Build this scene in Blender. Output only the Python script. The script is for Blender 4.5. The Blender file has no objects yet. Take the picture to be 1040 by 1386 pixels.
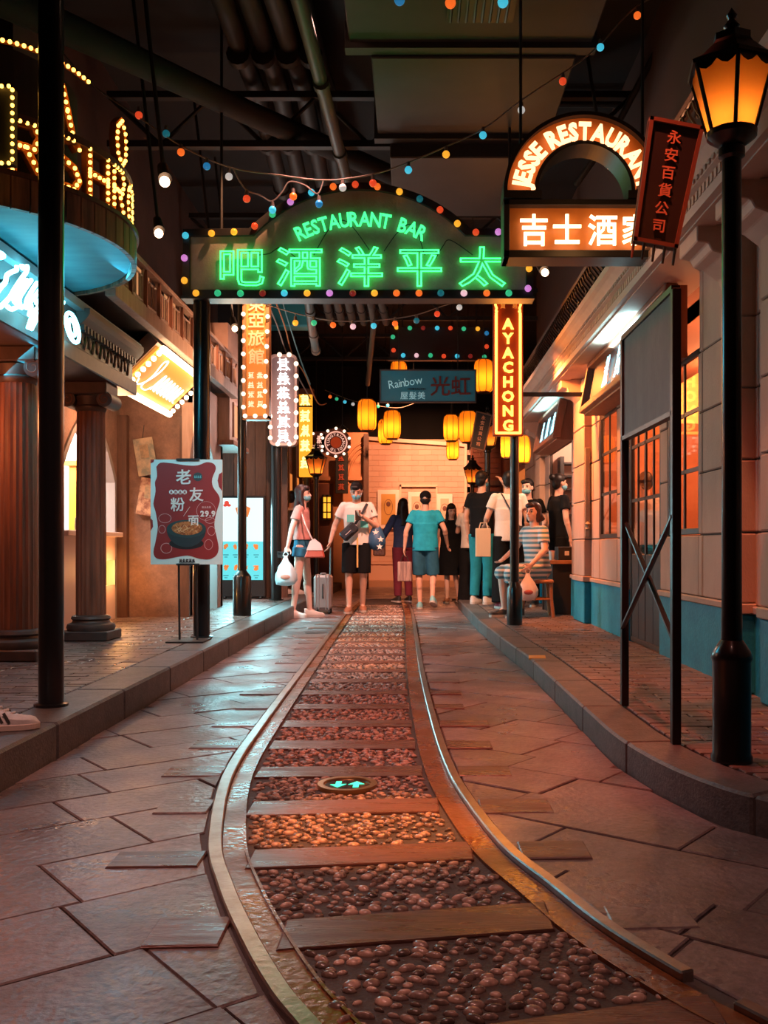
import bpy, bmesh, math, random
from mathutils import Vector, Matrix
random.seed(11)
S = bpy.context.scene
COL = S.collection
PI = math.pi
V = Vector

# ---------------------------------------------------------------- camera
F, CX, CY, H = 1300.0, 560.0, 740.0, 0.9      # focal length and vanishing point in photo pixels, eye height in metres
cam = bpy.data.cameras.new('camera')
cam.sensor_fit = 'VERTICAL'; cam.sensor_height = 36.0
cam.lens = 36.0 * F / 1386.0
cam.shift_x = -(CX - 520) / 1386.0
cam.shift_y = (CY - 693) / 1386.0
cam.clip_start = 0.05; cam.clip_end = 200
camo = bpy.data.objects.new('camera', cam); COL.objects.link(camo)
camo.location = (0, 0, H); camo.rotation_euler = (PI / 2, 0, 0)
S.camera = camo

# ---------------------------------------------------------------- view, world, lamps
S.view_settings.view_transform = 'Standard'
S.view_settings.look = 'None'
S.view_settings.gamma = 1.0
S.view_settings.use_curve_mapping = False
S.view_settings.exposure = 0.0
S.cycles.use_denoising = True
S.cycles.sample_clamp_indirect = 4.0
S.cycles.max_bounces = 6
S.cycles.diffuse_bounces = 3
w = bpy.data.worlds.new('world'); S.world = w; w.use_nodes = True
w.node_tree.nodes['Background'].inputs[0].default_value = (0.10, 0.05, 0.045, 1)
w.node_tree.nodes['Background'].inputs[1].default_value = 0.02


def lamp(name, kind, loc, energy, color, target=None, size=0.1, angle=50, blend=0.6, sy=None):
    l = bpy.data.lights.new(name, kind); l.energy = energy; l.color = color
    if kind == 'AREA':
        l.size = size
        if sy: l.shape = 'RECTANGLE'; l.size_y = sy
    else:
        l.shadow_soft_size = size
    if kind == 'SPOT': l.spot_size = math.radians(angle); l.spot_blend = blend
    o = bpy.data.objects.new(name, l); COL.objects.link(o); o.location = loc
    if target is not None:
        o.rotation_euler = (V(target) - V(loc)).to_track_quat('-Z', 'Y').to_euler()
    return o


WARM = (1.0, 0.45, 0.22); ORANGE = (1.0, 0.30, 0.05); PINK = (1.0, 0.46, 0.38); CYAN = (0.05, 0.62, 0.90); RED = (1.0, 0.14, 0.07)
# unseen spots under the ceiling, several added as fill: (lamp position, aim, watts, colour, cone)
SPOTS = [
    ((0.10, 2.9, 4.6), (-0.12, 3.10, 0), 1700, ORANGE, 12),
    ((-0.3, 5.4, 4.6), (-0.28, 5.55, 0), 900, ORANGE, 8),
    ((-0.5, 9.0, 4.6), (-0.4, 9.4, 0), 700, ORANGE, 20),
    ((-0.6, 6.4, 4.7), (-1.25, 7.6, 0), 900, PINK, 46),
    ((-0.9, 2.2, 4.7), (-1.5, 3.4, 0), 400, PINK, 62),
    ((0.9, 7.6, 4.7), (1.85, 8.6, 1.3), 700, WARM, 44),
    ((0.9, 4.4, 4.7), (1.95, 5.3, 1.3), 380, WARM, 46),
    ((0.6, 3.6, 4.7), (0.65, 4.8, 0), 620, RED, 46),
    ((-0.4, 9.6, 4.7), (-0.9, 12.8, 0.9), 1400, PINK, 44),
    ((0.3, 9.8, 4.7), (0.9, 12.9, 0.9), 1250, WARM, 48),
    ((0.0, 17.5, 4.6), (-0.1, 22.0, 2.0), 1500, (1.0, 0.40, 0.19), 62),
    ((0.3, 1.0, 4.7), (0.10, 2.2, 0), 240, PINK, 44),
    ((0.6, 18.5, 4.4), (0.6, 22.0, 2.6), 800, (1, 0.5, 0.28), 40),
    ((-1.2, 9.0, 4.6), (-2.4, 12.4, 2.4), 800, (1, 0.5, 0.28), 40),
    ((0.35, 5.0, 4.7), (-0.2, 7.9, 3.0), 480, (1, 0.62, 0.42), 36),
    ((-0.5, 4.2, 4.7), (-1.85, 7.6, 0.95), 330, (0.95, 0.95, 0.85), 17),
    ((-0.35, 7.0, 4.7), (-0.33, 7.3, 0), 700, ORANGE, 10),
    ((-0.45, 11.2, 4.7), (-0.43, 11.5, 0), 900, ORANGE, 16),
    ((-1.0, 7.4, 4.6), (-2.8, 10.2, 0.5), 340, WARM, 34),
]
for p, t, e, c, a in SPOTS:
    lamp('unseen_spot', 'SPOT', p, e, c, t, 0.05, a, 0.75)
lamp('neon_wash', 'AREA', (-2.22, 6.45, 2.42), 32, CYAN, (-1.2, 6.3, 1.2), 0.5, sy=1.2)      # light of the cyan tube sign
lamp('arcade_fill', 'POINT', (-2.75, 9.0, 2.1), 24, WARM, size=0.1)  # unseen point light added to warm the arcade
lamp('niche_lamp', 'POINT', (-2.98, 9.85, 0.66), 9, (1, 0.42, 0.12), size=0.05)
lamp('arcade_fill_near', 'POINT', (-3.0, 5.75, 1.7), 26, (1, 0.25, 0.08), size=0.1)  # unseen orange light added to redden the near column
lamp('serving_room_light', 'AREA', (-3.75, 9.4, 2.35), 160, (1, 0.86, 0.76), (-3.75, 9.4, 0), 1.0)
lamp('arch_shop_light', 'AREA', (-3.05, 11.2, 2.2), 260, (0.35, 0.9, 1.0), (-2.0, 11.2, 0.4), 0.7)
lamp('diner_light', 'POINT', (2.7, 7.4, 2.3), 60, (1, 0.36, 0.14), size=0.15)
lamp('diner_light_b', 'POINT', (2.9, 9.2, 2.3), 75, (1, 0.36, 0.14), size=0.15)
lamp('counter_light', 'POINT', (2.3, 11.8, 2.4), 80, (1, 0.60, 0.42), size=0.15)
lamp('soffit_tube_light', 'AREA', (1.62, 7.6, 2.56), 9.0, (0.55, 0.95, 1.0), (1.62, 7.6, 3), 0.12, sy=1.0)
lamp('soffit_tube_light_b', 'AREA', (1.62, 11.6, 2.54), 9.0, (0.35, 0.9, 1.0), (1.62, 11.6, 3), 0.12, sy=1.2)

# ---------------------------------------------------------------- materials
MATS = {}


def M(name, col=(0.5, 0.5, 0.5), rough=0.6, metal=0.0, col2=None, scale=6.0, bump=0.0, bscale=60.0, emit=None, es=0.0,
      rnd=0.0, coat=0.0, stretch=None, contrast=0.5, rvar=0.0, fine=0.0, spec=None):
    if name in MATS: return MATS[name]
    m = bpy.data.materials.new(name); m.use_nodes = True
    nt = m.node_tree; n = nt.nodes; lk = nt.links
    b = n['Principled BSDF']
    b.inputs['Base Color'].default_value = (*col, 1)
    b.inputs['Roughness'].default_value = rough
    b.inputs['Metallic'].default_value = metal
    if spec is not None: b.inputs['Specular IOR Level'].default_value = spec
    if coat: b.inputs['Coat Weight'].default_value = coat; b.inputs['Coat Roughness'].default_value = 0.12
    if emit:
        b.inputs['Emission Color'].default_value = (*emit, 1); b.inputs['Emission Strength'].default_value = es
    src = None
    need = col2 is not None or bump or rvar
    if need:
        g = n.new('ShaderNodeNewGeometry'); vec = g.outputs['Position']
        if stretch:
            mp = n.new('ShaderNodeMapping'); mp.inputs['Scale'].default_value = stretch
            lk.new(vec, mp.inputs['Vector']); vec = mp.outputs['Vector']
    if col2 is not None:
        t = n.new('ShaderNodeTexNoise'); t.inputs['Scale'].default_value = scale; t.inputs['Detail'].default_value = 6
        t.inputs['Roughness'].default_value = 0.62
        lk.new(vec, t.inputs['Vector'])
        r = n.new('ShaderNodeValToRGB'); h = contrast * 0.5
        r.color_ramp.elements[0].position = 0.5 - (0.28 - h * 0.4); r.color_ramp.elements[1].position = 0.5 + (0.28 - h * 0.4)
        r.color_ramp.elements[0].color = (*col, 1); r.color_ramp.elements[1].color = (*col2, 1)
        lk.new(t.outputs['Fac'], r.inputs['Fac']); src = r.outputs['Color']
    if fine and src:
        tf = n.new('ShaderNodeTexNoise'); tf.inputs['Scale'].default_value = 42.0; tf.inputs['Detail'].default_value = 8; tf.inputs['Roughness'].default_value = 0.75
        lk.new(vec, tf.inputs['Vector'])
        mf_ = n.new('ShaderNodeMapRange'); mf_.inputs['From Min'].default_value = 0.3; mf_.inputs['From Max'].default_value = 0.7
        mf_.inputs['To Min'].default_value = 1 - fine; mf_.inputs['To Max'].default_value = 1 + fine
        lk.new(tf.outputs['Fac'], mf_.inputs['Value'])
        hf = n.new('ShaderNodeHueSaturation'); lk.new(mf_.outputs['Result'], hf.inputs['Value']); lk.new(src, hf.inputs['Color']); src = hf.outputs['Color']
    if rnd:
        oi = n.new('ShaderNodeObjectInfo'); mr = n.new('ShaderNodeMapRange')
        mr.inputs['To Min'].default_value = 1 - rnd; mr.inputs['To Max'].default_value = 1 + rnd
        lk.new(oi.outputs['Random'], mr.inputs['Value'])
        hs = n.new('ShaderNodeHueSaturation'); lk.new(mr.outputs['Result'], hs.inputs['Value'])
        if src: lk.new(src, hs.inputs['Color'])
        else: hs.inputs['Color'].default_value = (*col, 1)
        src = hs.outputs['Color']
    if src: lk.new(src, b.inputs['Base Color'])
    if rvar:
        t2 = n.new('ShaderNodeTexNoise'); t2.inputs['Scale'].default_value = 3.0; t2.inputs['Detail'].default_value = 5
        lk.new(vec, t2.inputs['Vector'])
        mr2 = n.new('ShaderNodeMapRange'); mr2.inputs['From Min'].default_value = 0.35; mr2.inputs['From Max'].default_value = 0.65
        mr2.inputs['To Min'].default_value = max(0.05, rough - rvar); mr2.inputs['To Max'].default_value = min(1, rough + rvar)
        lk.new(t2.outputs['Fac'], mr2.inputs['Value']); lk.new(mr2.outputs['Result'], b.inputs['Roughness'])
    if bump:
        t3 = n.new('ShaderNodeTexNoise'); t3.inputs['Scale'].default_value = bscale; t3.inputs['Detail'].default_value = 4
        lk.new(vec, t3.inputs['Vector'])
        bp = n.new('ShaderNodeBump'); bp.inputs['Strength'].default_value = bump; bp.inputs['Distance'].default_value = 0.01
        lk.new(t3.outputs['Fac'], bp.inputs['Height']); lk.new(bp.outputs['Normal'], b.inputs['Normal'])
    MATS[name] = m
    return m


def glass_mat(name, tint=(1, 1, 1), ior=1.5):
    m = bpy.data.materials.new(name); m.use_nodes = True; nt = m.node_tree; n = nt.nodes
    n.remove(n['Principled BSDF'])
    tr = n.new('ShaderNodeBsdfTransparent'); tr.inputs[0].default_value = (*tint, 1)
    gl = n.new('ShaderNodeBsdfGlossy'); gl.inputs['Roughness'].default_value = 0.03
    lw = n.new('ShaderNodeLayerWeight'); lw.inputs['Blend'].default_value = 0.5
    pw_ = n.new('ShaderNodeMath'); pw_.operation = 'POWER'; pw_.inputs[1].default_value = 5.0; nt.links.new(lw.outputs['Facing'], pw_.inputs[0])
    fr = n.new('ShaderNodeMath'); fr.operation = 'MULTIPLY_ADD'; fr.inputs[1].default_value = 0.94; fr.inputs[2].default_value = 0.05; nt.links.new(pw_.outputs[0], fr.inputs[0])
    mx = n.new('ShaderNodeMixShader')
    nt.links.new(fr.outputs[0], mx.inputs[0]); nt.links.new(tr.outputs[0], mx.inputs[1]); nt.links.new(gl.outputs[0], mx.inputs[2])
    nt.links.new(mx.outputs[0], n['Material Output'].inputs[0])
    MATS[name] = m; return m


def paper_mat(name, col, mixdiff=0.35):
    m = bpy.data.materials.new(name); m.use_nodes = True; nt = m.node_tree; n = nt.nodes
    n.remove(n['Principled BSDF'])
    tl = n.new('ShaderNodeBsdfTranslucent'); tl.inputs[0].default_value = (*col, 1)
    df = n.new('ShaderNodeBsdfDiffuse'); df.inputs[0].default_value = (*col, 1)
    mx = n.new('ShaderNodeMixShader'); mx.inputs[0].default_value = mixdiff
    nt.links.new(tl.outputs[0], mx.inputs[1]); nt.links.new(df.outputs[0], mx.inputs[2])
    nt.links.new(mx.outputs[0], n['Material Output'].inputs[0])
    MATS[name] = m; return m


def glow(name, col, s): return M(name, (0.02, 0.02, 0.02), 0.5, emit=col, es=s)


slab_m = M('street_slab', (0.115, 0.080, 0.078), 0.37, col2=(0.235, 0.168, 0.158), scale=3.5, bump=0.5, bscale=38, rnd=0.28, rvar=0.10, fine=0.38)
mortar_m = M('street_mortar', (0.075, 0.055, 0.052), 0.8, col2=(0.09, 0.07, 0.065), scale=20, bump=0.3)
sleeper_m = M('sleeper_timber', (0.095, 0.040, 0.031), 0.32, fine=0.3, col2=(0.170, 0.070, 0.050), scale=7, stretch=(1, 7, 7), bump=0.25, bscale=30, rnd=0.15, rvar=0.15)
pebble_m = M('pebble_stone', (0.42, 0.26, 0.20), 0.26, col2=(0.15, 0.095, 0.08), scale=22, rnd=0.65, contrast=0.9)
pebble_stuff_m = M('pebble_stone_far', (0.52, 0.32, 0.24), 0.30, col2=(0.10, 0.065, 0.055), scale=30, contrast=1.0)
bed_m = M('track_bed', (0.045, 0.033, 0.03), 0.75, col2=(0.08, 0.055, 0.045), scale=30, bump=0.5, bscale=80)
rust_m = M('rust_channel', (0.13, 0.040, 0.012), 0.28, fine=0.3, col2=(0.21, 0.065, 0.02), scale=9, bump=0.3, bscale=40, rvar=0.15)
rail_m = M('rail_steel', (0.42, 0.36, 0.33), 0.30, metal=0.85, col2=(0.30, 0.22, 0.18), scale=14, bump=0.1)
kerb_m = M('kerb_granite', (0.072, 0.064, 0.063), 0.48, fine=0.35, col2=(0.13, 0.11, 0.105), scale=9, bump=0.3, bscale=90, rnd=0.12)
brick_m = M('pavement_brick', (0.12, 0.082, 0.074), 0.42, fine=0.3, col2=(0.20, 0.135, 0.115), scale=8, bump=0.25, rnd=0.22, rvar=0.15)
brick_s_m = M('pavement_brick_far', (0.12, 0.082, 0.074), 0.42, fine=0.3, col2=(0.20, 0.135, 0.115), scale=8, bump=0.25, rvar=0.15)
black_m = M('black_iron', (0.012, 0.012, 0.013), 0.28, metal=0.3, coat=0.4)
dark_m = M('dark_paint', (0.022, 0.02, 0.02), 0.45)
ceil_m = M('ceiling_black', (0.016, 0.014, 0.014), 0.85)
duct_m = M('duct_metal', (0.034, 0.030, 0.029), 0.6, col2=(0.046, 0.040, 0.038), scale=3)
pipe_m = M('pipe_dark', (0.03, 0.027, 0.027), 0.45)
plaster_m = M('plaster_brown', (0.30, 0.16, 0.11), 0.7, fine=0.2, col2=(0.15, 0.08, 0.058), scale=3.2, bump=0.35, bscale=35)
stone_m = M('stone_cladding', (0.52, 0.35, 0.27), 0.7, col2=(0.40, 0.27, 0.21), scale=2.6, stretch=(1, 1, 0.45), bump=0.18, bscale=120, rnd=0.08)
teal_m = M('teal_dado', (0.005, 0.19, 0.29), 0.55, fine=0.15, col2=(0.012, 0.27, 0.38), scale=5, bump=0.25, bscale=50)
grout_m = M('stone_joint', (0.10, 0.065, 0.05), 0.9)
cream_m = M('cornice_plaster', (0.62, 0.43, 0.34), 0.65, col2=(0.52, 0.35, 0.27), scale=4, bump=0.1)
soffit_m = M('soffit_plaster', (0.55, 0.42, 0.36), 0.7)
wood_m = M('dark_wood', (0.14, 0.065, 0.042), 0.5, col2=(0.08, 0.036, 0.024), scale=5, stretch=(6, 6, 0.8), bump=0.25, bscale=50)
redwood_m = M('red_brown_wood', (0.30, 0.12, 0.075), 0.5, col2=(0.20, 0.08, 0.05), scale=4, stretch=(6, 6, 0.8), bump=0.2, bscale=40)
wdark_m = M('fascia_dark', (0.050, 0.042, 0.042), 0.55, col2=(0.075, 0.062, 0.06), scale=5)
pinkwood_m = M('pale_wood', (0.46, 0.30, 0.24), 0.6, col2=(0.36, 0.22, 0.17), scale=5, stretch=(5, 5, 0.7), bump=0.15)
white_m = M('white_paint', (0.75, 0.70, 0.66), 0.55)
pale_m = M('pale_panel', (0.66, 0.50, 0.46), 0.5)
pane_m = glass_mat('window_glass')
GOLD = (1.0, 0.42, 0.05)
# ---------------------------------------------------------------- geometry helpers
class G:
    def __init__(s): s.v = []; s.f = []

    def add(s, vs, fs):
        o = len(s.v); s.v.extend(V(p) for p in vs); s.f.extend(tuple(i + o for i in f) for f in fs); return s

    def box(s, c, d, R=None):
        c = V(c); x, y, z = d[0] / 2, d[1] / 2, d[2] / 2
        p = [V((a * x, b * y, e * z)) for e in (-1, 1) for b in (-1, 1) for a in (-1, 1)]
        if R is not None: p = [R @ q for q in p]
        return s.add([c + q for q in p], [(0, 2, 3, 1), (4, 5, 7, 6), (0, 1, 5, 4), (2, 6, 7, 3), (0, 4, 6, 2), (1, 3, 7, 5)])

    def bx(s, x0, x1, y0, y1, z0, z1):
        return s.box(((x0 + x1) / 2, (y0 + y1) / 2, (z0 + z1) / 2), (abs(x1 - x0), abs(y1 - y0), abs(z1 - z0)))

    def cone(s, p0, p1, r0, r1=None, n=12, flat=1.0, ref=None):
        p0 = V(p0); p1 = V(p1); r1 = r0 if r1 is None else r1
        d = (p1 - p0); d = d.normalized() if d.length > 1e-9 else V((0, 0, 1))
        if ref is None: ref = V((0, 0, 1)) if abs(d.z) < 0.9 else V((1, 0, 0))
        a = V(ref) - d * d.dot(V(ref)); a.normalize(); b = d.cross(a)
        vs = []
        for p, r in ((p0, r0), (p1, r1)):
            for i in range(n):
                t = 2 * PI * i / n; vs.append(p + a * (math.cos(t) * r) + b * (math.sin(t) * r * flat))
        fs = [(i, (i + 1) % n, n + (i + 1) % n, n + i) for i in range(n)]
        fs.append(tuple(range(n - 1, -1, -1))); fs.append(tuple(range(n, 2 * n)))
        return s.add(vs, fs)

    def cap(s, p0, p1, r0, r1, n=10):
        s.cone(p0, p1, r0, r1, n); s.ball(p0, (r0,) * 3, n, 6); s.ball(p1, (r1,) * 3, n, 6); return s

    def tube(s, pts, r, n=8, closed=False):
        pts = [V(p) for p in pts]; m = len(pts); vs = []
        up = None
        for i, p in enumerate(pts):
            if closed: d = pts[(i + 1) % m] - pts[i - 1]
            else: d = pts[min(i + 1, m - 1)] - pts[max(i - 1, 0)]
            d.normalize()
            if up is None: up = V((0, 0, 1)) if abs(d.z) < 0.9 else V((0, 1, 0))
            a = up - d * d.dot(up)
            if a.length < 1e-5: a = V((1, 0, 0)) - d * d.x
            a.normalize(); b = d.cross(a); up = a
            rr = r[i] if isinstance(r, (list, tuple)) else r
            for k in range(n):
                t = 2 * PI * k / n; vs.append(p + a * math.cos(t) * rr + b * math.sin(t) * rr)
        fs = []
        for i in range(m if closed else m - 1):
            j = (i + 1) % m
            for k in range(n): fs.append((i * n + k, i * n + (k + 1) % n, j * n + (k + 1) % n, j * n + k))
        if not closed: fs.append(tuple(range(n - 1, -1, -1))); fs.append(tuple((m - 1) * n + k for k in range(n)))
        return s.add(vs, fs)

    def lathe(s, prof, c, n=20, rot=0.0, R=None):
        c = V(c); vs = []
        for r, z in prof:
            for k in range(n):
                t = 2 * PI * k / n + rot; q = V((math.cos(t) * r, math.sin(t) * r, z))
                if R is not None: q = R @ q
                vs.append(c + q)
        fs = []
        for i in range(len(prof) - 1):
            for k in range(n): fs.append((i * n + k, i * n + (k + 1) % n, (i + 1) * n + (k + 1) % n, (i + 1) * n + k))
        fs.append(tuple(range(n - 1, -1, -1))); L = (len(prof) - 1) * n; fs.append(tuple(L + k for k in range(n)))
        return s.add(vs, fs)

    def ball(s, c, r, n=12, m=8, R=None):
        c = V(c); r = (r,) * 3 if isinstance(r, (int, float)) else r; vs = []
        def q(x, y, z):
            p = V((x * r[0], y * r[1], z * r[2])); return c + (R @ p if R is not None else p)
        vs.append(q(0, 0, -1))
        for i in range(1, m):
            a = -PI / 2 + PI * i / m
            for k in range(n): vs.append(q(math.cos(a) * math.cos(2 * PI * k / n), math.cos(a) * math.sin(2 * PI * k / n), math.sin(a)))
        vs.append(q(0, 0, 1)); fs = []
        for k in range(n): fs.append((0, 1 + (k + 1) % n, 1 + k))
        for i in range(m - 2):
            for k in range(n):
                fs.append((1 + i * n + k, 1 + i * n + (k + 1) % n, 1 + (i + 1) * n + (k + 1) % n, 1 + (i + 1) * n + k))
        L = 1 + (m - 2) * n; T = len(vs) - 1
        for k in range(n): fs.append((L + k, L + (k + 1) % n, T))
        return s.add(vs, fs)

    def prism(s, poly, o, U, W, D):
        """2D outline poly in the plane (o, U, W), thickened by the vector D"""
        o = V(o); U = V(U); W = V(W); D = V(D); n = len(poly)
        a = sum(poly[i][0] * poly[(i + 1) % n][1] - poly[(i + 1) % n][0] * poly[i][1] for i in range(n))
        if (a > 0) == (U.cross(W).dot(D) > 0): poly = poly[::-1]
        vs = [o + U * p[0] + W * p[1] for p in poly]; vs += [p + D for p in vs]
        fs = [tuple(range(n)), tuple(range(2 * n - 1, n - 1, -1))]
        fs += [(i, n + i, n + (i + 1) % n, (i + 1) % n) for i in range(n)]
        return s.add(vs, fs)

    def band(s, inner, outer, o, U, W, D, closed=False):
        """strip between two matching outlines, thickened by D"""
        o = V(o); U = V(U); W = V(W); D = V(D); n = len(inner)
        P = lambda p: o + U * p[0] + W * p[1]
        vs = [P(p) for p in inner] + [P(p) for p in outer]; vs += [p + D for p in vs]; fs = []
        for i in range(n if closed else n - 1):
            j = (i + 1) % n
            fs += [(i, j, n + j, n + i), (2 * n + i, 3 * n + i, 3 * n + j, 2 * n + j), (i, 2 * n + i, 2 * n + j, j), (n + i, n + j, 3 * n + j, 3 * n + i)]
        if not closed: fs += [(0, n, 3 * n, 2 * n), (n - 1, 3 * n - 1, 4 * n - 1, 2 * n - 1)]
        return s.add(vs, fs)


ROOT = {}


def thing(name, label, cat, loc=(0, 0, 0), rotz=0.0, group=None, kind=None):
    o = bpy.data.objects.new(name, None); COL.objects.link(o)
    o.empty_display_size = 0.1; o.location = loc; o.rotation_euler = (0, 0, rotz)
    ROOT[o.name] = Matrix.Translation(V(loc)) @ Matrix.Rotation(rotz, 4, 'Z')
    tag(o, label, cat, group, kind); return o


def tag(o, label=None, cat=None, group=None, kind=None):
    if label: o['label'] = label
    if cat: o['category'] = cat
    if group: o['group'] = group
    if kind: o['kind'] = kind
    return o


def finish(me, smooth, bevel, mat, recalc=True):
    bm = bmesh.new(); bm.from_mesh(me)
    if recalc: bmesh.ops.recalc_face_normals(bm, faces=bm.faces)
    if bevel: bmesh.ops.bevel(bm, geom=list(bm.edges), offset=bevel, segments=1, affect='EDGES', profile=0.5)
    bm.to_mesh(me); bm.free()
    if smooth:
        me.polygons.foreach_set('use_smooth', [True] * len(me.polygons))
        me.set_sharp_from_angle(angle=math.radians(smooth if smooth is not True else 40))
    if mat: me.materials.append(mat)
    return me


def mesh(name, g, mat, smooth=False, bevel=0):
    me = bpy.data.meshes.new(name); me.from_pydata([tuple(p) for p in g.v], [], g.f); me.update()
    return finish(me, smooth, bevel, mat)


def obj(name, g, mat, parent=None, smooth=False, bevel=0, local=False):
    """one mesh object; g is in world space unless local, a parent's frame is taken out"""
    if parent is not None and not local:
        inv = ROOT[parent.name].inverted(); g.v = [inv @ p for p in g.v]
    o = bpy.data.objects.new(name, mesh(name, g, mat, smooth, bevel)); COL.objects.link(o)
    if parent is not None: o.parent = parent; ROOT[o.name] = ROOT[parent.name]
    else: ROOT[o.name] = Matrix.Identity(4)
    return o


def inst(name, me, parent, mat4, local=False):
    """one more object on shared mesh data; mat4 is a world matrix unless local"""
    o = bpy.data.objects.new(name, me); COL.objects.link(o)
    if parent is not None:
        o.parent = parent
        o.matrix_local = mat4 if local else ROOT[parent.name].inverted() @ mat4
        ROOT[o.name] = (ROOT[parent.name] @ mat4) if local else mat4
    else:
        o.matrix_world = mat4; ROOT[o.name] = mat4
    return o


def struct(name, g, mat, label=None, smooth=False, bevel=0):
    o = obj(name, g, mat, None, smooth, bevel); o['kind'] = 'structure'
    tag(o, label); return o


def px(x, y, d): return V(((x - CX) * d / F, d, H - (y - CY) * d / F))     # photo pixel at a known distance
def gx(x, y, z=0.0):                                                        # photo pixel on a level surface at height z
    d = F * (H - z) / (y - CY); return px(x, y, d)


def frame4(o, U, W):
    U = V(U).normalized(); W = V(W).normalized(); N = U.cross(W)
    m = Matrix.Identity(4)
    for i in range(3): m[i][0] = U[i]; m[i][1] = W[i]; m[i][2] = N[i]; m[i][3] = V(o)[i]
    return m


def cat(pts, m):
    """Catmull-Rom through points"""
    pts = [V(p) for p in pts]; out = []
    for i in range(len(pts) - 1):
        p0 = pts[max(i - 1, 0)]; p1 = pts[i]; p2 = pts[i + 1]; p3 = pts[min(i + 2, len(pts) - 1)]
        for k in range(m):
            t = k / m
            out.append(0.5 * ((2 * p1) + (p2 - p0) * t + (2 * p0 - 5 * p1 + 4 * p2 - p3) * t * t + (3 * p1 - p0 - 3 * p2 + p3) * t ** 3))
    out.append(pts[-1]); return out


# ---------------------------------------------------------------- lettering: glyph outlines made once, then shared
GL = {}


def want(chars, style):
    for c in chars:
        if c != ' ': GL.setdefault((c, style), None)


STY = {  # fill: flat letter (offset, extrude) / tube: bent tube along the outline (radius)
    'tube': ('tube', 0.017), 'tubethin': ('tube', 0.018), 'fill': ('fill', 0.0, 0.04), 'bold': ('fill', 0.018, 0.06), 'cjk': ('fill', 0.013, 0.06), 'print': ('fill', 0.004, 0.004), 'thick': ('fill', 0.04, 0.08),
}


def make_glyphs():
    tmp = []
    for (c, st), v in list(GL.items()):
        cu = bpy.data.curves.new('g', 'FONT'); cu.body = c; cu.size = 1.0; cu.resolution_u = 2
        s = STY[st]
        if s[0] == 'tube': cu.fill_mode = 'NONE'; cu.bevel_depth = s[1]; cu.bevel_resolution = 1
        else: cu.offset = s[1]; cu.extrude = s[2] / 2
        o = bpy.data.objects.new('g', cu); COL.objects.link(o); tmp.append((c, st, o))
    bpy.context.view_layer.update(); dg = bpy.context.evaluated_depsgraph_get()
    for c, st, o in tmp:
        me = bpy.data.meshes.new_from_object(o.evaluated_get(dg))
        xs = [v.co.x for v in me.vertices] or [0, 0.3]
        cx = (min(xs) + max(xs)) / 2
        for v in me.vertices: v.co.x -= cx; v.co.y -= 0.36
        me.materials.clear(); GL[(c, st)] = (me, max(xs) - min(xs))
    for c, st, o in tmp:
        cu = o.data; bpy.data.objects.remove(o); bpy.data.curves.remove(cu)


GM = {}


def letter(parent, ch, style, mat, o, U, W, size, sx=1.0, name='letter'):
    me, wd = GL[(ch, style)]
    k = (ch, style, mat.name)
    if k not in GM:
        m2 = me.copy(); m2.materials.append(mat); GM[k] = m2
    return inst(name, GM[k], parent, frame4(o, U, W) @ Matrix.Diagonal((size * sx, size, size, 1)))


def line_text(parent, text, style, mat, o, U, W, size, gap=0.08, sx=1.0, vertical=False, pitch=None, name='letter'):
    """centred line of letters; every letter an object"""
    U = V(U).normalized(); W = V(W).normalized(); o = V(o)
    if vertical:
        n = len(text); pitch = pitch or size * 1.12
        for i, c in enumerate(text):
            if c != ' ': letter(parent, c, style, mat, o + W * ((n - 1) / 2 - i) * pitch, U, W, size, sx, name)
        return
    ws = [(pitch if pitch else ((GL[(c, style)][1] + gap) * size * sx if c != ' ' else 0.35 * size * sx)) for c in text]
    x = -sum(ws) / 2
    for c, wd in zip(text, ws):
        if c != ' ': letter(parent, c, style, mat, o + U * (x + wd / 2), U, W, size, sx, name)
        x += wd


want('太平洋酒吧', 'tube'); want('RESTAURANT BAR', 'bold'); want('JESSE RESTAURANT', 'thick'); want('吉士酒家永安百貨公司東亞旅館光虹貿易老友粉面', 'cjk')
want('AYACHONG', 'thick'); pass
want('TUNGTRUANCOLTD', 'bold'); want('COLTD', 'bold'); want('Rainbow', 'fill'); want('HAIRSALON', 'bold')
want('屋髮美', 'fill'); want('29.9', 'thick'); want('老友面', 'bold')
make_glyphs()


def scribble(seed, n=6, r=0.045):
    """a character too blurred to read: crossing strokes in a unit cell"""
    rg = random.Random(seed); g = G()
    for i in range(n):
        y = -0.42 + 0.84 * (i + 0.5) / n + rg.uniform(-0.04, 0.04); a = rg.uniform(0.2, 0.42)
        g.cap((-a, y, 0), (a * rg.uniform(0.7, 1.1), y + rg.uniform(-0.03, 0.06), 0), r, r, 6)
    for x in (rg.uniform(-0.3, -0.1), rg.uniform(0.05, 0.3)):
        g.cap((x, -0.42, 0), (x + rg.uniform(-0.08, 0.08), 0.44, 0), r, r, 6)
    g.cap((-0.05, 0.0, 0), (-0.4, -0.42, 0), r, r, 6); g.cap((0.1, -0.05, 0), (0.42, -0.4, 0), r, r, 6)
    return g
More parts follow.
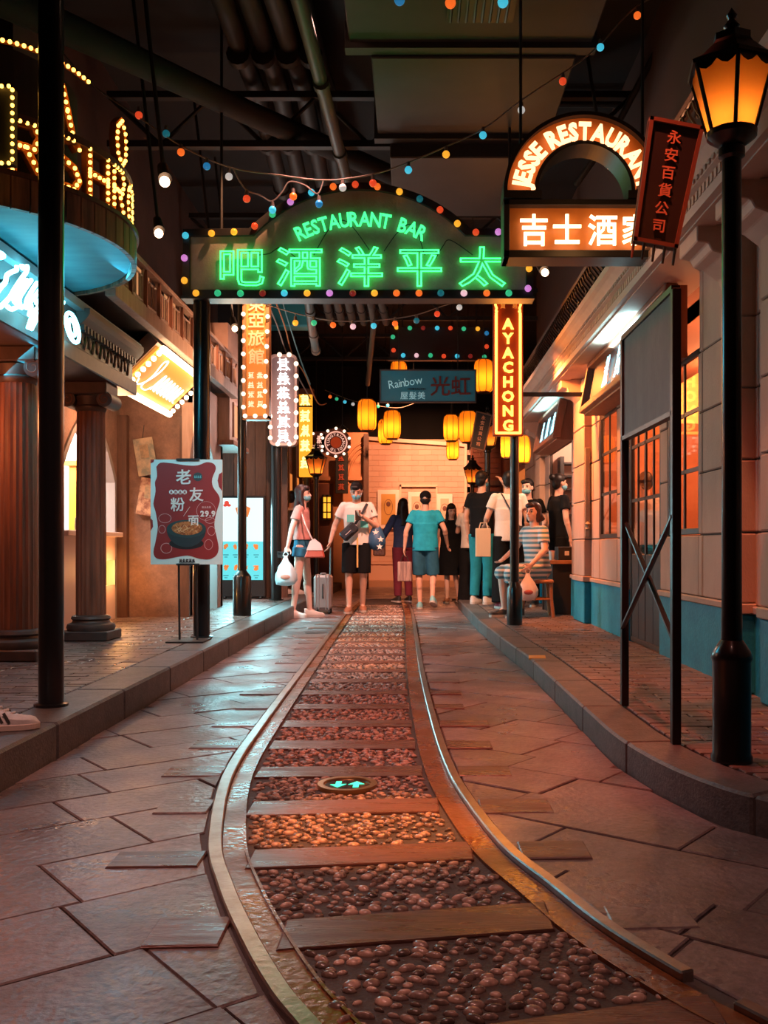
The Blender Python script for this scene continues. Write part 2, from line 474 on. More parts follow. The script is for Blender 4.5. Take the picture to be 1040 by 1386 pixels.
# ---------------------------------------------------------------- ground: street, tram track, raised pavements
SL, SR = 0.15, 0.12                   # pavement heights left and right
KL = -1.52                            # left kerb line
LRAIL = [(-0.90, 16.5), (-0.93, 14.5), (-0.905, 12.3), (-0.825, 7.9), (-0.793, 6.06), (-0.767, 4.81), (-0.745, 4.06), (-0.70, 3.52), (-0.598, 2.89),
         (-0.499, 2.54), (-0.398, 2.25), (-0.29, 1.98), (-0.20, 1.80), (0.05, 1.35), (0.35, 0.9)]
RRAIL = [(-0.12, 16.5), (-0.06, 14.5), (-0.005, 12.3), (0.045, 7.9), (0.075, 6.06), (0.108, 4.81), (0.138, 4.06), (0.180, 3.52), (0.272, 2.89),
         (0.372, 2.54), (0.462, 2.25), (0.585, 1.98), (0.69, 1.80), (0.94, 1.35), (1.24, 0.9)]
RKERB = [(0.66, 14.2), (0.68, 12.0), (0.70, 10.2), (0.76, 8.2), (0.81, 6.96), (0.825, 5.6), (0.83, 4.62), (0.845, 3.9), (0.93, 3.35), (1.09, 2.98), (1.45, 2.62), (2.2, 2.4), (3.2, 2.35)]


def smooth_path(pts, m=10): return cat([(p[0], p[1], 0) for p in pts], m)


LP, RP, KP = smooth_path(LRAIL), smooth_path(RRAIL), smooth_path(RKERB)


def xat(path, y):
    for a, b in zip(path, path[1:]):
        if (a.y - y) * (b.y - y) <= 0 and a.y != b.y:
            t = (y - a.y) / (b.y - a.y); return a.x + (b.x - a.x) * t
    return path[0].x if abs(y - path[0].y) < abs(y - path[-1].y) else path[-1].x


def head(path, y):                    # lateral drift of a path per metre
    return (xat(path, y + 0.1) - xat(path, y - 0.1)) / 0.2


def clip(poly, a, b, c):              # keep a*x + b*y <= c
    out = []
    for i in range(len(poly)):
        p, q = poly[i], poly[(i + 1) % len(poly)]
        dp, dq = a * p[0] + b * p[1] - c, a * q[0] + b * q[1] - c
        if dp <= 0: out.append(p)
        if dp * dq < 0: t = dp / (dp - dq); out.append((p[0] + (q[0] - p[0]) * t, p[1] + (q[1] - p[1]) * t))
    return out


def area(poly): return abs(sum(poly[i][0] * poly[(i + 1) % len(poly)][1] - poly[(i + 1) % len(poly)][0] * poly[i][1] for i in range(len(poly)))) / 2


def shrink(poly, k):
    cx = sum(p[0] for p in poly) / len(poly); cy = sum(p[1] for p in poly) / len(poly); out = []
    for p in poly:
        d = math.hypot(p[0] - cx, p[1] - cy) or 1; f = max(0.0, 1 - k / d); out.append((cx + (p[0] - cx) * f, cy + (p[1] - cy) * f))
    return out


floor = struct('floor', G().bx(-4.8, 4.8, -1.0, 26, -0.12, -0.010), mortar_m, 'dark mortar bed under the street slabs')
rg = random.Random(3)
ang = math.radians(38); ca, sa = math.cos(ang), math.sin(ang)
slabs = []
for side in (0, 1):
    v = -14.0; row = 0
    while v < 16:
        wv = rg.choice((0.24, 0.30, 0.36)); u = -16.0 + rg.uniform(0, 0.6)
        while u < 16:
            lu = rg.choice((0.42, 0.55, 0.70))
            cu, cv = u + lu / 2, v + wv / 2
            s_ = 1 if side == 0 else -1
            x, y = s_ * (cu * ca - cv * sa), cu * sa + cv * ca
            u += lu
            if not (0.5 < y < 16.8 and -2.2 < x < 2.6): continue
            poly = [(s_ * (a * ca - b * sa), a * sa + b * ca) for a, b in ((cu - lu / 2, cv - wv / 2), (cu + lu / 2, cv - wv / 2), (cu + lu / 2, cv + wv / 2), (cu - lu / 2, cv + wv / 2))]
            if side == 0:
                if x > xat(LP, y) + 0.35: continue
                h = head(LP, y); x0 = xat(LP, y) - 0.03
                poly = clip(poly, 1, -h, x0 - h * y); poly = clip(poly, -1, 0, -KL)
            else:
                if x < xat(RP, y) - 0.35: continue
                h = head(RP, y); x0 = xat(RP, y) + 0.03
                poly = clip(poly, -1, h, -(x0 - h * y))
                if y > 2.7: h = head(KP, y); h = max(-2.5, min(1, h)); x0 = xat(KP, y); poly = clip(poly, 1, -h, x0 - h * y)
            if len(poly) < 3 or area(poly) < 0.006: continue
            slabs.append((y, shrink(poly, 0.0045)))
        v += wv; row += 1
slabs.sort(key=lambda t: t[0])


def slab_geo(poly, g, t=0.0, drop=0.03):
    o = V((0, 0, t - drop))
    inn = shrink(poly, 0.005)
    n = len(poly)
    vs = [(p[0], p[1], t - drop) for p in poly] + [(p[0], p[1], t - 0.004) for p in poly] + [(p[0], p[1], t) for p in inn]
    fs = [(i, (i + 1) % n, n + (i + 1) % n, n + i) for i in range(n)] + [(n + i, n + (i + 1) % n, 2 * n + (i + 1) % n, 2 * n + i) for i in range(n)] + [tuple(range(2 * n, 3 * n))]
    return g.add(vs, fs)


for y, poly in slabs[:290]:
    obj('paving_slab', slab_geo(poly, G(), rg.uniform(-0.005, 0.001)), slab_m, floor)
gs = G()
for y, poly in slabs[290:]: slab_geo(poly, gs, rg.uniform(-0.004, 0.001))
if gs.v: obj('far_paving_slabs', gs, slab_m, floor)['kind'] = 'stuff'
# street beyond the rails up to the end of the lane
obj('far_street', G().bx(-1.9, 1.9, 16.6, 21.6, -0.03, 0.0), slab_m, floor)

# tram track
track = thing('tram_track', 'curving narrow tram track with timber sleepers and pebble infill', 'tram track', (-0.3, 6, 0))


def strip(path, o0, o1, z0, z1, y0, y1):
    """ribbon of rectangular section following a rail"""
    pts = [p for p in path if y0 <= p.y <= y1]
    pts.sort(key=lambda p: p.y); g = G(); vs = []
    for i, p in enumerate(pts):
        d = (pts[min(i + 1, len(pts) - 1)] - pts[max(i - 1, 0)]).normalized(); nrm = V((d.y, -d.x, 0))
        for a, z in ((o0, z0), (o1, z0), (o1, z1), (o0, z1)): q = p + nrm * a; vs.append((q.x, q.y, z))
    fs = []
    for i in range(len(pts) - 1):
        for k in range(4): fs.append((i * 4 + k, i * 4 + (k + 1) % 4, i * 4 + 4 + (k + 1) % 4, i * 4 + 4 + k))
    fs += [(0, 1, 2, 3), tuple((len(pts) - 1) * 4 + k for k in (3, 2, 1, 0))]
    return g.add(vs, fs)


vs = []; bedg = G()
ys = [0.95 + 0.15 * i for i in range(104)]
for y in ys: vs += [(xat(LP, y) + 0.0, y, -0.008), (xat(RP, y) - 0.0, y, -0.008)]
bedg.add(vs, [(2 * i, 2 * i + 1, 2 * i + 3, 2 * i + 2) for i in range(len(ys) - 1)])
obj('track_bed', bedg, bed_m, track)
obj('rail', strip(LP, -0.022, 0.022, -0.03, 0.014, 0.95, 16.4), rail_m, track, bevel=0.004)
g1 = strip(RP, -0.018, 0.018, -0.03, 0.016, 2.0, 16.4)
obj('rail', g1, rail_m, track, bevel=0.004)
obj('rail', strip(RP, -0.018, 0.018, -0.03, 0.012, 0.95, 1.90), rail_m, track, bevel=0.004)
obj('flangeway', strip(LP, 0.024, 0.088, -0.02, -0.003, 0.95, 16.4), rust_m, track)
obj('flangeway', strip(RP, -0.098, -0.02, -0.02, -0.003, 0.95, 16.4), rust_m, track)
obj('guard_rail', strip(LP, 0.086, 0.094, -0.02, 0.003, 0.95, 16.4), rust_m, track)
obj('guard_rail', strip(RP, -0.104, -0.096, -0.02, 0.003, 0.95, 16.4), rust_m, track)


def yrow(y, t):                        # tilted row across the track: t = 0 left rail, 1 right rail
    tilt = 0.5 * -head(LP, max(y, 1.2)); xl, xr = xat(LP, y), xat(RP, y)
    x = xl + (xr - xl) * t; return x, y + tilt * (x - (xl + xr) / 2)


sl_y = [1.25, 1.76] + [2.29 + 0.52 * i for i in range(25)]
for i, y in enumerate(sl_y):
    hw = 0.085 + rg.uniform(-0.008, 0.008); L, R_ = 0.122, 0.868
    poly = []
    for t, s_ in ((L, -1), (R_, -1), (R_, 1), (L, 1)): x, yy = yrow(y, t); poly.append((x, yy + s_ * hw))
    obj('sleeper', slab_geo(poly, G(), 0.001, 0.02), sleeper_m, track)
    for side in (0, 1):               # sleeper ends show as short stones outside the rails
        a, b = (0.0, 0.0)
        ln = rg.uniform(0.16, 0.26); x0 = xat(LP, y) - 0.028 if side == 0 else xat(RP, y) + 0.026
        x1 = x0 - ln if side == 0 else x0 + ln
        yy = y + (0.04 if y < 3 else 0) * (-1 if side == 0 else 1); hh = hw * rg.uniform(0.8, 1.0)
        if y < 1.5: continue
        sk = 0.15 * -head(LP, y)
        poly = [(x0, yy - hh), (x1, yy - hh + sk * (x1 - x0)), (x1, yy + hh + sk * (x1 - x0)), (x0, yy + hh)]
        obj('sleeper_end', slab_geo(poly, G(), 0.003, 0.025), sleeper_m if rg.random() < 0.5 else slab_m, track)
# pebbles between the sleepers
pb = []
for i in range(1, len(sl_y) - 1):
    y0, y1 = sl_y[i] + 0.092, sl_y[i + 1] - 0.092
    near = sl_y[i] < 7
    dy = 0.0265 if near else 0.032; dx = 0.042 if near else 0.05
    n = int((y1 - y0) / dy)
    for r in range(n + 1):
        yy = y0 + 0.012 + (y1 - y0 - 0.024) * r / n
        m = int(0.66 / dx)
        for k in range(m):
            t = 0.125 + 0.74 * (k + 0.5 + (0.5 if r % 2 else 0) + rg.uniform(-0.22, 0.22)) / (m + 0.5)
            x, y = yrow(yy + rg.uniform(-0.005, 0.005), t)
            if rg.random() < 0.12: continue
            s_ = rg.uniform(0.55, 1.2) * (1 if near else 1.2)
            if (x + 0.250) ** 2 + (y - 3.62) ** 2 < 0.118 ** 2: continue
            pb.append((x, y, s_, rg.uniform(-0.7, 0.7), rg.uniform(0.65, 1.35)))
pme = mesh('pebble', G().ball((0, 0, 0), (0.0195, 0.0112, 0.0105), 8, 5), pebble_m, smooth=80)
pb.sort(key=lambda p: p[1])
for x, y, s_, a, f in pb[:300]:
    inst('pebble', pme, track, Matrix.Translation((x, y, -0.007)) @ Matrix.Rotation(a, 4, 'Z') @ Matrix.Diagonal((s_, s_ * f, s_, 1)))
gp = G(); base = G().ball((0, 0, 0), (0.0195, 0.0112, 0.0105), 6, 4)
for x, y, s_, a, f in pb[300:]:
    c, s2 = math.cos(a) * s_, math.sin(a) * s_
    gp.add([(x + p.x * c - p.y * f * s2, y + p.x * s2 + p.y * f * c, p.z * s_ - 0.006) for p in base.v], base.f)
obj('pebble_infill', gp, pebble_stuff_m, track, smooth=80)['kind'] = 'stuff'
# drain-light disc with two green arrows let into the pebbles
dl = thing('ground_light', 'round brass-rimmed ground light with two green arrows among the pebbles', 'ground light', (-0.250, 3.62, 0))
obj('rim', G().lathe([(0.108, -0.02), (0.114, 0.004), (0.112, 0.010), (0.090, 0.010), (0.086, 0.004), (0.086, -0.02)], (-0.250, 3.62, 0), 40), M('brass_rim', (0.45, 0.25, 0.10), 0.3, metal=0.8), dl, smooth=True)
obj('lens', G().lathe([(0.086, -0.02), (0.086, 0.004), (0.0, 0.004)], (-0.250, 3.62, 0), 40), M('ground_lens', (0.03, 0.03, 0.03), 0.15), dl)
arr = glow('arrow_green', (0.05, 1.0, 0.55), 1.6)
A = [(-0.012, 0.05), (0.012, 0.05), (0.012, 0.0), (0.034, 0.0), (0, -0.05), (-0.034, 0.0), (-0.012, 0.0)]
for sx, sgn in ((-0.034, 1), (0.034, -1)):
    obj('arrow', G().prism([(p[0] * 0.9, p[1] * sgn * 0.9) for p in A], (-0.250 + sx, 3.62, 0.0045), (1, 0.12, 0), (0, 1, 0), (0, 0, 0.001)), arr, dl)

# raised pavements with kerb stones and brick rows
pl = struct('pavement_left', G().bx(-4.4, KL - 0.02, 2.0, 21.5, -0.1, SL - 0.015), mortar_m, 'raised brick pavement along the arcade')
y = 2.2
while y < 17:
    L = 0.95 if y < 9 else 1.3
    obj('kerb_stone', G().bx(KL - 0.26, KL, y + 0.003, y + L - 0.003, -0.03, SL), kerb_m, pl, bevel=0.012)
    y += L


def bricks(parent, x0f, x1f, ya, yb, z, seed):
    rb = random.Random(seed); y = ya; r = 0; bw, bl = 0.078, 0.236; lst = []
    while y < yb:
        xa, xb = x0f(y + bw / 2), x1f(y + bw / 2); x = xa - (bl / 2 if r % 2 else 0)
        while x < xb:
            a, b = max(x, xa), min(x + bl, xb)
            if b - a > 0.03: lst.append((a, b, y, rb.uniform(-0.003, 0.001)))
            x += bl
        y += bw; r += 1
    return lst


def brick_geo(g, a, b, y, z, bw=0.078): return slab_geo([(a + 0.003, y + 0.003), (b - 0.003, y + 0.003), (b - 0.003, y + bw - 0.003), (a + 0.003, y + bw - 0.003)], g, z, 0.014)


# left: keep to what the frame can see
lst = [t for t in bricks(pl, lambda y: -3.2, lambda y: KL - 0.265, 2.2, 14.2, SL, 5)]
vis = [t for t in lst if CX + F * t[1] / t[2] > -30 and t[2] > 3.4]
rest = [t for t in lst if t not in vis]
vis.sort(key=lambda t: t[2])
for a, b, y, dz in vis[:290]: obj('brick', brick_geo(G(), a, b, y, SL + dz), brick_m, pl)
g = G()
for a, b, y, dz in vis[290:] + rest: brick_geo(g, a, b, y, SL + dz)
obj('brick_paving', g, brick_s_m, pl)['kind'] = 'stuff'

kp = [p for p in KP]
g = G(); vs = []
outer = [(p.x + 0.01, p.y) for p in kp]
poly = outer + [(4.6, 2.35), (4.6, 14.2)]
pr = struct('pavement_right', G().prism(poly, (0, 0, -0.1), (1, 0, 0), (0, 1, 0), (0, 0, SR + 0.085)), mortar_m, 'raised brick pavement along the stone shopfronts')
# kerb stones follow the curve
acc = 0; start = 0
n = len(kp)
segs = []; i = 0
while i < n - 1:
    L = 0; j = i
    while j < n - 1 and L < 0.85: L += (kp[j + 1] - kp[j]).length; j += 1
    segs.append((i, j)); i = j
for i, j in segs:
    ins, out = [], []
    for k in range(i, j + 1):
        d = (kp[min(k + 1, n - 1)] - kp[max(k - 1, 0)]).normalized(); nr = V((-d.y, d.x, 0))     # towards the wall
        sh = 0.003 if k == i else (-0.003 if k == j else 0)
        p = kp[k] + d * sh
        out.append((p.x, p.y)); q = p + nr * 0.2; ins.append((q.x, q.y))
    obj('kerb_stone', G().band(ins, out, (0, 0, -0.03), (1, 0, 0), (0, 1, 0), (0, 0, SR + 0.03)), kerb_m, pr, bevel=0.01)


def kx(y):
    if y < 2.62: return 1.75
    h = head(KP, y); return xat(KP, y) + 0.2 * math.sqrt(1 + h * h) + 0.01


lst = bricks(pr, kx, lambda y: 1.80, 2.85, 14.0, SR, 6)
lst.sort(key=lambda t: t[2])
for a, b, y, dz in lst[:295]: obj('brick', brick_geo(G(), a, b, y, SR + dz), brick_m, pr)
g = G()
for a, b, y, dz in lst[295:]: brick_geo(g, a, b, y, SR + dz)
obj('brick_paving', g, brick_s_m, pr)['kind'] = 'stuff'
c = gx(727, 889, SR)
tl = obj('yellow_tile', slab_geo([(c.x - 0.07, c.y - 0.10), (c.x + 0.05, c.y - 0.10), (c.x + 0.07, c.y + 0.07), (c.x - 0.05, c.y + 0.07)], G(), SR + 0.004, 0.012), M('yellow_tile', (0.75, 0.32, 0.05), 0.5), pr)

# ---------------------------------------------------------------- ceiling
struct('ceiling', G().bx(-6, 6, -1, 26, 5.4, 5.5), ceil_m, 'black painted ceiling high above the lane')
# ---------------------------------------------------------------- right building: stone wall, windows, cornice, balcony
WX = 1.80                      # wall face
wr = thing('wall_right', 'peach stone block wall with teal painted base', None, (WX, 8, 0), kind='structure')
# openings along the wall: (y0, y1, z0, z1)
OPEN = [(10.95, 12.75, SR, 2.12), (8.50, 9.30, 0.98, 2.16), (7.02, 8.02, SR, 2.16), (6.06, 6.82, 0.98, 2.16)]
COURSE = [0.56, 0.975, 1.36, 1.74, 2.12, 2.64]


def solid(y0, y1, z0, z1):     # pieces of a wall rectangle left over by the openings (openings are tall, so split along y)
    cuts = [(y0, y1)]
    for a, b, c, d in OPEN:
        if d <= z0 + 0.03 or c >= z1 - 0.03: continue
        nxt = []
        for s_, e in cuts:
            if b <= s_ or a >= e: nxt.append((s_, e)); continue
            if a > s_: nxt.append((s_, a))
            if b < e: nxt.append((b, e))
        cuts = nxt
    return [t for t in cuts if t[1] - t[0] > 0.02]


for s_, e in solid(2.4, 15.5, SR, 0.55):
    obj('dado_panel', G().bx(WX - 0.004, WX + 0.055, s_, e, SR - 0.02, 0.545), teal_m, wr, bevel=0.004)
    obj('dado_cap', G().bx(WX - 0.02, WX + 0.055, s_, e, 0.545, 0.585), stone_m, wr, bevel=0.006)
rb = random.Random(8)
bl = [2.4, 3.5, 4.78, 5.02, 5.98, 6.06, 6.82, 7.02, 8.02, 8.26, 8.50, 9.30, 9.62, 10.1, 10.42, 10.95, 12.75, 13.1, 13.6, 14.4, 15.5]
for z0, z1 in zip([0.585] + COURSE[1:], COURSE[1:] + [2.70]):
    for s_, e in solid(2.4, 15.5, z0, z1):
        st = [s_] + [b for b in bl if s_ + 0.05 < b < e - 0.05] + [e]
        for a, b in zip(st, st[1:]):
            obj('stone_block', G().bx(WX + rb.uniform(-0.004, 0.004), WX + 0.055, a + 0.004, b - 0.004, z0 + 0.005, z1 - 0.005), stone_m, wr, bevel=0.006)
jg = G()
for z0, z1 in zip([0.585] + COURSE[1:], COURSE[1:] + [2.70]):
    for s_, e in solid(2.4, 15.5, z0, z1): jg.bx(WX + 0.012, WX + 0.05, s_, e, z0, z1)
obj('joint_mortar', jg, grout_m, wr)
# projecting pilasters
for y0, y1 in ((9.72, 10.36), (5.06, 5.3), (13.15, 13.62), (4.2, 4.78)):
    g = G(); prev = SR
    for z0, z1 in zip([SR, 0.60] + COURSE[1:5], [0.545] + COURSE[1:5] + [2.62]):
        obj('pilaster_block', G().bx(WX - 0.075, WX + 0.05, y0, y1, z0 + 0.004, z1 - 0.004), teal_m if z0 == SR else stone_m, wr, bevel=0.007)
    obj('pilaster_cap', G().bx(WX - 0.09, WX + 0.05, y0 - 0.015, y1 + 0.015, 0.545, 0.60), stone_m, wr, bevel=0.006)
# soffit, cornice with mouldings and dentils
obj('soffit', G().bx(1.46, WX + 0.1, 2.4, 15.5, 2.63, 2.70), soffit_m, wr)
prof = [(1.50, 2.62), (1.50, 2.66), (1.475, 2.675), (1.475, 2.735), (1.44, 2.75), (1.44, 2.79), (1.40, 2.83), (1.37, 2.85), (1.37, 2.90), (1.62, 2.90), (1.62, 2.62)]
obj('cornice', G().prism([(p[0], p[1]) for p in prof], (0, 2.4, 0), (1, 0, 0), (0, 0, 1), (0, 13.1, 0)), cream_m, wr)
dm = mesh('dentil', G().bx(-0.016, 0.016, -0.018, 0.018, -0.022, 0.022), cream_m)
for i in range(150):
    inst('dentil', dm, wr, Matrix.Translation((1.470, 4.2 + i * 0.062, 2.705)))
em = mesh('bead', G().ball((0, 0, 0), (0.012, 0.02, 0.016), 6, 4), cream_m, smooth=True)
for i in range(140):
    inst('bead', em, wr, Matrix.Translation((1.437, 4.2 + i * 0.066, 2.77)))
for y in (4.5, 5.15, 9.9, 13.3):        # scroll brackets under the soffit
    pr_ = [(0, 0), (0, -0.30), (0.05, -0.30), (0.08, -0.22), (0.16, -0.16), (0.22, -0.14), (0.24, -0.10), (0.30, -0.09), (0.30, 0)]
    obj('soffit_bracket', G().prism([(-p[0], p[1]) for p in pr_], (WX + 0.02, y, 2.63), (1, 0, 0), (0, 0, 1), (0, 0.34, 0)), cream_m, wr, bevel=0.006)
# balcony railing of scrolled iron on the cornice
rl = thing('balcony_railing', 'dark scrolled iron balcony railing on the cornice of the stone building', 'railing', (1.45, 9, 2.90))
iron_m = M('wrought_iron', (0.045, 0.028, 0.022), 0.45, metal=0.5)
obj('top_rail', G().bx(1.42, 1.47, 4.6, 15.5, 3.19, 3.225), wood_m, rl)
obj('bottom_rail', G().bx(1.43, 1.46, 4.6, 15.5, 2.925, 2.945), iron_m, rl)
bg = []
for i in range(9):
    t = i / 8; bg.append((0.05 * math.sin(t * 2 * PI), 0.0 + 0.035 * math.sin(t * PI * 2), 0.245 * t))
bm_ = mesh('baluster', G().tube([(p[0], p[1], p[2]) for p in bg], 0.008, 5), iron_m, smooth=True)
sp = [(0.0, 0.045 * math.cos(a) * (1 - a / 9), 0.045 * math.sin(a) * (1 - a / 9)) for a in [k * 0.6 for k in range(13)]]
sm_ = mesh('scroll', G().tube(sp, 0.006, 5), iron_m, smooth=True)
for i in range(118):
    y = 4.65 + i * 0.092
    inst('baluster', bm_, rl, Matrix.Translation((1.445, y, 2.945)))
    if i % 2 == 0: inst('scroll', sm_, rl, Matrix.Translation((1.443, y + 0.046, 3.05 + 0.05 * (i % 4 - 1))))
# wall above the balcony
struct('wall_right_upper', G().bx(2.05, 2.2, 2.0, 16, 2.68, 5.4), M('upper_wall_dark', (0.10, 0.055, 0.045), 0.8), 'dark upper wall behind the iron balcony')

frame_m = M('window_frame_dark', (0.030, 0.020, 0.017), 0.4)


def window(name, y0, y1, z0, z1, cols, rows, label, door=False):
    w_ = thing(name, label, None, (WX, (y0 + y1) / 2, z0), kind='structure')
    t = 0.04; x0, x1 = WX + 0.008, WX + 0.034
    g = G(); g.bx(x0, x1, y0, y0 + t, z0, z1); g.bx(x0, x1, y1 - t, y1, z0, z1); g.bx(x0, x1, y0, y1, z0, z0 + t); g.bx(x0, x1, y0, y1, z1 - t, z1)
    obj('frame', g, frame_m, w_, bevel=0.003)
    zb = z0 + (0.72 if door else t)
    if door:
        for a, b in ((y0 + t, (y0 + y1) / 2 - 0.01), ((y0 + y1) / 2 + 0.01, y1 - t)):
            obj('door_panel', G().bx(x0 + 0.006, x1 - 0.006, a, b, z0 + t, zb), dark_m, w_, bevel=0.003)
            obj('panel_rib', G().bx(x0 + 0.004, x1, (a + b) / 2 - 0.012, (a + b) / 2 + 0.012, z0 + t, zb), dark_m, w_)
    for i in range(1, cols):
        y = y0 + (y1 - y0) * i / cols; k = 0.022 if (door and i * 2 == cols) else 0.011
        obj('mullion', G().bx(x0 + 0.006, x1 - 0.006, y - k, y + k, zb, z1 - t), frame_m, w_)
    for i in range(1, rows):
        z = zb + (z1 - zb) * i / rows
        obj('glazing_bar', G().bx(x0 + 0.006, x1 - 0.006, y0 + t, y1 - t, z - 0.013, z + 0.013), frame_m, w_)
    for i in range(cols):
        for j in range(rows):
            ya, yb = y0 + (y1 - y0) * i / cols, y0 + (y1 - y0) * (i + 1) / cols; za, zb2 = zb + (z1 - zb) * j / rows, zb + (z1 - zb) * (j + 1) / rows
            obj('pane', G().add([(x0 + 0.013, ya, za), (x0 + 0.013, yb, za), (x0 + 0.013, yb, zb2), (x0 + 0.013, ya, zb2)], [(0, 3, 2, 1)]), pane_m, w_)
    return w_


window('window_1', 8.50, 9.30, 0.98, 2.16, 2, 3, 'narrow dark-framed window beside the pilaster')
window('door_1', 7.02, 8.02, SR, 2.16, 4, 3, 'dark glazed double door in the stone wall', door=True)
window('window_2', 6.06, 6.82, 0.98, 2.16, 2, 3, 'dark-framed window reflecting the orange vertical sign')
# room behind the windows
rm = struct('wall_diner_back', G().bx(3.9, 4.0, 5.4, 10.6, 0, 2.7), M('diner_wall', (0.75, 0.32, 0.16), 0.7, col2=(0.60, 0.22, 0.10), scale=3), 'orange lit back wall of the diner')
struct('wall_diner_end', G().bx(WX + 0.06, 4.0, 10.5, 10.6, 0, 2.7), MATS['diner_wall'], 'orange lit end wall of the diner')
struct('wall_diner_front', G().bx(WX + 0.06, 4.0, 5.3, 5.4, 0, 2.7), MATS['diner_wall'], 'near end wall of the diner')
struct('ceiling_diner', G().bx(WX + 0.1, 4.0, 5.3, 14.2, 2.68, 2.75), M('diner_ceiling', (0.35, 0.14, 0.08), 0.8), 'ceiling of the diner')
struct('floor_diner', G().bx(WX + 0.05, 4.0, 5.3, 14.2, 0.06, SR), M('diner_floor', (0.10, 0.05, 0.04), 0.5), 'dark floor of the diner')
# lit shelf board and a counter seen through the glass
sb = thing('diner_counter', 'wooden counter with white back inside the diner', 'counter', (3.2, 8.3, SR))
obj('body', G().bx(3.0, 3.5, 6.2, 9.8, SR, 1.0), redwood_m, sb); obj('top', G().bx(2.94, 3.55, 6.15, 9.85, 1.0, 1.05), wood_m, sb, bevel=0.004)
lb = thing('menu_lightbox', 'white backlit menu box high on the diner wall', 'lightbox', (3.85, 9.2, 1.55))
obj('screen', G().bx(3.80, 3.82, 8.6, 10.3, 1.40, 1.75), glow('menu_white', (1, 0.72, 0.55), 1.3), lb); obj('frame', G().bx(3.82, 3.89, 8.55, 10.35, 1.34, 1.80), dark_m, lb)

# shop opening with lit shelves, a far pier and side walls
struct('wall_shop_back', G().bx(3.0, 3.1, 10.6, 14.2, 0, 2.7), M('shop_wall', (0.62, 0.45, 0.38), 0.7), 'pale back wall of the snack counter')
struct('wall_shop_end', G().bx(WX + 0.06, 3.0, 12.8, 12.9, 0, 2.7), MATS['shop_wall'], 'pale end wall of the snack counter')
sh = thing('wall_shelf', 'dark slatted wall shelf with red boxes in the snack counter', 'shelf', (2.35, 12.7, 1.3))
for i in range(5):
    obj('shelf_board', G().bx(1.96, 2.75, 12.55, 12.8, 1.30 + 0.17 * i, 1.325 + 0.17 * i), dark_m, sh)
obj('upright', G().bx(1.92, 1.97, 12.55, 12.8, 1.22, 2.08), dark_m, sh)
for k, (x, z, wd) in enumerate(((2.28, 1.655, 0.22), (2.55, 1.655, 0.2), (2.45, 1.995, 0.2))):
    b_ = obj('box', G().bx(x, x + wd, 12.52, 12.72, z + 0.012, z + 0.10), M('red_box', (0.55, 0.12, 0.05), 0.6), None, bevel=0.004)
    tag(b_, ('small red carton on the middle board nearer the upright', 'small red carton on the middle board away from the upright', 'small red carton alone on the top shelf board')[k], 'box', 'red cartons on the shelf')
ct = thing('snack_counter', 'wooden-topped black snack counter in the shop opening', 'counter', (1.78, 11.3, SR))
obj('top', G().bx(1.56, 2.1, 11.0, 12.0, 0.70, 0.745), M('counter_wood', (0.42, 0.20, 0.10), 0.45, col2=(0.30, 0.14, 0.07), scale=6, stretch=(1, 6, 1)), ct, bevel=0.005)
obj('body', G().bx(1.62, 2.05, 11.06, 11.94, SR, 0.70), dark_m, ct)
for y in (11.04, 11.9): obj('leg', G().bx(1.60, 1.65, y, y + 0.05, SR, 0.70), dark_m, ct)
tb = thing('black_box', 'black box with a pale label on the snack counter', 'box', (1.78, 11.2, 0.745))
obj('body', G().bx(1.66, 1.86, 11.05, 11.3, 0.745, 0.90), dark_m, tb, bevel=0.006); obj('label_sticker', G().bx(1.74, 1.79, 11.045, 11.05, 0.80, 0.85), white_m, tb)
cp = thing('drink_cup', 'clear plastic drink cup on the snack counter', 'cup', (1.60, 11.1, 0.745))
obj('body', G().lathe([(0.026, 0), (0.035, 0.10), (0.033, 0.10), (0.0, 0.004)], (1.60, 11.1, 0.745), 14), M('cup_plastic', (0.8, 0.7, 0.66), 0.2), cp, smooth=True)
obj('lid', G().lathe([(0.037, 0.10), (0.037, 0.108), (0.0, 0.112)], (1.60, 11.1, 0.745), 14), M('cup_lid', (0.7, 0.3, 0.25), 0.3), cp)
cy_n = glow('cyan_white_neon', (0.42, 0.90, 1.0), 2.6)
bluedark_m = M('sign_blue_dark', (0.03, 0.06, 0.09), 0.35)


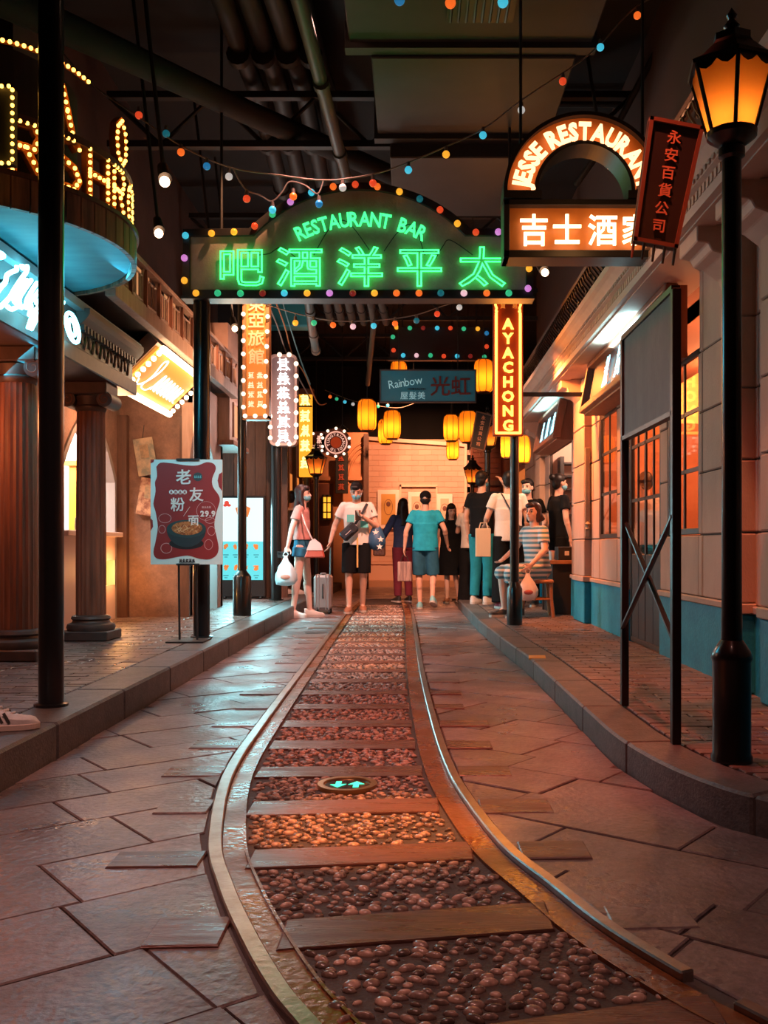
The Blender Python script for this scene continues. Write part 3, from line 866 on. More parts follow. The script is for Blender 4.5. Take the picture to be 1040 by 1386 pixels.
def wall_box(label, y0, y1, z0, z1, n, seed, xo=0.30, spread=0.78):
    """framed sign box tilted out over an opening, glowing characters on its face"""
    t = thing('shop_sign', label, 'sign', (WX, (y0 + y1) / 2, z0))
    T, B = V((WX - xo * 0.35, 0, z1)), V((WX - xo * 0.62, 0, z0)); Uy = V((0, -1, 0))
    W_ = (T - B); Hh = W_.length; W_.normalize(); N = W_.cross(V((0, 1, 0))); N = N if N.x < 0 else -N
    c = (T + B) / 2; c.y = (y0 + y1) / 2
    R = Matrix((Uy, W_, N)).transposed()
    Lh = y1 - y0
    obj('back_board', G().box(c - N * 0.03, (Lh - 0.06, Hh - 0.06, 0.03), R), bluedark_m, t)
    for a, b, dx, dy in ((0, (Hh - 0.03) / 2, Lh, 0.06), (0, -(Hh - 0.03) / 2, Lh, 0.06), ((Lh - 0.03) / 2, 0, 0.06, Hh), (-(Lh - 0.03) / 2, 0, 0.06, Hh)):
        obj('frame_rail', G().box(c + Uy * a + W_ * b, (dx, dy, 0.09), R), redwood_m, t, bevel=0.006)
    for s_ in (-1, 1): obj('side_cheek', G().prism([(0, 0), (xo * 0.62, 0), (xo * 0.35, z1 - z0), (0, z1 - z0)], (WX, c.y + s_ * (Lh / 2 - 0.01), z0), (-1, 0, 0), (0, 0, 1), (0, 0.02 * -s_, 0)), redwood_m, t)
    obj('bottom_board', G().bx(WX - xo * 0.62, WX, y0, y1, z0 - 0.03, z0), redwood_m, t)
    for i in range(n):
        u = Lh * spread * ((i + 0.5) / n - 0.5); me = mesh('character', scribble(seed + i, 5, 0.042), cy_n, smooth=True)
        inst('character', me, t, frame4(c + Uy * u + N * 0.012, Uy, W_) @ Matrix.Diagonal((Hh * 0.45, Hh * 0.62, Hh * 0.3, 1)))


wall_box('wood-framed box sign with white glowing characters over the snack counter opening', 10.85, 12.65, 2.14, 2.56, 3, 40)
wall_box('wood-framed box sign with a glowing character above the narrow window', 6.3, 9.1, 2.17, 2.62, 3, 60, spread=0.52)
# carved plaque on the pilaster
cpq = thing('pilaster_plaque', 'slim grey-green carved plaque on the orange-lit pilaster', 'plaque', (1.72, 9.715, 1.0))
obj('panel', G().bx(1.735, 1.785, 9.70, 9.722, 1.00, 1.90), M('verdigris', (0.24, 0.22, 0.17), 0.7, col2=(0.36, 0.27, 0.20), scale=12), cpq, bevel=0.004)
obj('finial', G().lathe([(0.0, 0.0), (0.025, 0.02), (0.012, 0.05), (0.03, 0.07), (0.0, 0.10)], (1.76, 9.70, 1.06), 10), MATS['verdigris'], cpq, smooth=True)

# ---------------------------------------------------------------- left building: arcade with columns, round balcony, wooden upper floor
wl = thing('wall_left', 'dark brown arcade wall with a lit pointed arch', None, (-3.15, 6, 0), kind='structure')
AW = -3.15


def arch_wall(parent, x, y0, y1, z0, z1, a0, a1, spring, apex, th=-0.22, mat=plaster_m):
    """wall in the plane X = x with a pointed arch from a0 to a1"""
    n = 14; cyy = (a0 + a1) / 2; hw = (a1 - a0) / 2
    curve = []
    for i in range(n + 1):
        t = -1 + 2 * i / n; curve.append((cyy + hw * t, spring + (apex - spring) * (1 - abs(t) ** 1.75)))
    g = G(); D = (th, 0, 0)
    pr_ = lambda poly: g.prism(poly, (x, 0, 0), (0, 1, 0), (0, 0, 1), D)
    pr_([(y0, z0), (a0, z0), (a0, z1), (y0, z1)]); pr_([(a1, z0), (y1, z0), (y1, z1), (a1, z1)])
    g.band(curve, [(p[0], z1) for p in curve], (x, 0, 0), (0, 1, 0), (0, 0, 1), D)
    obj('wall_panel', g, mat, parent)
    rim = [(a0, z0)] + curve + [(a1, z0)]
    inner = [(cyy + (p[0] - cyy) * (1 - 0.05 / hw), z0 if i in (0, len(rim) - 1) else p[1] - 0.05) for i, p in enumerate(rim)]
    obj('arch_trim', G().band(inner, rim, (x + 0.02, 0, 0), (0, 1, 0), (0, 0, 1), (th - 0.04, 0, 0)), M('arch_trim', (0.30, 0.26, 0.25), 0.5), parent)


arch_wall(wl, AW, 7.4, 10.3, 0, 2.9, 8.5, 10.12, 1.62, 2.22)
arch_wall(wl, AW, 3.0, 7.4, 0, 2.9, 5.3, 7.0, 1.62, 2.22)
# serving room behind the arch: pale walls, counter, lit niche
wl_in = struct('wall_serving_back', G().bx(-5.0, -4.9, 3.0, 11.9, 0, 2.9), M('serving_wall', (0.80, 0.72, 0.68), 0.6), 'pale back wall of the serving room')
struct('wall_serving_end', G().bx(-4.9, AW - 0.2, 10.25, 10.35, 0, 2.9), MATS['serving_wall'], 'pale end wall of the serving room')
struct('ceiling_serving', G().bx(-4.9, -2.9, 3, 12, 2.6, 2.66), M('serving_ceiling', (0.25, 0.5, 0.55), 0.7), 'ceiling of the serving room and arcade')  # teal of the neon light is put into the ceiling colour
sc_ = thing('serving_counter', 'pale pink serving counter under the pointed arch with a yellow lit niche', 'counter', (-3.2, 9.3, SL))
obj('lower_panel', G().bx(-3.5, -3.13, 8.52, 10.08, SL, 0.50), pale_m, sc_)
obj('upper_panel', G().bx(-3.5, -3.13, 8.52, 10.08, 0.76, 1.0), pale_m, sc_)
obj('front_panel', G().bx(-3.5, -3.13, 8.52, 9.62, 0.50, 0.76), pale_m, sc_)
obj('niche_light', G().bx(-3.48, -3.46, 9.62, 10.08, 0.50, 0.76), glow('niche_yellow', (1, 0.66, 0.02), 3.0), sc_)
obj('niche_side', G().bx(-3.46, -3.13, 10.06, 10.10, 0.48, 0.78), white_m, sc_)
obj('counter_top', G().bx(-3.55, -3.06, 8.52, 10.12, 1.0, 1.05), pale_m, sc_, bevel=0.006)
yp = thing('yellow_pillar', 'golden lit pillar standing behind the serving counter', 'pillar', (-3.4, 10.15, 1.05))
obj('shaft', G().bx(-3.62, -3.42, 10.08, 10.22, 1.05, 1.75), M('gold_pillar', (0.75, 0.36, 0.05), 0.4), yp); obj('head', G().bx(-3.66, -3.38, 10.05, 10.24, 1.75, 1.80), MATS['gold_pillar'], yp)
for k, yy in enumerate((9.65, 9.85)):
    b_ = thing('jar', ('dark glass jar on the serving counter, away from the golden pillar', 'dark glass jar on the serving counter next to the golden pillar')[k], 'jar', (-3.35, yy, 1.05), group='jars on the serving counter')
    obj('body', G().lathe([(0.05, 0), (0.055, 0.05), (0.05, 0.14), (0.03, 0.16), (0.03, 0.17)], (-3.35, yy, 1.05), 14), M('jar_glass', (0.10, 0.07, 0.05), 0.15), b_, smooth=True)
    obj('lid', G().lathe([(0.036, 0.17), (0.036, 0.2), (0, 0.2)], (-3.35, yy, 1.05), 14), white_m, b_)
ck = thing('kitchen_hood', 'pale grey extractor hood in the serving room', 'hood', (-4.4, 9.6, 1.5))
obj('canopy', G().prism([(-0.4, 0), (0.4, 0), (0.4, 0.15), (0.2, 0.42), (-0.4, 0.42)], (-4.4, 8.4, 1.45), (1, 0, 0), (0, 0, 1), (0, 1.8, 0)), M('hood_steel', (0.6, 0.55, 0.52), 0.4, metal=0.3), ck)
obj('lip', G().bx(-4.02, -3.98, 8.4, 10.2, 1.42, 1.47), MATS['hood_steel'], ck)
# end wall of the arcade with hanging posters
struct('wall_arcade_end', G().bx(AW - 0.02, -2.42, 10.3, 10.5, 0, 2.75), plaster_m, 'stained brown plaster wall closing the arcade')
struct('trim_1', G().bx(AW, AW + 0.10, 10.2, 10.32, SL, 2.3).bx(-2.50, -2.40, 10.26, 10.32, SL, 2.3), wood_m, 'dark corner boards of the arcade end wall')
poster_m = M('old_poster', (0.50, 0.36, 0.24), 0.7, col2=(0.22, 0.22, 0.18), scale=9, contrast=0.9)
poster2_m = M('old_poster_red', (0.52, 0.30, 0.18), 0.7, col2=(0.20, 0.08, 0.05), scale=14, contrast=0.9)


def hung_card(lab, cx_, cz_, wd, ht, rot, m_, y=10.24):
    t = thing('hanging_poster', lab, 'poster', (cx_, y, cz_ - ht / 2))
    R = Matrix.Rotation(rot, 3, 'Y')
    obj('card', G().box((cx_, y, cz_), (wd, 0.014, ht), R), m_, t, bevel=0.004)
    obj('portrait', G().box(V((cx_, y - 0.010, cz_)) + R @ V((0, 0, ht * 0.14)), (wd * 0.42, 0.006, ht * 0.36), R), M('poster_ink', (0.20, 0.17, 0.12), 0.8, col2=(0.45, 0.28, 0.16), scale=25), t)
    obj('cord', G().cone(V((cx_, y, cz_)) + R @ V((0, 0, ht / 2)), (cx_ - 0.02, y + 0.02, cz_ + ht / 2 + 0.14), 0.004, 0.004, 6), dark_m, t)


hung_card('worn tan portrait poster hanging tilted on the brown plaster wall', -2.86, 1.86, 0.21, 0.40, -0.16, poster_m)
hung_card('worn reddish poster hanging below the tan portrait poster', -2.83, 1.43, 0.21, 0.40, 0.16, poster2_m)
# fluted columns
colm = M('column_timber', (0.27, 0.105, 0.06), 0.5, col2=(0.10, 0.045, 0.03), scale=3, stretch=(7, 7, 0.5), bump=0.2, bscale=40)
cold = M('column_stone_dark', (0.055, 0.040, 0.036), 0.5, col2=(0.09, 0.06, 0.05), scale=12)


def column(x, y, r, label):
    t = thing('fluted_column', label, 'column', (x, y, SL))
    g = G(); n = 80; vs = []
    zs = [(0.20, 1.0), (0.7, 1.0), (1.2, 0.98), (1.85, 0.93)]
    for z, k in zs:
        for i in range(n):
            a = 2 * PI * i / n; f = 1 - 0.055 * (0.5 - 0.5 * math.cos(20 * a)) ** 0.6
            vs.append((x + math.cos(a) * r * k * f, y + math.sin(a) * r * k * f, SL + z))
    fs = [(j * n + i, j * n + (i + 1) % n, (j + 1) * n + (i + 1) % n, (j + 1) * n + i) for j in range(3) for i in range(n)]
    obj('shaft', g.add(vs, fs), colm, t)
    obj('plinth', G().bx(x - r * 1.62, x + r * 1.62, y - r * 1.62, y + r * 1.62, SL, SL + 0.075), cold, t, bevel=0.008)
    obj('base', G().lathe([(r * 1.55, 0.075), (r * 1.62, 0.10), (r * 1.55, 0.125), (r * 1.25, 0.14), (r * 1.2, 0.155), (r * 1.32, 0.17), (r * 1.25, 0.19), (r * 1.02, 0.20)], (x, y, SL), 36), cold, t, smooth=True)
    obj('neck', G().lathe([(r * 0.95, 1.84), (r * 1.06, 1.86), (r * 1.06, 1.88), (r * 0.98, 1.89), (r * 1.12, 1.96)], (x, y, SL), 36), cold, t, smooth=True)
    for sx in (-1, 1):
        sp_ = [(x + sx * (r * 1.25 + 0.055 * math.cos(a) * (1 - a / 11)), y - r * 1.05, SL + 1.93 + 0.055 * math.sin(a) * (1 - a / 11)) for a in [k * 0.5 for k in range(18)]]
        vo = obj('volute', G().cone((x + sx * r * 1.25, y - r * 1.1, SL + 1.93), (x + sx * r * 1.25, y + r * 1.1, SL + 1.93), 0.062, 0.062, 20, ref=(1, 0, 0)), cold, t, smooth=True)
        obj('scroll_line', G().tube(sp_, 0.009, 6), colm, vo, smooth=True)
    obj('abacus', G().bx(x - r * 1.45, x + r * 1.45, y - r * 1.3, y + r * 1.3, SL + 1.97, SL + 2.07), cold, t, bevel=0.008)


column(-2.62, 7.8, 0.118, 'reddish fluted column with a dark scrolled capital, nearer the noodle poster')
column(-2.66, 6.45, 0.125, 'reddish fluted column under the cyan script sign')
# entablature along the street and its cornice, sign board behind the cyan letters
en = thing('entablature', 'dark carved beam resting on the fluted columns', 'beam', (-2.62, 6, 2.22))
obj('architrave', G().bx(-2.84, -2.42, 2.6, 8.4, 2.22, 2.34), cold, en, bevel=0.008)
obj('frieze', G().bx(-2.82, -2.46, 2.6, 8.4, 2.34, 2.62), M('frieze_neon_tint', (0.07, 0.11, 0.125), 0.5, col2=(0.10, 0.14, 0.15), scale=5), en)  # bluish cast of the neon halo mixed into the frieze colour
obj('cornice_strip', G().prism([(-2.46, 2.52), (-2.42, 2.53), (-2.38, 2.57), (-2.36, 2.60), (-2.36, 2.64), (-2.46, 2.64)], (0, 7.0, 0), (1, 0, 0), (0, 0, 1), (0, 1.4, 0)), M('cornice_grey', (0.16, 0.14, 0.13), 0.6), en)
dm2 = mesh('dentil', G().bx(-0.018, 0.018, -0.02, 0.02, -0.025, 0.025), MATS['cornice_grey'])
for i in range(18): inst('dentil', dm2, en, Matrix.Translation((-2.43, 7.05 + i * 0.075, 2.505)))
lf = []
for i in range(15):                     # carved leaves on the frieze
    lf.append((7.0 + i * 0.09, 2.42))
lm = mesh('carved_leaf', G().ball((0, 0, 0), (0.012, 0.03, 0.06), 8, 5), cold, smooth=True)
for i, (yy, zz) in enumerate(lf): inst('carved_leaf', lm, en, Matrix.Translation((-2.455, yy, zz + (0.025 if i % 2 else 0))) @ Matrix.Rotation(0.4 if i % 2 else -0.4, 4, 'X'))
struct('ceiling_arcade', G().bx(AW, -2.40, 2.6, 10.4, 2.62, 2.68), M('arcade_soffit', (0.22, 0.40, 0.45), 0.65, col2=(0.30, 0.42, 0.45), scale=2), 'plaster ceiling of the arcade painted as lit cyan')  # cyan light on this ceiling is part of its colour
# round balcony: disc, wooden rim, back ring, bulb letters
BX, BY, BR = -2.78, 5.85, 1.02
rb_ = thing('round_balcony', 'round balcony with underside painted as lit cyan and weathered timber rim over the arcade', 'balcony', (BX, BY, 2.72))
obj('disc', G().lathe([(BR - 0.01, 0.0), (BR - 0.01, 0.05), (0.0, 0.05)], (BX, BY, 2.70), 72), M('balcony_soffit', (0.022, 0.20, 0.27), 0.6, col2=(0.05, 0.28, 0.35), scale=3, stretch=(1, 3, 1)), rb_)  # neon light on the underside painted in as cyan
rim_m = M('rim_timber', (0.26, 0.13, 0.08), 0.6, col2=(0.07, 0.045, 0.035), scale=3.5, stretch=(5, 5, 0.5), contrast=0.8)
nst = 64
for i in range(nst):
    a0, a1 = 2 * PI * i / nst + 0.004, 2 * PI * (i + 1) / nst - 0.004
    if math.cos((a0 + a1) / 2) < -0.55: continue
    inn = [(math.cos(a) * BR, math.sin(a) * BR) for a in (a0, a1)]; out = [(math.cos(a) * (BR + 0.03), math.sin(a) * (BR + 0.03)) for a in (a0, a1)]
    obj('rim_stave', G().band(inn, out, (BX, BY, 2.68), (1, 0, 0), (0, 1, 0), (0, 0, 0.17)), rim_m, rb_)
ring = lambda z0, z1, r0, r1: G().band([(math.cos(2 * PI * i / 72) * r0, math.sin(2 * PI * i / 72) * r0) for i in range(72)], [(math.cos(2 * PI * i / 72) * r1, math.sin(2 * PI * i / 72) * r1) for i in range(72)], (BX, BY, z0), (1, 0, 0), (0, 1, 0), (0, 0, z1 - z0), closed=True)
obj('rim_cap', ring(2.85, 2.875, BR - 0.03, BR + 0.045), wood_m, rb_)
obj('middle_ring', ring(3.155, 3.195, BR - 0.06, BR + 0.01), wood_m, rb_)
obj('drum_wall', ring(2.75, 3.70, BR - 0.36, BR - 0.33), M('drum_dark', (0.04, 0.02, 0.015), 0.8), rb_)
for i in range(9):
    a = -1.9 + i * 0.45; obj('strut', G().cone((BX + math.cos(a) * (BR - 0.05), BY + math.sin(a) * (BR - 0.05), 2.75), (BX + math.cos(a) * (BR - 0.05), BY + math.sin(a) * (BR - 0.05), 3.16), 0.015, 0.015, 8), iron_m, rb_)
# bulb-lined marquee letters standing on the balcony ring
bulb_gold = glow('marquee_bulb', (1.0, 0.45, 0.06), 7.0)
mb = mesh('bulb', G().ball((0, 0, 0), 0.0115, 8, 5), bulb_gold, smooth=True)
letter_box_m = M('letter_return', (0.30, 0.09, 0.02), 0.5)
ST = {'A': [[(0, 0), (0.5, 1), (1, 0)], [(0.22, 0.4), (0.78, 0.4)]], 'R': [[(0, 0), (0, 1), (0.7, 1), (0.9, 0.78), (0.7, 0.52), (0, 0.52)], [(0.4, 0.52), (0.95, 0)]],
      'S': [[(0.95, 0.86), (0.7, 1), (0.25, 1), (0.05, 0.78), (0.25, 0.56), (0.75, 0.44), (0.95, 0.22), (0.72, 0), (0.25, 0), (0.05, 0.14)]],
      'H': [[(0, 0), (0, 1)], [(1, 0), (1, 1)], [(0, 0.5), (1, 0.5)]], 'I': [[(0.5, 0), (0.5, 1)]], '0': [[(0.5, 0), (0.1, 0.2), (0, 0.5), (0.1, 0.8), (0.5, 1), (0.9, 0.8), (1, 0.5), (0.9, 0.2), (0.5, 0)]],
      'U': [[(0, 1), (0, 0.25), (0.3, 0), (0.7, 0), (1, 0.25), (1, 1)]], 'box': [[(0, 0), (1, 0), (1, 1), (0, 1), (0, 0)]]}


def cyl_letter(root, ch, a_mid, z0, ht, wd, R=BR - 0.01, step=0.048):
    P = lambda u, v, o=0: V((BX + math.cos(a_mid + (u - 0.5) * wd / R) * (R + o), BY + math.sin(a_mid + (u - 0.5) * wd / R) * (R + o), z0 + v * ht))
    g = G(); spots = []
    for line in ST[ch]:
        fine = []
        for (u0, v0), (u1, v1) in zip(line, line[1:]):
            L = math.hypot((u1 - u0) * wd, (v1 - v0) * ht); m = max(1, round(L / step))
            fine += [(u0 + (u1 - u0) * k / m, v0 + (v1 - v0) * k / m) for k in range(m)]
        fine.append(line[-1]); spots += fine
        pts_in = [P(u, v, -0.03) for u, v in fine]; pts_out = [P(u, v, 0.01) for u, v in fine]
        n = len(fine); vs = []
        for i in range(n):                    # channel strip: flat back with two returns
            d = (pts_out[min(i + 1, n - 1)] - pts_out[max(i - 1, 0)]).normalized(); c3 = (pts_out[i] - pts_in[i]).normalized(); s3 = d.cross(c3) * 0.024
            vs += [pts_in[i] + s3, pts_in[i] - s3, pts_out[i] + s3 * 1.0, pts_out[i] - s3 * 1.0]
        fs = []
        for i in range(n - 1):
            o = 4 * i; fs += [(o, o + 1, o + 5, o + 4), (o, o + 4, o + 6, o + 2), (o + 1, o + 3, o + 7, o + 5)]
        g.add(vs, fs)
    L_ = obj('letter', g, letter_box_m, root)
    for u, v in spots: inst('bulb', mb, L_, Matrix.Translation(P(u, v, 0.012)))


mq = thing('marquee_letters', 'gold bulb-lined marquee letters standing on the round balcony', 'marquee letters', (BX, BY, 2.88))
for i, ch in enumerate(('A', 'R', 'S', 'H', 'R', '0', 'U', 'I')):
    cyl_letter(mq, ch, -1.02 + i * 0.235, 2.89, 0.27, 0.165, step=0.04)
for ch, a in (('0', -0.05), ('A', -0.60)): cyl_letter(mq, ch, a, 3.20, 0.27, 0.15, step=0.04)
# arc of bulbs above and a bulb-outlined panel further back
arcp = [V((BX + math.cos(a) * BR, BY + math.sin(a) * BR, 3.56 - 0.30 * ((a + 0.75) ** 2))) for a in [-1.10 + 0.036 * k for k in range(20)]]
ab = obj('bulb_arc', G().tube([p for p in arcp], 0.012, 6), letter_box_m, mq)
for p in arcp: inst('bulb', mb, ab, Matrix.Translation(p + V((0.01, -0.012, 0))))
bp_ = thing('bulb_outlined_sign', 'dark panel outlined with gold bulbs at the edge of the round balcony', 'sign', (-2.6, 4.75, 2.9))
qc = [px(-40, 118, 4.9), px(18, 118, 4.9), px(18, 222, 4.9), px(-40, 222, 4.9)]
obj('board', G().add([*qc, *[p + V((0, 0.05, 0)) for p in qc]], [(0, 1, 2, 3), (7, 6, 5, 4), (0, 4, 5, 1), (1, 5, 6, 2), (2, 6, 7, 3), (3, 7, 4, 0)]), M('panel_dark', (0.02, 0.022, 0.02), 0.7), bp_)
obj('stand', G().bx(qc[3].x, qc[3].x + 0.05, 4.9, 4.95, 2.75, qc[3].z + 0.05), iron_m, bp_)
for a, b, m in ((0, 1, 6), (1, 2, 10), (2, 3, 6)):
    for k in range(m): inst('bulb', mb, bp_, Matrix.Translation(qc[a].lerp(qc[b], (k + 0.5) / m) + V((0, -0.012, 0))) @ Matrix.Scale(0.9, 4))
# upper balcony with wooden fretwork
ub = thing('fretwork_balcony', 'timber balcony with open fretwork railing above the yellow lightbox', 'balcony', (-2.3, 10, 2.66))
obj('fascia', G().bx(-2.25, -2.17, 7.0, 11.9, 2.73, 2.85), pinkwood_m, ub, bevel=0.004)
obj('deck', G().bx(-2.9, -2.25, 7.0, 11.9, 2.80, 2.84), wdark_m, ub)
obj('handrail', G().bx(-2.24, -2.17, 7.0, 11.9, 3.17, 3.21), pinkwood_m, ub, bevel=0.004)
obj('lower_rail', G().bx(-2.22, -2.19, 7.0, 11.9, 2.86, 2.875), pinkwood_m, ub)
k = 0; y = 7.05
while y < 11.8:
    obj('post', G().bx(-2.225, -2.185, y, y + 0.035, 2.85, 3.17), redwood_m, ub)
    g = G(); ya, yb = y + 0.07, y + 0.34
    for a, b in (((ya, 2.90), (ya, 3.10)), ((yb, 2.90), (yb, 3.10)), ((ya, 3.10), (yb, 3.10)), ((ya, 2.90), (yb, 2.90)), ((ya, 3.10), (ya - 0.04, 3.17)), ((yb, 3.10), (yb + 0.04, 3.17)), ((ya, 2.90), (ya - 0.04, 2.84)), ((yb, 2.90), (yb + 0.04, 2.84)),
                 ((ya + 0.07, 2.90), (ya + 0.07, 3.10)), ((yb - 0.07, 2.90), (yb - 0.07, 3.10))):
        g.cone((-2.205, a[0], a[1]), (-2.205, b[0], b[1]), 0.011, 0.011, 4)
    obj('fretwork', g, pinkwood_m, ub); y += 0.41
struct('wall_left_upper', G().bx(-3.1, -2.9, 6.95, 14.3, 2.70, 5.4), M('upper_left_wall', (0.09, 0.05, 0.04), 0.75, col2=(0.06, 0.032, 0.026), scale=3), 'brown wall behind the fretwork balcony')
for i in range(4):
    yy = 7.6 + i * 1.15
    w_ = thing('window_%d' % (3 + i), 'lit window behind the fretwork balcony', None, (-2.9, yy, 2.9), kind='structure')
    obj('pane', G().bx(-2.895, -2.89, yy, yy + 0.6, 2.85, 3.9), glow('warm_window', (1, 0.42, 0.16), 0.6), w_)
    obj('frame', G().bx(-2.90, -2.87, yy - 0.04, yy, 2.8, 3.94).bx(-2.90, -2.87, yy + 0.6, yy + 0.64, 2.8, 3.94).bx(-2.9, -2.87, yy + 0.29, yy + 0.31, 2.8, 3.94), wood_m, w_)
# street facade beyond the arcade with a second pointed arch lit cyan-white
wf = thing('wall_left_front', 'pink-lit timber and plaster facade with a bright pointed arch', None, (-2.42, 11, 0), kind='structure')
arch_wall(wf, -2.42, 10.3, 12.15, 0, 2.75, 10.62, 11.78, 1.7, 2.16, th=-0.12, mat=M('facade_pink', (0.44, 0.26, 0.20), 0.65, col2=(0.33, 0.18, 0.14), scale=4, bump=0.2))
struct('wall_arch_shop', G().bx(-3.5, -3.42, 10.5, 14.2, 0, 2.7), M('glowing_shop_wall', (0.75, 0.9, 0.92), 0.5, emit=(0.75, 0.97, 1.0), es=0.9), 'self-glowing pale back wall inside the second arch')  # brightness of the lit shop put in as emission of the wall
struct('wall_arch_lining', G().bx(-3.4, -2.56, 11.98, 12.04, 0, 2.7), M('glowing_lining', (0.85, 0.9, 0.9), 0.5, emit=(0.85, 0.97, 1.0), es=1.0), 'self-glowing white wall seen through the second arch')  # added wall, its lit look comes from emission
struct('wall_front_end', G().bx(-3.45, -2.42, 12.05, 12.17, 0, 2.75), wood_m, 'timber end of the pink facade')
# wooden corbel carrying the lightbox
cb = thing('timber_corbel', 'pale timber corbel at the far end of the yellow lightbox', 'corbel', (-2.4, 10.2, 1.6))
obj('arm', G().prism([(0, 0), (0.05, 0), (0.12, 0.5), (0.24, 0.72), (0.24, 0.8), (0, 0.8)], (-2.44, 10.12, 1.62), (1, 0, 0), (0, 0, 1), (0, 0.14, 0)), pinkwood_m, cb)
obj('boss', G().ball((-2.24, 10.19, 2.36), (0.07, 0.07, 0.09), 14, 8), pinkwood_m, cb, smooth=True)
# bay of the upper floor further on
by_ = thing('bay_window', 'timber bay window jutting from the pink facade above the menu screen', 'bay window', (-2.5, 12.6, 2.3))
obj('body', G().bx(-3.0, -2.28, 11.9, 12.9, 2.22, 2.75), pinkwood_m, by_); obj('upper_body', G().bx(-3.0, -2.32, 12.0, 13.2, 2.75, 3.7), M('facade_pink', ), by_)
obj('sill', G().bx(-3.0, -2.22, 11.85, 12.95, 2.16, 2.22), redwood_m, by_, bevel=0.005)
obj('ledge', G().bx(-3.0, -2.0, 11.95, 12.1, 2.76, 2.82), pinkwood_m, by_)
obj('lit_pane', G().bx(-2.285, -2.275, 12.1, 12.75, 2.30, 2.70), glow('warm_pane', (1, 0.4, 0.14), 0.9), by_)
for yy in (12.1, 12.42, 12.75): obj('mullion', G().bx(-2.29, -2.26, yy - 0.02, yy + 0.02, 2.28, 2.72), redwood_m, by_)
# vertical boards closing the recess behind the menu screen
wb = thing('wall_boards', 'vertical brown boards behind the menu screen', None, (-2.5, 14.2, 0), kind='structure')
for i in range(9): obj('plank', G().bx(-3.3 + i * 0.16, -3.3 + i * 0.16 + 0.154, 14.2 + (i % 2) * 0.006, 14.26, SL, 3.2), wood_m, wb)
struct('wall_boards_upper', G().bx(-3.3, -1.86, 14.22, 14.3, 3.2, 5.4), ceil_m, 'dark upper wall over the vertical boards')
# further shop fronts on the left
fl = thing('wall_left_far', 'dark far shopfronts with orange glow', None, (-2.2, 17, 0), kind='structure')
farw_m = M('far_front', (0.24, 0.09, 0.045), 0.6, col2=(0.14, 0.05, 0.03), scale=3)
obj('wall_panel', G().bx(-2.4, -2.2, 14.3, 20.6, 0, 3.4), farw_m, fl)
for i in range(6): obj('pilaster', G().bx(-2.2, -2.14, 14.5 + i, 14.62 + i, 0, 3.1), wood_m, fl)
for i in range(5): obj('shop_pane', G().bx(-2.2, -2.19, 14.75 + i, 15.35 + i, 0.9, 2.2), glow('far_shop_glow', (1, 0.28, 0.05), 0.7), fl)
# ornate orange facade at the end on the left, with arch mouldings and a brown door
ef = thing('wall_end_left', 'orange-lit facade with arch mouldings at the end of the lane', None, (-1.6, 20.6, 0), kind='structure')
orp_m = M('orange_plaster', (0.58, 0.27, 0.13), 0.65, col2=(0.48, 0.20, 0.09), scale=2.5, bump=0.15)
obj('wall_panel', G().bx(-3.0, -0.98, 20.6, 20.8, 0, 3.35), orp_m, ef)
obj('string_course', G().bx(-2.4, -1.0, 20.52, 20.6, 2.32, 2.40), orp_m, ef)
obj('brown_panel', G().bx(-2.35, -1.72, 20.56, 20.6, 0.05, 2.25), M('brown_panel', (0.16, 0.05, 0.03), 0.5), ef)
for k in range(3):
    obj('arch_moulding', G().tube([(-1.02 - math.cos(t) * 0.0 - (0.38 + 0.08 * k) * math.sin(t), 20.58, 2.2 + (0.75 + 0.09 * k) * math.cos(t)) for t in [0.08 * j for j in range(20)]], 0.022, 6), orp_m, ef)
obj('corner_post', G().bx(-1.06, -0.96, 20.4, 20.6, 0, 3.3), wood_m, ef)
wl_ = thing('wall_lantern', 'small yellow-lit wall lantern on the brown panel', 'lantern', (-1.83, 20.5, 1.5))
c = px(443, 687, 20.5)
obj('glow_panel', G().bx(c.x - 0.085, c.x + 0.085, 20.47, 20.54, c.z - 0.22, c.z + 0.22), glow('lantern_yellow', (1, 0.42, 0.03), 1.5), wl_)
for dx in (-0.09, 0, 0.09): obj('bar', G().bx(c.x + dx - 0.012, c.x + dx + 0.012, 20.45, 20.55, c.z - 0.27, c.z + 0.27), dark_m, wl_)
for dz in (-0.26, 0.26, -0.1, 0.1): obj('cross_bar', G().bx(c.x - 0.1, c.x + 0.1, 20.45, 20.55, c.z + dz - 0.012, c.z + dz + 0.012), dark_m, wl_)
# end wall: peach brick wall with framed pictures on a step
ew = thing('wall_end', 'peach brick end wall with a panel frame, lit orange', None, (0.1, 22, 0), kind='structure')
ewm = M('peach_brick', (0.60, 0.36, 0.27), 0.65, rnd=0.07)
obj('joint_mortar', G().bx(-1.4, 1.22, 22.02, 22.2, 0, 3.36), M('peach_joint', (0.56, 0.31, 0.20), 0.8), ew)
bme = mesh('brick', G().bx(-0.148, 0.148, -0.010, 0.0, -0.058, 0.058), ewm, bevel=0.002)
r = 0; z = 0.62
cnt = 0
while z < 3.3 and cnt < 288:
    x = -1.35 + (0.15 if r % 2 else 0)
    while x + 0.145 < 1.24:
        inst('brick', bme, ew, Matrix.Translation((x + 0.1, 22.02, z))); x += 0.302; cnt += 1
    z += 0.122; r += 1
obj('skirting', G().bx(-1.4, 1.22, 21.93, 22.02, 0.0, 0.5), ewm, ew); obj('skirting_cap', G().bx(-1.4, 1.22, 21.90, 22.02, 0.5, 0.55), ewm, ew)
obj('edge_post', G().bx(1.16, 1.22, 21.9, 22.02, 0, 3.3), M('pale_edge', (0.75, 0.50, 0.36), 0.5), ew)
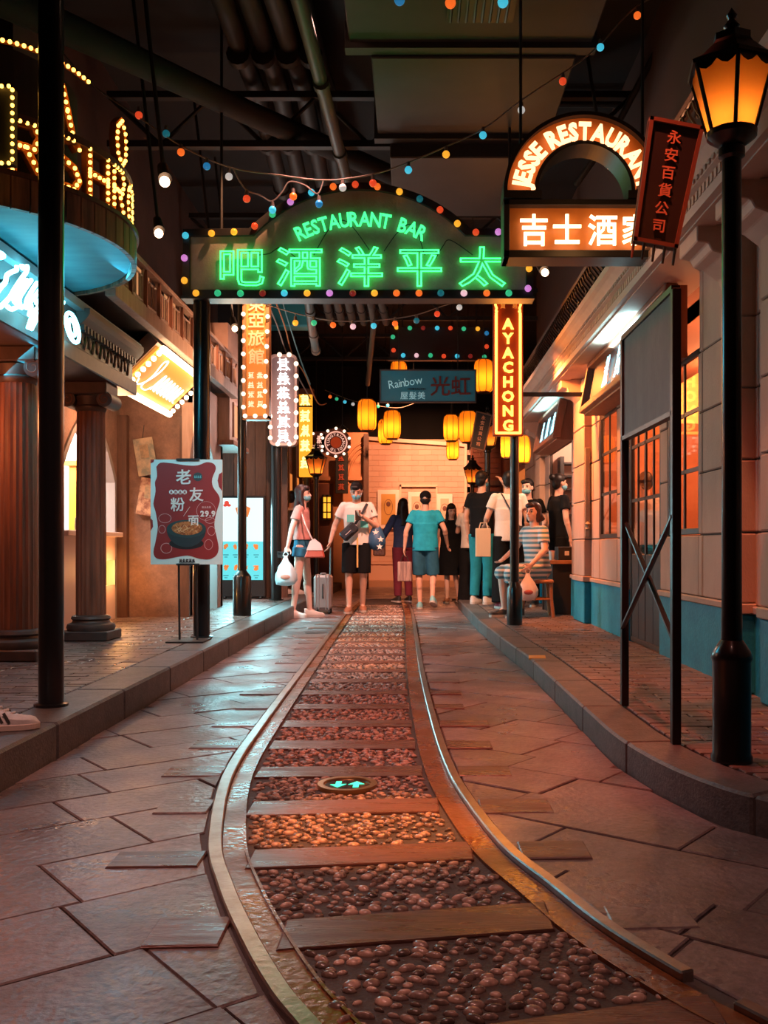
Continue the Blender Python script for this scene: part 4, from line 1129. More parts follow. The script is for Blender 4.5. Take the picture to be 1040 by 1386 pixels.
obj('coping', G().prism([(-1.4, 3.36), (1.22, 3.18), (1.22, 3.26), (-1.4, 3.44)], (0, 21.92, 0), (1, 0, 0), (0, 0, 1), (0, 0.3, 0)), MATS['pale_edge'], ew)
for x0, x1, z0, z1 in ((-0.32, -0.28, 0.55, 2.32), (0.51, 0.55, 0.55, 2.28), (-0.32, 0.55, 2.27, 2.32)):
    obj('panel_moulding', G().bx(x0, x1, 21.93, 22.0, z0, z1), MATS['pale_edge'], ew)
struct('floor_step', G().bx(-1.5, 1.4, 21.4, 22.0, 0, 0.14), M('step_stone', (0.45, 0.24, 0.15), 0.6), 'low stone step at the end wall')
struct('wall_backdrop', G().bx(-6, 6, 24, 24.2, -0.2, 5.5), ceil_m, 'black wall closing the hall')
pic_m = M('picture_mat', (0.70, 0.45, 0.32), 0.6)
for i, (x0, x1, y0, y1, lab) in enumerate(((511, 541, 663, 716, 'white-framed yellow portrait picture on the brick end wall'), (552, 577, 666, 720, 'white-framed dim picture inside the panel frame'), (591, 613, 669, 722, 'white-framed pale picture between panel frame and edge post'))):
    a, b = px(x0, y1, 21.95), px(x1, y0, 21.95)
    t = thing('framed_picture', lab, 'picture', ((a.x + b.x) / 2, 21.95, a.z))
    obj('frame', G().bx(a.x, b.x, 21.90, 21.99, a.z, b.z), M('picture_frame', (0.90, 0.72, 0.64), 0.5), t, bevel=0.015)
    obj('mount', G().bx(a.x + 0.09, b.x - 0.09, 21.885, 21.90, a.z + 0.1, b.z - 0.1), (M('yellow_print', (0.62, 0.33, 0.08), 0.6), pic_m, pic_m)[i], t)
    cx_, cz_ = (a.x + b.x) / 2, (a.z + b.z) / 2
    obj('oval', G().band([(math.cos(k * PI / 12) * 0.09, math.sin(k * PI / 12) * 0.17) for k in range(24)], [(math.cos(k * PI / 12) * 0.10, math.sin(k * PI / 12) * 0.18) for k in range(24)], (cx_, 21.885, cz_ + 0.05), (1, 0, 0), (0, 0, 1), (0, -0.006, 0), closed=True), MATS['brown_panel'], t)
    obj('portrait', G().ball((cx_, 21.885, cz_ + 0.12), (0.05, 0.006, 0.06), 12, 6), MATS['brown_panel'], t)
# right end: dark brick facade beside the end wall
fr_ = thing('wall_right_far', 'dark red facade beside the end wall', None, (1.6, 19, 0), kind='structure')
obj('wall_panel', G().bx(1.22, 2.6, 20.4, 20.6, 0, 3.6), M('dark_red_brick', (0.20, 0.06, 0.035), 0.7, col2=(0.12, 0.035, 0.02), scale=4), fr_)
obj('side_panel', G().bx(1.85, 2.0, 15.5, 20.4, 0, 3.6), MATS['dark_red_brick'], fr_)
for k in range(3): obj('shop_pane', G().bx(1.84, 1.85, 15.9 + k * 1.4, 16.9 + k * 1.4, 0.8, 2.2), glow('far_right_glow', (1, 0.22, 0.04), 0.5), fr_)
obj('lintel', G().bx(1.26, 1.9, 20.34, 20.4, 2.2, 2.3), wood_m, fr_)
for k in range(9):
    obj('brick_course', G().bx(1.24, 2.0, 20.385, 20.4, 2.35 + 0.11 * k, 2.44 + 0.11 * k), MATS['dark_red_brick'], fr_)
struct('pavement_far_right', G().bx(1.4, 4.5, 14.2, 21.5, -0.1, SR), brick_s_m, 'pavement continuing beside the far facade')
# ---------------------------------------------------------------- signs
green_n = glow('green_neon', (0.035, 1.0, 0.15), 4.5)
green_w = glow('green_neon_pale', (0.05, 1.0, 0.22), 2.2)
X_, Z_ = (1, 0, 0), (0, 0, 1)
BULB = {k: M('bulb_' + k, c, 0.3, emit=c, es=e) for k, c, e in (
    ('cyan', (0.06, 0.55, 0.75), 0.85), ('yellow', (1.0, 0.42, 0.03), 0.95), ('red', (0.85, 0.07, 0.02), 0.75), ('violet', (0.75, 0.25, 0.75), 0.75),
    ('green', (0.04, 0.55, 0.25), 0.7), ('maroon', (0.28, 0.02, 0.015), 0.5), ('teal', (0.01, 0.14, 0.18), 0.6), ('orange', (1.0, 0.16, 0.02), 0.85), ('pink', (0.95, 0.55, 0.62), 0.8), ('white', (0.75, 0.72, 0.68), 0.55), ('blue', (0.02, 0.22, 0.5), 0.6))}
BM = {}


def bulb_mesh(key, r):
    k = (key, round(r, 4))
    if k not in BM:
        mt = BULB[key] if isinstance(key, str) else key
        BM[k] = mesh('bulb', G().ball((0, 0, 0), r, 12, 8), mt, smooth=True)
    return BM[k]


post_m = black_m


def post(label, x, y, z0, z1, r, base_r=None, base_h=0.35, n=20):
    t = thing('sign_post', label, 'post', (x, y, z0))
    obj('shaft', G().cone((x, y, z0), (x, y, z1), r, r, n), post_m, t, smooth=True)
    obj('foot_plate', G().lathe([(r * 1.35, 0), (r * 1.35, 0.012), (r, 0.016)], (x, y, z0), n), post_m, t)
    if base_r:
        obj('base_sleeve', G().lathe([(base_r, 0), (base_r, base_h), (base_r * 0.8, base_h + 0.03), (r * 1.15, base_h + 0.06), (r, base_h + 0.07)], (x, y, z0), n), post_m, t, smooth=True)
    return t


post('tall thick black post at the kerb before the round balcony', -1.71, 4.53, SL, 5.4, 0.058)
post('black post carrying the green neon arch sign, behind the noodle poster', -1.755, 7.95, SL, 3.35, 0.068)
post('black post with a wide base under the orange hotel sign', -1.875, 10.5, SL, 3.9, 0.048, 0.10, 0.42)
post('teal-lit black post under the white glowing sign', -1.93, 13.5, SL, 3.9, 0.075)
post('black post with a square base under the vertical orange sign', 1.01, 9.6, SR, 3.6, 0.045, 0.078, 0.36)

# --- the green neon arch sign
DA = 7.88
asg = thing('arch_sign', 'beige arched restaurant sign with green neon lettering across the lane', 'sign', px(487, 403, DA))
cx0, cy0, Rr = 487, 258, 0
chord, sag = 143.0, 62.0
Rr = (chord ** 2 + sag ** 2) / (2 * sag)
arc = []
for i in range(25):
    x = 487 - chord + 2 * chord * i / 24
    arc.append((x, 258 + Rr - math.sqrt(Rr * Rr - (x - 487) ** 2)))
outl = [(258, 393), (258, 321)] + arc + [(712, 321), (712, 393)]
P2 = lambda p: ((p[0] - CX) * DA / F, H - (p[1] - CY) * DA / F)
board_m = M('sign_plaster', (0.46, 0.38, 0.31), 0.75, col2=(0.30, 0.23, 0.19), scale=4, bump=0.25, bscale=60)
obj('board', G().prism([P2(p) for p in outl], (0, DA, 0), X_, Z_, (0, 0.10, 0)), board_m, asg)
out2 = [(248, 403), (248, 311)] + [(487 + (p[0] - 487) * 1.045, p[1] - 10) for p in arc] + [(722, 311), (722, 403)]
obj('frame', G().band([P2(p) for p in outl], [P2(p) for p in out2], (0, DA - 0.025, 0), X_, Z_, (0, 0.16, 0), closed=True), dark_m, asg, bevel=0.004)
obj('back_panel', G().prism([P2(p) for p in out2], (0, DA + 0.10, 0), X_, Z_, (0, 0.03, 0)), dark_m, asg)
obj('bottom_ledge', G().bx(P2((247, 0))[0], P2((723, 0))[0], DA - 0.05, DA + 0.13, P2((0, 406))[1], P2((0, 402))[1]), dark_m, asg)
for ch, x in zip('吧酒洋平太', (328, 405, 487, 568, 653)):
    c = px(x, 362, DA - 0.03); letter(asg, ch, 'tube', green_n, c, X_, Z_, 0.345, 1.15)
txt = 'RESTAURANT BAR'
Rn = 190.0; ccx, ccy = 489, 292 + Rn
wsum = [0.62 if c == ' ' else GL[(c, 'bold')][1] + 0.13 for c in txt]; tot = sum(wsum); acc = 0
span = 0.965
for c, wd in zip(txt, wsum):
    t = (acc + wd / 2) / tot; acc += wd
    a = (t - 0.5) * span
    p = px(ccx + math.sin(a) * Rn, ccy - math.cos(a) * Rn + 4, DA - 0.03)
    if c != ' ': letter(asg, c, 'bold', green_w, p, (math.cos(a), 0, -math.sin(a)), (math.sin(a), 0, math.cos(a)), 0.165, 0.80)
for k, (xa, ya, xb, yb, xc, yc) in enumerate(((425, 345, 470, 300, 500, 338), (520, 340, 560, 305, 575, 345), (350, 345, 380, 335, 400, 348), (590, 350, 610, 325, 640, 345))):
    obj('cable', G().tube(cat([px(xa, ya, DA - 0.02), px((xa + xb) / 2, yb + 8, DA - 0.02), px(xb, yb, DA - 0.02), px(xc, yc, DA - 0.02)], 5), 0.004, 5), dark_m, asg)
bl_ = [(43, 181, 'cyan'), (115, 175, 'yellow'), (177, 171, 'yellow'), (234, 155, 'red'), (283, 122, 'green'), (333, 88, 'violet'), (391, 62, 'cyan'), (451, 46, 'orange'), (512, 40, 'red'), (573, 46, 'orange'), (634, 60, 'yellow'), (690, 80, 'teal'),
       (746, 110, 'red'), (794, 148, 'yellow'), (845, 172, 'red'), (907, 171, 'violet'), (992, 272, 'yellow'), (989, 327, 'violet'), (40, 243, 'violet'), (40, 305, 'yellow'), (72, 340, 'yellow'), (132, 340, 'green'), (195, 341, 'green'), (256, 340, 'maroon'),
       (316, 340, 'cyan'), (379, 340, 'yellow'), (441, 340, 'violet'), (505, 340, 'maroon'), (565, 340, 'yellow'), (626, 340, 'orange'), (688, 340, 'orange'), (748, 340, 'teal'), (812, 340, 'pink'), (875, 340, 'orange'), (936, 340, 'green')]
for a, b, k in bl_:
    inst('bulb', bulb_mesh(k, 0.028), asg, Matrix.Translation(px(230 + a * 0.4904, 230 + b * 0.4904, DA - 0.05)))
for x in (300, 690):
    obj('hanging_rod', G().cone(px(x, 312, DA + 0.06), px(x, 312, DA + 0.06) + V((0, 0, 5.4 - px(x, 312, DA).z)), 0.012, 0.012, 8), dark_m, asg)

# --- arched orange neon sign with the box sign under it
DJ = 6.0
js = thing('arched_neon_sign', 'orange arched neon restaurant sign above a box of white-hot characters', 'sign', px(790, 350, DJ))
org_m = M('orange_signboard', (0.62, 0.20, 0.035), 0.45, col2=(0.50, 0.15, 0.03), scale=6)
neon_o = glow('orange_white_neon', (1.0, 0.48, 0.22), 3.2)
neon_w = glow('warm_white_neon', (1.0, 0.62, 0.36), 4.0)
jc = (790, 264); angs = [PI - PI * i / 40 for i in range(41)]
jp = lambda p: ((p[0] - CX) * DJ / F, H - (p[1] - CY) * DJ / F)
arcpt = lambda rx, ry: [jp((jc[0] + math.cos(a) * rx, jc[1] - math.sin(a) * ry)) for a in angs]
obj('arch_board', G().band(arcpt(68, 70), arcpt(104, 104), (0, DJ, 0), X_, Z_, (0, 0.08, 0)), org_m, js)
obj('outer_rim', G().band(arcpt(104, 104), arcpt(109, 109), (0, DJ - 0.05, 0), X_, Z_, (0, 0.22, 0)), dark_m, js)
obj('inner_rim', G().band(arcpt(63, 65), arcpt(68, 70), (0, DJ - 0.05, 0), X_, Z_, (0, 0.22, 0)), dark_m, js)
for x0, x1 in ((681, 732), (848, 899)):
    a, b = jp((x0, 272)), jp((x1, 262)); obj('arch_foot', G().bx(a[0], b[0], DJ - 0.06, DJ + 0.17, a[1], b[1]), dark_m, js)
a, b = jp((688, 342)), jp((893, 282))
obj('box_board', G().bx(a[0], b[0], DJ, DJ + 0.10, a[1], b[1]), org_m, js)
for x0, x1, y0, y1 in ((681, 900, 342, 352), (681, 900, 274, 282), (681, 689, 274, 352), (892, 900, 274, 352)):
    a, b = jp((x0, y1)), jp((x1, y0)); obj('box_rail', G().bx(a[0], b[0], DJ - 0.06, DJ + 0.14, a[1], b[1]), dark_m, js, bevel=0.004)
txt = 'JESSE RESTAURANT'; n = len(txt)
wsum = [0.40 if c == ' ' else GL[(c, 'thick')][1] + 0.10 for c in txt]; tot = sum(wsum); acc = 0
for c, wd in zip(txt, wsum):
    a = PI - (0.10 + (PI - 0.20) * (acc + wd / 2) / tot); acc += wd
    if c != ' ':
        p = px(jc[0] + math.cos(a) * 86, jc[1] - math.sin(a) * 87, DJ - 0.05)
        letter(js, c, 'thick', neon_o, p, (math.sin(a), 0, -math.cos(a)), (math.cos(a), 0, math.sin(a)), 0.150, 0.78)
for ch, x in zip('吉士酒家', (723, 768, 816, 862)): letter(js, ch, 'cjk', neon_w, px(x, 312, DJ - 0.05), X_, Z_, 0.205, 0.92)
for x in (705, 870): obj('hanging_rod', G().cone(px(x, 215, DJ + 0.09), px(x, 215, DJ + 0.09) + V((0, 0, 5.4 - px(x, 215, DJ).z)), 0.01, 0.01, 8), dark_m, js)
obj('wall_bracket', G().bx(px(898, 0, DJ).x, WX + 0.3, DJ + 0.02, DJ + 0.06, 2.93, 2.97), dark_m, js)
lamp('box_sign_glow', 'POINT', px(790, 312, DJ - 0.35), 3, (1, 0.45, 0.15), size=0.12)

# --- vertical orange sign on the post
DV = 9.45
vs_ = thing('vertical_neon_sign', 'narrow vertical orange neon sign with yellow letters on a black post', 'sign', px(688, 589, DV))
a, b = px(668, 590, DV), px(708.5, 403, DV)
redb_m = M('red_orange_board', (0.40, 0.055, 0.012), 0.4)
obj('board', G().bx(a.x, b.x, DV, DV + 0.07, a.z, b.z), redb_m, vs_, bevel=0.006)
tub = glow('orange_tube', (1.0, 0.40, 0.06), 4.5)
yl = glow('yellow_letter', (1.0, 0.50, 0.07), 3.4)
e = DV - 0.025
for (p, q) in (((672, 424), (672, 586)), ((704.5, 424), (704.5, 586)), ((672, 586), (704.5, 586))):
    obj('tube', G().cap(px(*p, e), px(*q, e), 0.013, 0.013, 8), tub, vs_, smooth=True)
for s_ in (-1, 1):
    obj('tube', G().tube([px(688 + s_ * x, y, e) for x, y in ((17, 405), (17, 413), (15.5, 417), (16.5, 421), (14, 422))], 0.011, 8), tub, vs_, smooth=True)
for i, ch in enumerate('AYACHONG'): letter(vs_, ch, 'thick', yl, px(688, 438 + i * 19.6, DV - 0.03), X_, Z_, 0.142, 1.02)
for ch, x in zip('貿易', (681, 697)): letter(vs_, ch, 'cjk', M('dim_orange', (0.7, 0.2, 0.03), 0.5, emit=(1, 0.3, 0.04), es=0.6), px(x, 414, DV - 0.02), X_, Z_, 0.055)
obj('clamp', G().bx(0.96, 1.06, DV + 0.07, 9.66, 2.4, 2.46), dark_m, vs_); obj('clamp', G().bx(0.96, 1.06, DV + 0.07, 9.66, 3.0, 3.06), dark_m, vs_)
obj('wall_arm', G().bx(1.03, WX - 0.08, 9.58, 9.62, px(0, 534, 9.6).z - 0.02, px(0, 534, 9.6).z + 0.02), dark_m, vs_)
lamp('vertical_sign_glow', 'AREA', (0.94, DV - 0.12, 2.7), 12, (1, 0.30, 0.04), (0.94, 0, 2.3), 0.3, sy=1.2)
lamp('hidden_wall_spot', 'SPOT', (1.02, DV + 0.32, 2.75), 520, (1, 0.25, 0.05), (1.8, 9.5, 1.7), 0.06, 120, 0.8)  # spot hidden behind the sign, added to turn the wall orange

# --- hotel sign with white bulbs
bulb_w = glow('white_bulb', (1.0, 0.74, 0.50), 2.6)


def bulb_line(root, a, b, n, r, y, mat=bulb_w):
    for k in range(n):
        t = (k + 0.5) / n; inst('bulb', bulb_mesh(mat, r), root, Matrix.Translation(px(a[0] + (b[0] - a[0]) * t, a[1] + (b[1] - a[1]) * t, y)))


DH = 10.35
hs_ = thing('hotel_sign', 'tall orange hotel sign edged with round white bulbs', 'sign', px(344, 566, DH))
a, b = px(329, 567, DH), px(365, 380, DH)
hot_m = M('hotel_orange', (0.62, 0.20, 0.04), 0.5, emit=(1.0, 0.30, 0.04), es=0.35)
obj('board', G().bx(a.x + 0.03, b.x - 0.03, DH, DH + 0.10, a.z + 0.02, b.z), hot_m, hs_)
for x0, x1 in ((a.x, a.x + 0.035), (b.x - 0.035, b.x)): obj('frame_rail', G().bx(x0, x1, DH - 0.03, DH + 0.12, a.z, b.z), M('frame_orange', (0.40, 0.16, 0.06), 0.45), hs_)
obj('frame_rail', G().bx(a.x, b.x, DH - 0.03, DH + 0.12, a.z - 0.01, a.z + 0.03), MATS['frame_orange'], hs_)
hl = M('hotel_letter', (0.85, 0.45, 0.22), 0.5, emit=(1, 0.5, 0.25), es=0.55)
for ch, y in zip('東亞旅館', (411, 434, 458, 483)): letter(hs_, ch, 'cjk', hl, px(347, y, DH - 0.02), X_, Z_, 0.175, 1.05)
for cx_ in (340, 352):
    for k in range(4):
        inst('small_character', mesh('small_character', scribble(100 + k + int(cx_), 5, 0.05), M('hotel_white', (0.9, 0.7, 0.55), 0.5, emit=(1, 0.7, 0.5), es=0.8), smooth=True), hs_, frame4(px(cx_, 508 + k * 13, DH - 0.01), X_, Z_) @ Matrix.Scale(0.075, 4))
bulb_line(hs_, (329.5, 398), (329.5, 560), 9, 0.024, DH - 0.06); bulb_line(hs_, (363.5, 398), (358, 560), 8, 0.024, DH - 0.06); bulb_line(hs_, (325, 563), (366, 563), 3, 0.024, DH - 0.06)
obj('clamp', G().bx(-1.90, -1.85, DH + 0.1, 10.56, 2.6, 2.66), dark_m, hs_); obj('clamp', G().bx(-1.90, -1.85, DH + 0.1, 10.56, 3.3, 3.36), dark_m, hs_)
lamp('hotel_glow', 'POINT', (-1.75, DH - 0.9, 2.7), 16, (1, 0.55, 0.28), size=0.15)

# --- white glowing rounded sign
DW = 13.35
ws_ = thing('white_glow_sign', 'rounded vertical sign glowing white with round bulbs on the teal-lit post', 'sign', px(384, 606, DW))


def rrect(x0, x1, y0, y1, r, n=5):
    out = []
    for cx_, cy_, a0 in ((x1 - r, y1 - r, 0), (x0 + r, y1 - r, 90), (x0 + r, y0 + r, 180), (x1 - r, y0 + r, 270)):
        for k in range(n + 1): t = math.radians(a0 + 90 * k / n); out.append((cx_ + math.cos(t) * r, cy_ + math.sin(t) * r))
    return out


wp = lambda lst: [((p[0] - CX) * DW / F, H - (p[1] - CY) * DW / F) for p in lst]
obj('board', G().prism(wp(rrect(367, 401, 482, 602, 6)), (0, DW, 0), X_, Z_, (0, 0.12, 0)), M('grey_pink_board', (0.20, 0.14, 0.145), 0.5), ws_)
obj('rim', G().band(wp(rrect(368.5, 399.5, 483.5, 600.5, 5)), wp(rrect(365.5, 402.5, 480.5, 603.5, 7)), (0, DW - 0.05, 0), X_, Z_, (0, 0.2, 0), closed=True), M('rim_pink', (0.5, 0.33, 0.30), 0.4), ws_)
ww = glow('hot_white', (1.0, 0.86, 0.80), 3.4)
for k in range(6):
    inst('character', mesh('character', scribble(200 + k, 5, 0.05), ww, smooth=True), ws_, frame4(px(384, 493 + k * 19.4, DW - 0.03), X_, Z_) @ Matrix.Diagonal((0.20, 0.185, 0.15, 1)))
bulb_line(ws_, (401, 484), (401, 600), 7, 0.032, DW - 0.08); bulb_line(ws_, (366, 556), (366, 600), 3, 0.032, DW - 0.08); bulb_line(ws_, (368, 601), (400, 601), 2, 0.032, DW - 0.08); bulb_line(ws_, (372, 480), (398, 480), 2, 0.032, DW - 0.08)
obj('clamp', G().bx(-1.96, -1.9, DW + 0.12, 13.58, 2.6, 2.68), dark_m, ws_)
lamp('white_sign_glow', 'POINT', (-1.55, DW - 1.0, 2.6), 45, (1, 0.75, 0.68), size=0.2)

# --- yellow lightbox sign further on
DY = 16.2
ys_ = thing('yellow_lightbox_sign', 'vertical yellow backlit sign beyond the white glowing sign', 'sign', px(413, 645, DY))
a, b = px(405, 645, DY), px(422, 534, DY)
obj('lightbox', G().bx(a.x, b.x, DY, DY + 0.15, a.z, b.z), glow('yellow_box', (1.0, 0.36, 0.02), 1.3), ys_)
obj('cap', G().bx(a.x - 0.03, b.x + 0.03, DY - 0.02, DY + 0.17, b.z, b.z + 0.10), redwood_m, ys_); obj('band', G().bx(a.x - 0.01, b.x + 0.01, DY - 0.012, DY, px(0, 551, DY).z, px(0, 549, DY).z), dark_m, ys_)
yh = glow('yellow_hot', (1.0, 0.78, 0.22), 2.6)
for k, y in enumerate((541, 563, 583, 603, 626)):
    inst('character', mesh('character', scribble(300 + k, 4, 0.08), yh, smooth=True), ys_, frame4(px(413, y, DY - 0.01), X_, Z_) @ Matrix.Diagonal((0.17, 0.2, 0.1, 1)))
obj('pole', G().cone((a.x + 0.1, DY + 0.2, 0), (a.x + 0.1, DY + 0.2, b.z + 0.1), 0.05, 0.05, 12), dark_m, ys_)

# --- round bulb sign and its small companion board
DR = 18.5
rs = thing('round_bulb_sign', 'round dark red sign with ring lettering and white bulbs', 'sign', px(455, 618, DR))
c = px(455, 599, DR); rr = 15.5 * DR / F
RX = Matrix.Rotation(PI / 2, 3, 'X')
obj('disc', G().cone(c, c + V((0, 0.08, 0)), rr * 1.28, rr * 1.28, 32), M('maroon_disc', (0.12, 0.03, 0.02), 0.5), rs)
circ = lambda r: [(math.cos(2 * PI * k / 40) * r, math.sin(2 * PI * k / 40) * r) for k in range(40)]
obj('ring', G().band(circ(rr * 0.88), circ(rr), c - V((0, 0.02, 0)), X_, Z_, (0, 0.02, 0), closed=True), glow('ring_pink', (1, 0.45, 0.32), 1.0), rs)
obj('centre', G().cone(c - V((0, 0.015, 0)), c, rr * 0.48, rr * 0.48, 24), M('red_centre', (0.5, 0.06, 0.02), 0.5, emit=(1, 0.1, 0.02), es=0.25), rs)
for k, ch in enumerate('TUNGTRUANCOLTD'):
    a = PI * 1.10 - k * 2 * PI / 14.6
    letter(rs, ch, 'bold', M('ring_letter', (0.9, 0.6, 0.5), 0.5, emit=(1, 0.55, 0.42), es=0.9), c + V((math.cos(a) * rr * 0.68, -0.02, math.sin(a) * rr * 0.68)), (math.sin(a), 0, -math.cos(a)), (math.cos(a), 0, math.sin(a)), rr * 0.34)
for k in range(10):
    a = 2 * PI * k / 10 + 0.3; inst('bulb', bulb_mesh(bulb_w, 0.028), rs, Matrix.Translation(c + V((math.cos(a) * rr * 1.22, -0.03, math.sin(a) * rr * 1.22))))
obj('hanger', G().tube([c + V((0.05, 0.04, rr * 1.2)), c + V((0.12, 0.04, rr * 1.6)), c + V((0.22, 0.04, rr * 1.2))], 0.012, 6), dark_m, rs); obj('hanger_rod', G().cone(c + V((0.12, 0.04, rr * 1.55)), c + V((0.12, 0.04, 5.4 - c.z)), 0.01, 0.01, 6), dark_m, rs)
cs = thing('small_bulb_board', 'small red board with bulbs beside the round bulb sign', 'sign', px(430, 612, DR))
a, b = px(421, 613, DR), px(440, 584, DR)
obj('board', G().bx(a.x, b.x, DR, DR + 0.06, a.z, b.z), MATS['maroon_disc'], cs)
line_text(cs, 'COLTD', 'bold', MATS['ring_letter'], px(430, 604, DR - 0.01), X_, Z_, 0.075, gap=0.03)
inst('character', mesh('character', scribble(401, 4, 0.07), MATS['ring_letter'], smooth=True), cs, frame4(px(432, 595, DR - 0.01), X_, Z_) @ Matrix.Diagonal((0.11, 0.16, 0.1, 1)))
for x, y in ((424, 587), (435, 588), (425, 610), (436, 610)): inst('bulb', bulb_mesh(bulb_w, 0.026), cs, Matrix.Translation(px(x, y, DR - 0.03)))
obj('hanger_rod', G().cone((a.x + 0.1, DR + 0.03, b.z), (a.x + 0.1, DR + 0.03, 5.4), 0.008, 0.008, 6), dark_m, cs)
# black vertical plaque
DP = 20.3
bp2 = thing('black_plaque', 'tall black plaque with dim red characters on the orange facade', 'plaque', px(463, 668, DP))
a, b = px(454, 668, DP), px(471, 612, DP)
obj('board', G().bx(a.x, b.x, DP, DP + 0.06, a.z, b.z), dark_m, bp2, bevel=0.01)
for k in range(4): inst('character', mesh('character', scribble(420 + k, 4, 0.07), M('dim_red', (0.45, 0.08, 0.04), 0.6), smooth=True), bp2, frame4(px(462, 620 + k * 13, DP - 0.01), X_, Z_) @ Matrix.Scale(0.14, 4))
obj('bracket', G().bx(a.x + 0.05, a.x + 0.1, DP + 0.06, 20.6, b.z - 0.2, b.z - 0.15), dark_m, bp2)

# --- blue salon board hung from the ceiling
DS = 14.0
rn = thing('salon_board', 'hanging blue salon board with red brush characters', 'sign', px(579, 543, DS))
a, b = px(516, 543, DS), px(643, 502, DS)
obj('board', G().bx(a.x, b.x, DS, DS + 0.05, a.z, b.z), M('salon_blue', (0.020, 0.16, 0.22), 0.6, col2=(0.035, 0.13, 0.17), scale=3, emit=(0.02, 0.2, 0.28), es=0.10), rn)
g = G(); g.bx(a.x - 0.02, b.x + 0.02, DS - 0.015, DS + 0.06, a.z - 0.02, a.z).bx(a.x - 0.02, b.x + 0.02, DS - 0.015, DS + 0.06, b.z, b.z + 0.02).bx(a.x - 0.02, a.x, DS - 0.015, DS + 0.06, a.z, b.z).bx(b.x, b.x + 0.02, DS - 0.015, DS + 0.06, a.z, b.z)
obj('frame', g, M('salon_frame', (0.06, 0.06, 0.065), 0.5), rn)
wh = M('salon_pale', (0.40, 0.72, 0.78), 0.5, emit=(0.4, 0.8, 0.85), es=0.25)
sl_ = V((1, 0, 0.16)).normalized(); up_ = V((0.12, 0, 1)).normalized(); up_ = (up_ - sl_ * up_.dot(sl_)).normalized()
line_text(rn, 'Rainbow', 'fill', wh, px(549, 517, DS - 0.01), sl_, up_, 0.17, gap=0.04, sx=0.9)
line_text(rn, 'HAIRSALON', 'bold', dark_m, px(564, 526.5, DS - 0.01), X_, Z_, 0.045)
line_text(rn, '屋髮美', 'fill', wh, px(559, 535.5, DS - 0.01), X_, Z_, 0.12, pitch=0.125)
rb2 = M('salon_red', (0.16, 0.025, 0.02), 0.5)
for ch, x in (('光', 596), ('虹', 624)): letter(rn, ch, 'cjk', rb2, px(x, 523, DS - 0.01), (1, 0, 0.05), (0.02, 0, 1), 0.30, 1.0)
for x in (540, 620): obj('hanger_rod', G().cone(px(x, 502, DS + 0.02), px(x, 502, DS + 0.02) + V((0, 0, 5.4 - b.z)), 0.008, 0.008, 6), dark_m, rn)
# dark board edged with coloured bulbs behind it
DB = 15.2
db = thing('bulb_edged_board', 'dark hanging board edged with coloured bulbs above the salon board', 'sign', px(595, 486, DB))
a, b = px(528, 486, DB), px(663, 443, DB)
obj('board', G().bx(a.x, b.x, DB, DB + 0.08, a.z, b.z), M('dark_maroon', (0.03, 0.012, 0.01), 0.6), db)
obj('lip', G().bx(a.x - 0.03, b.x + 0.03, DB - 0.03, DB + 0.1, a.z - 0.02, a.z), dark_m, db)
for x, y, k in ((537, 443, 'yellow'), (555, 444, 'green'), (573, 444, 'maroon'), (592, 444, 'cyan'), (610, 444, 'red'), (628, 445, 'green'), (647, 445, 'yellow'), (659, 451, 'blue'), (659, 469, 'red'), (656, 483, 'green'), (637, 482, 'maroon'), (619, 482, 'cyan'), (601, 482, 'red'), (583, 481, 'green'), (564, 481, 'pink'), (546, 481, 'cyan'), (533, 474, 'red'), (532, 456, 'green')):
    inst('bulb', bulb_mesh(k, 0.036), db, Matrix.Translation(px(x, y, DB - 0.04)))
for x in (545, 645): obj('hanger_rod', G().cone(px(x, 443, DB + 0.04), px(x, 443, DB + 0.04) + V((0, 0, 5.4 - b.z)), 0.01, 0.01, 6), dark_m, db)

# --- tilted black plaques with gold characters
gold_m = M('gold_paint', (0.75, 0.34, 0.18), 0.45)
plq_m = M('plaque_black', (0.018, 0.014, 0.013), 0.45)
plf_m = M('plaque_frame', (0.20, 0.085, 0.045), 0.5)


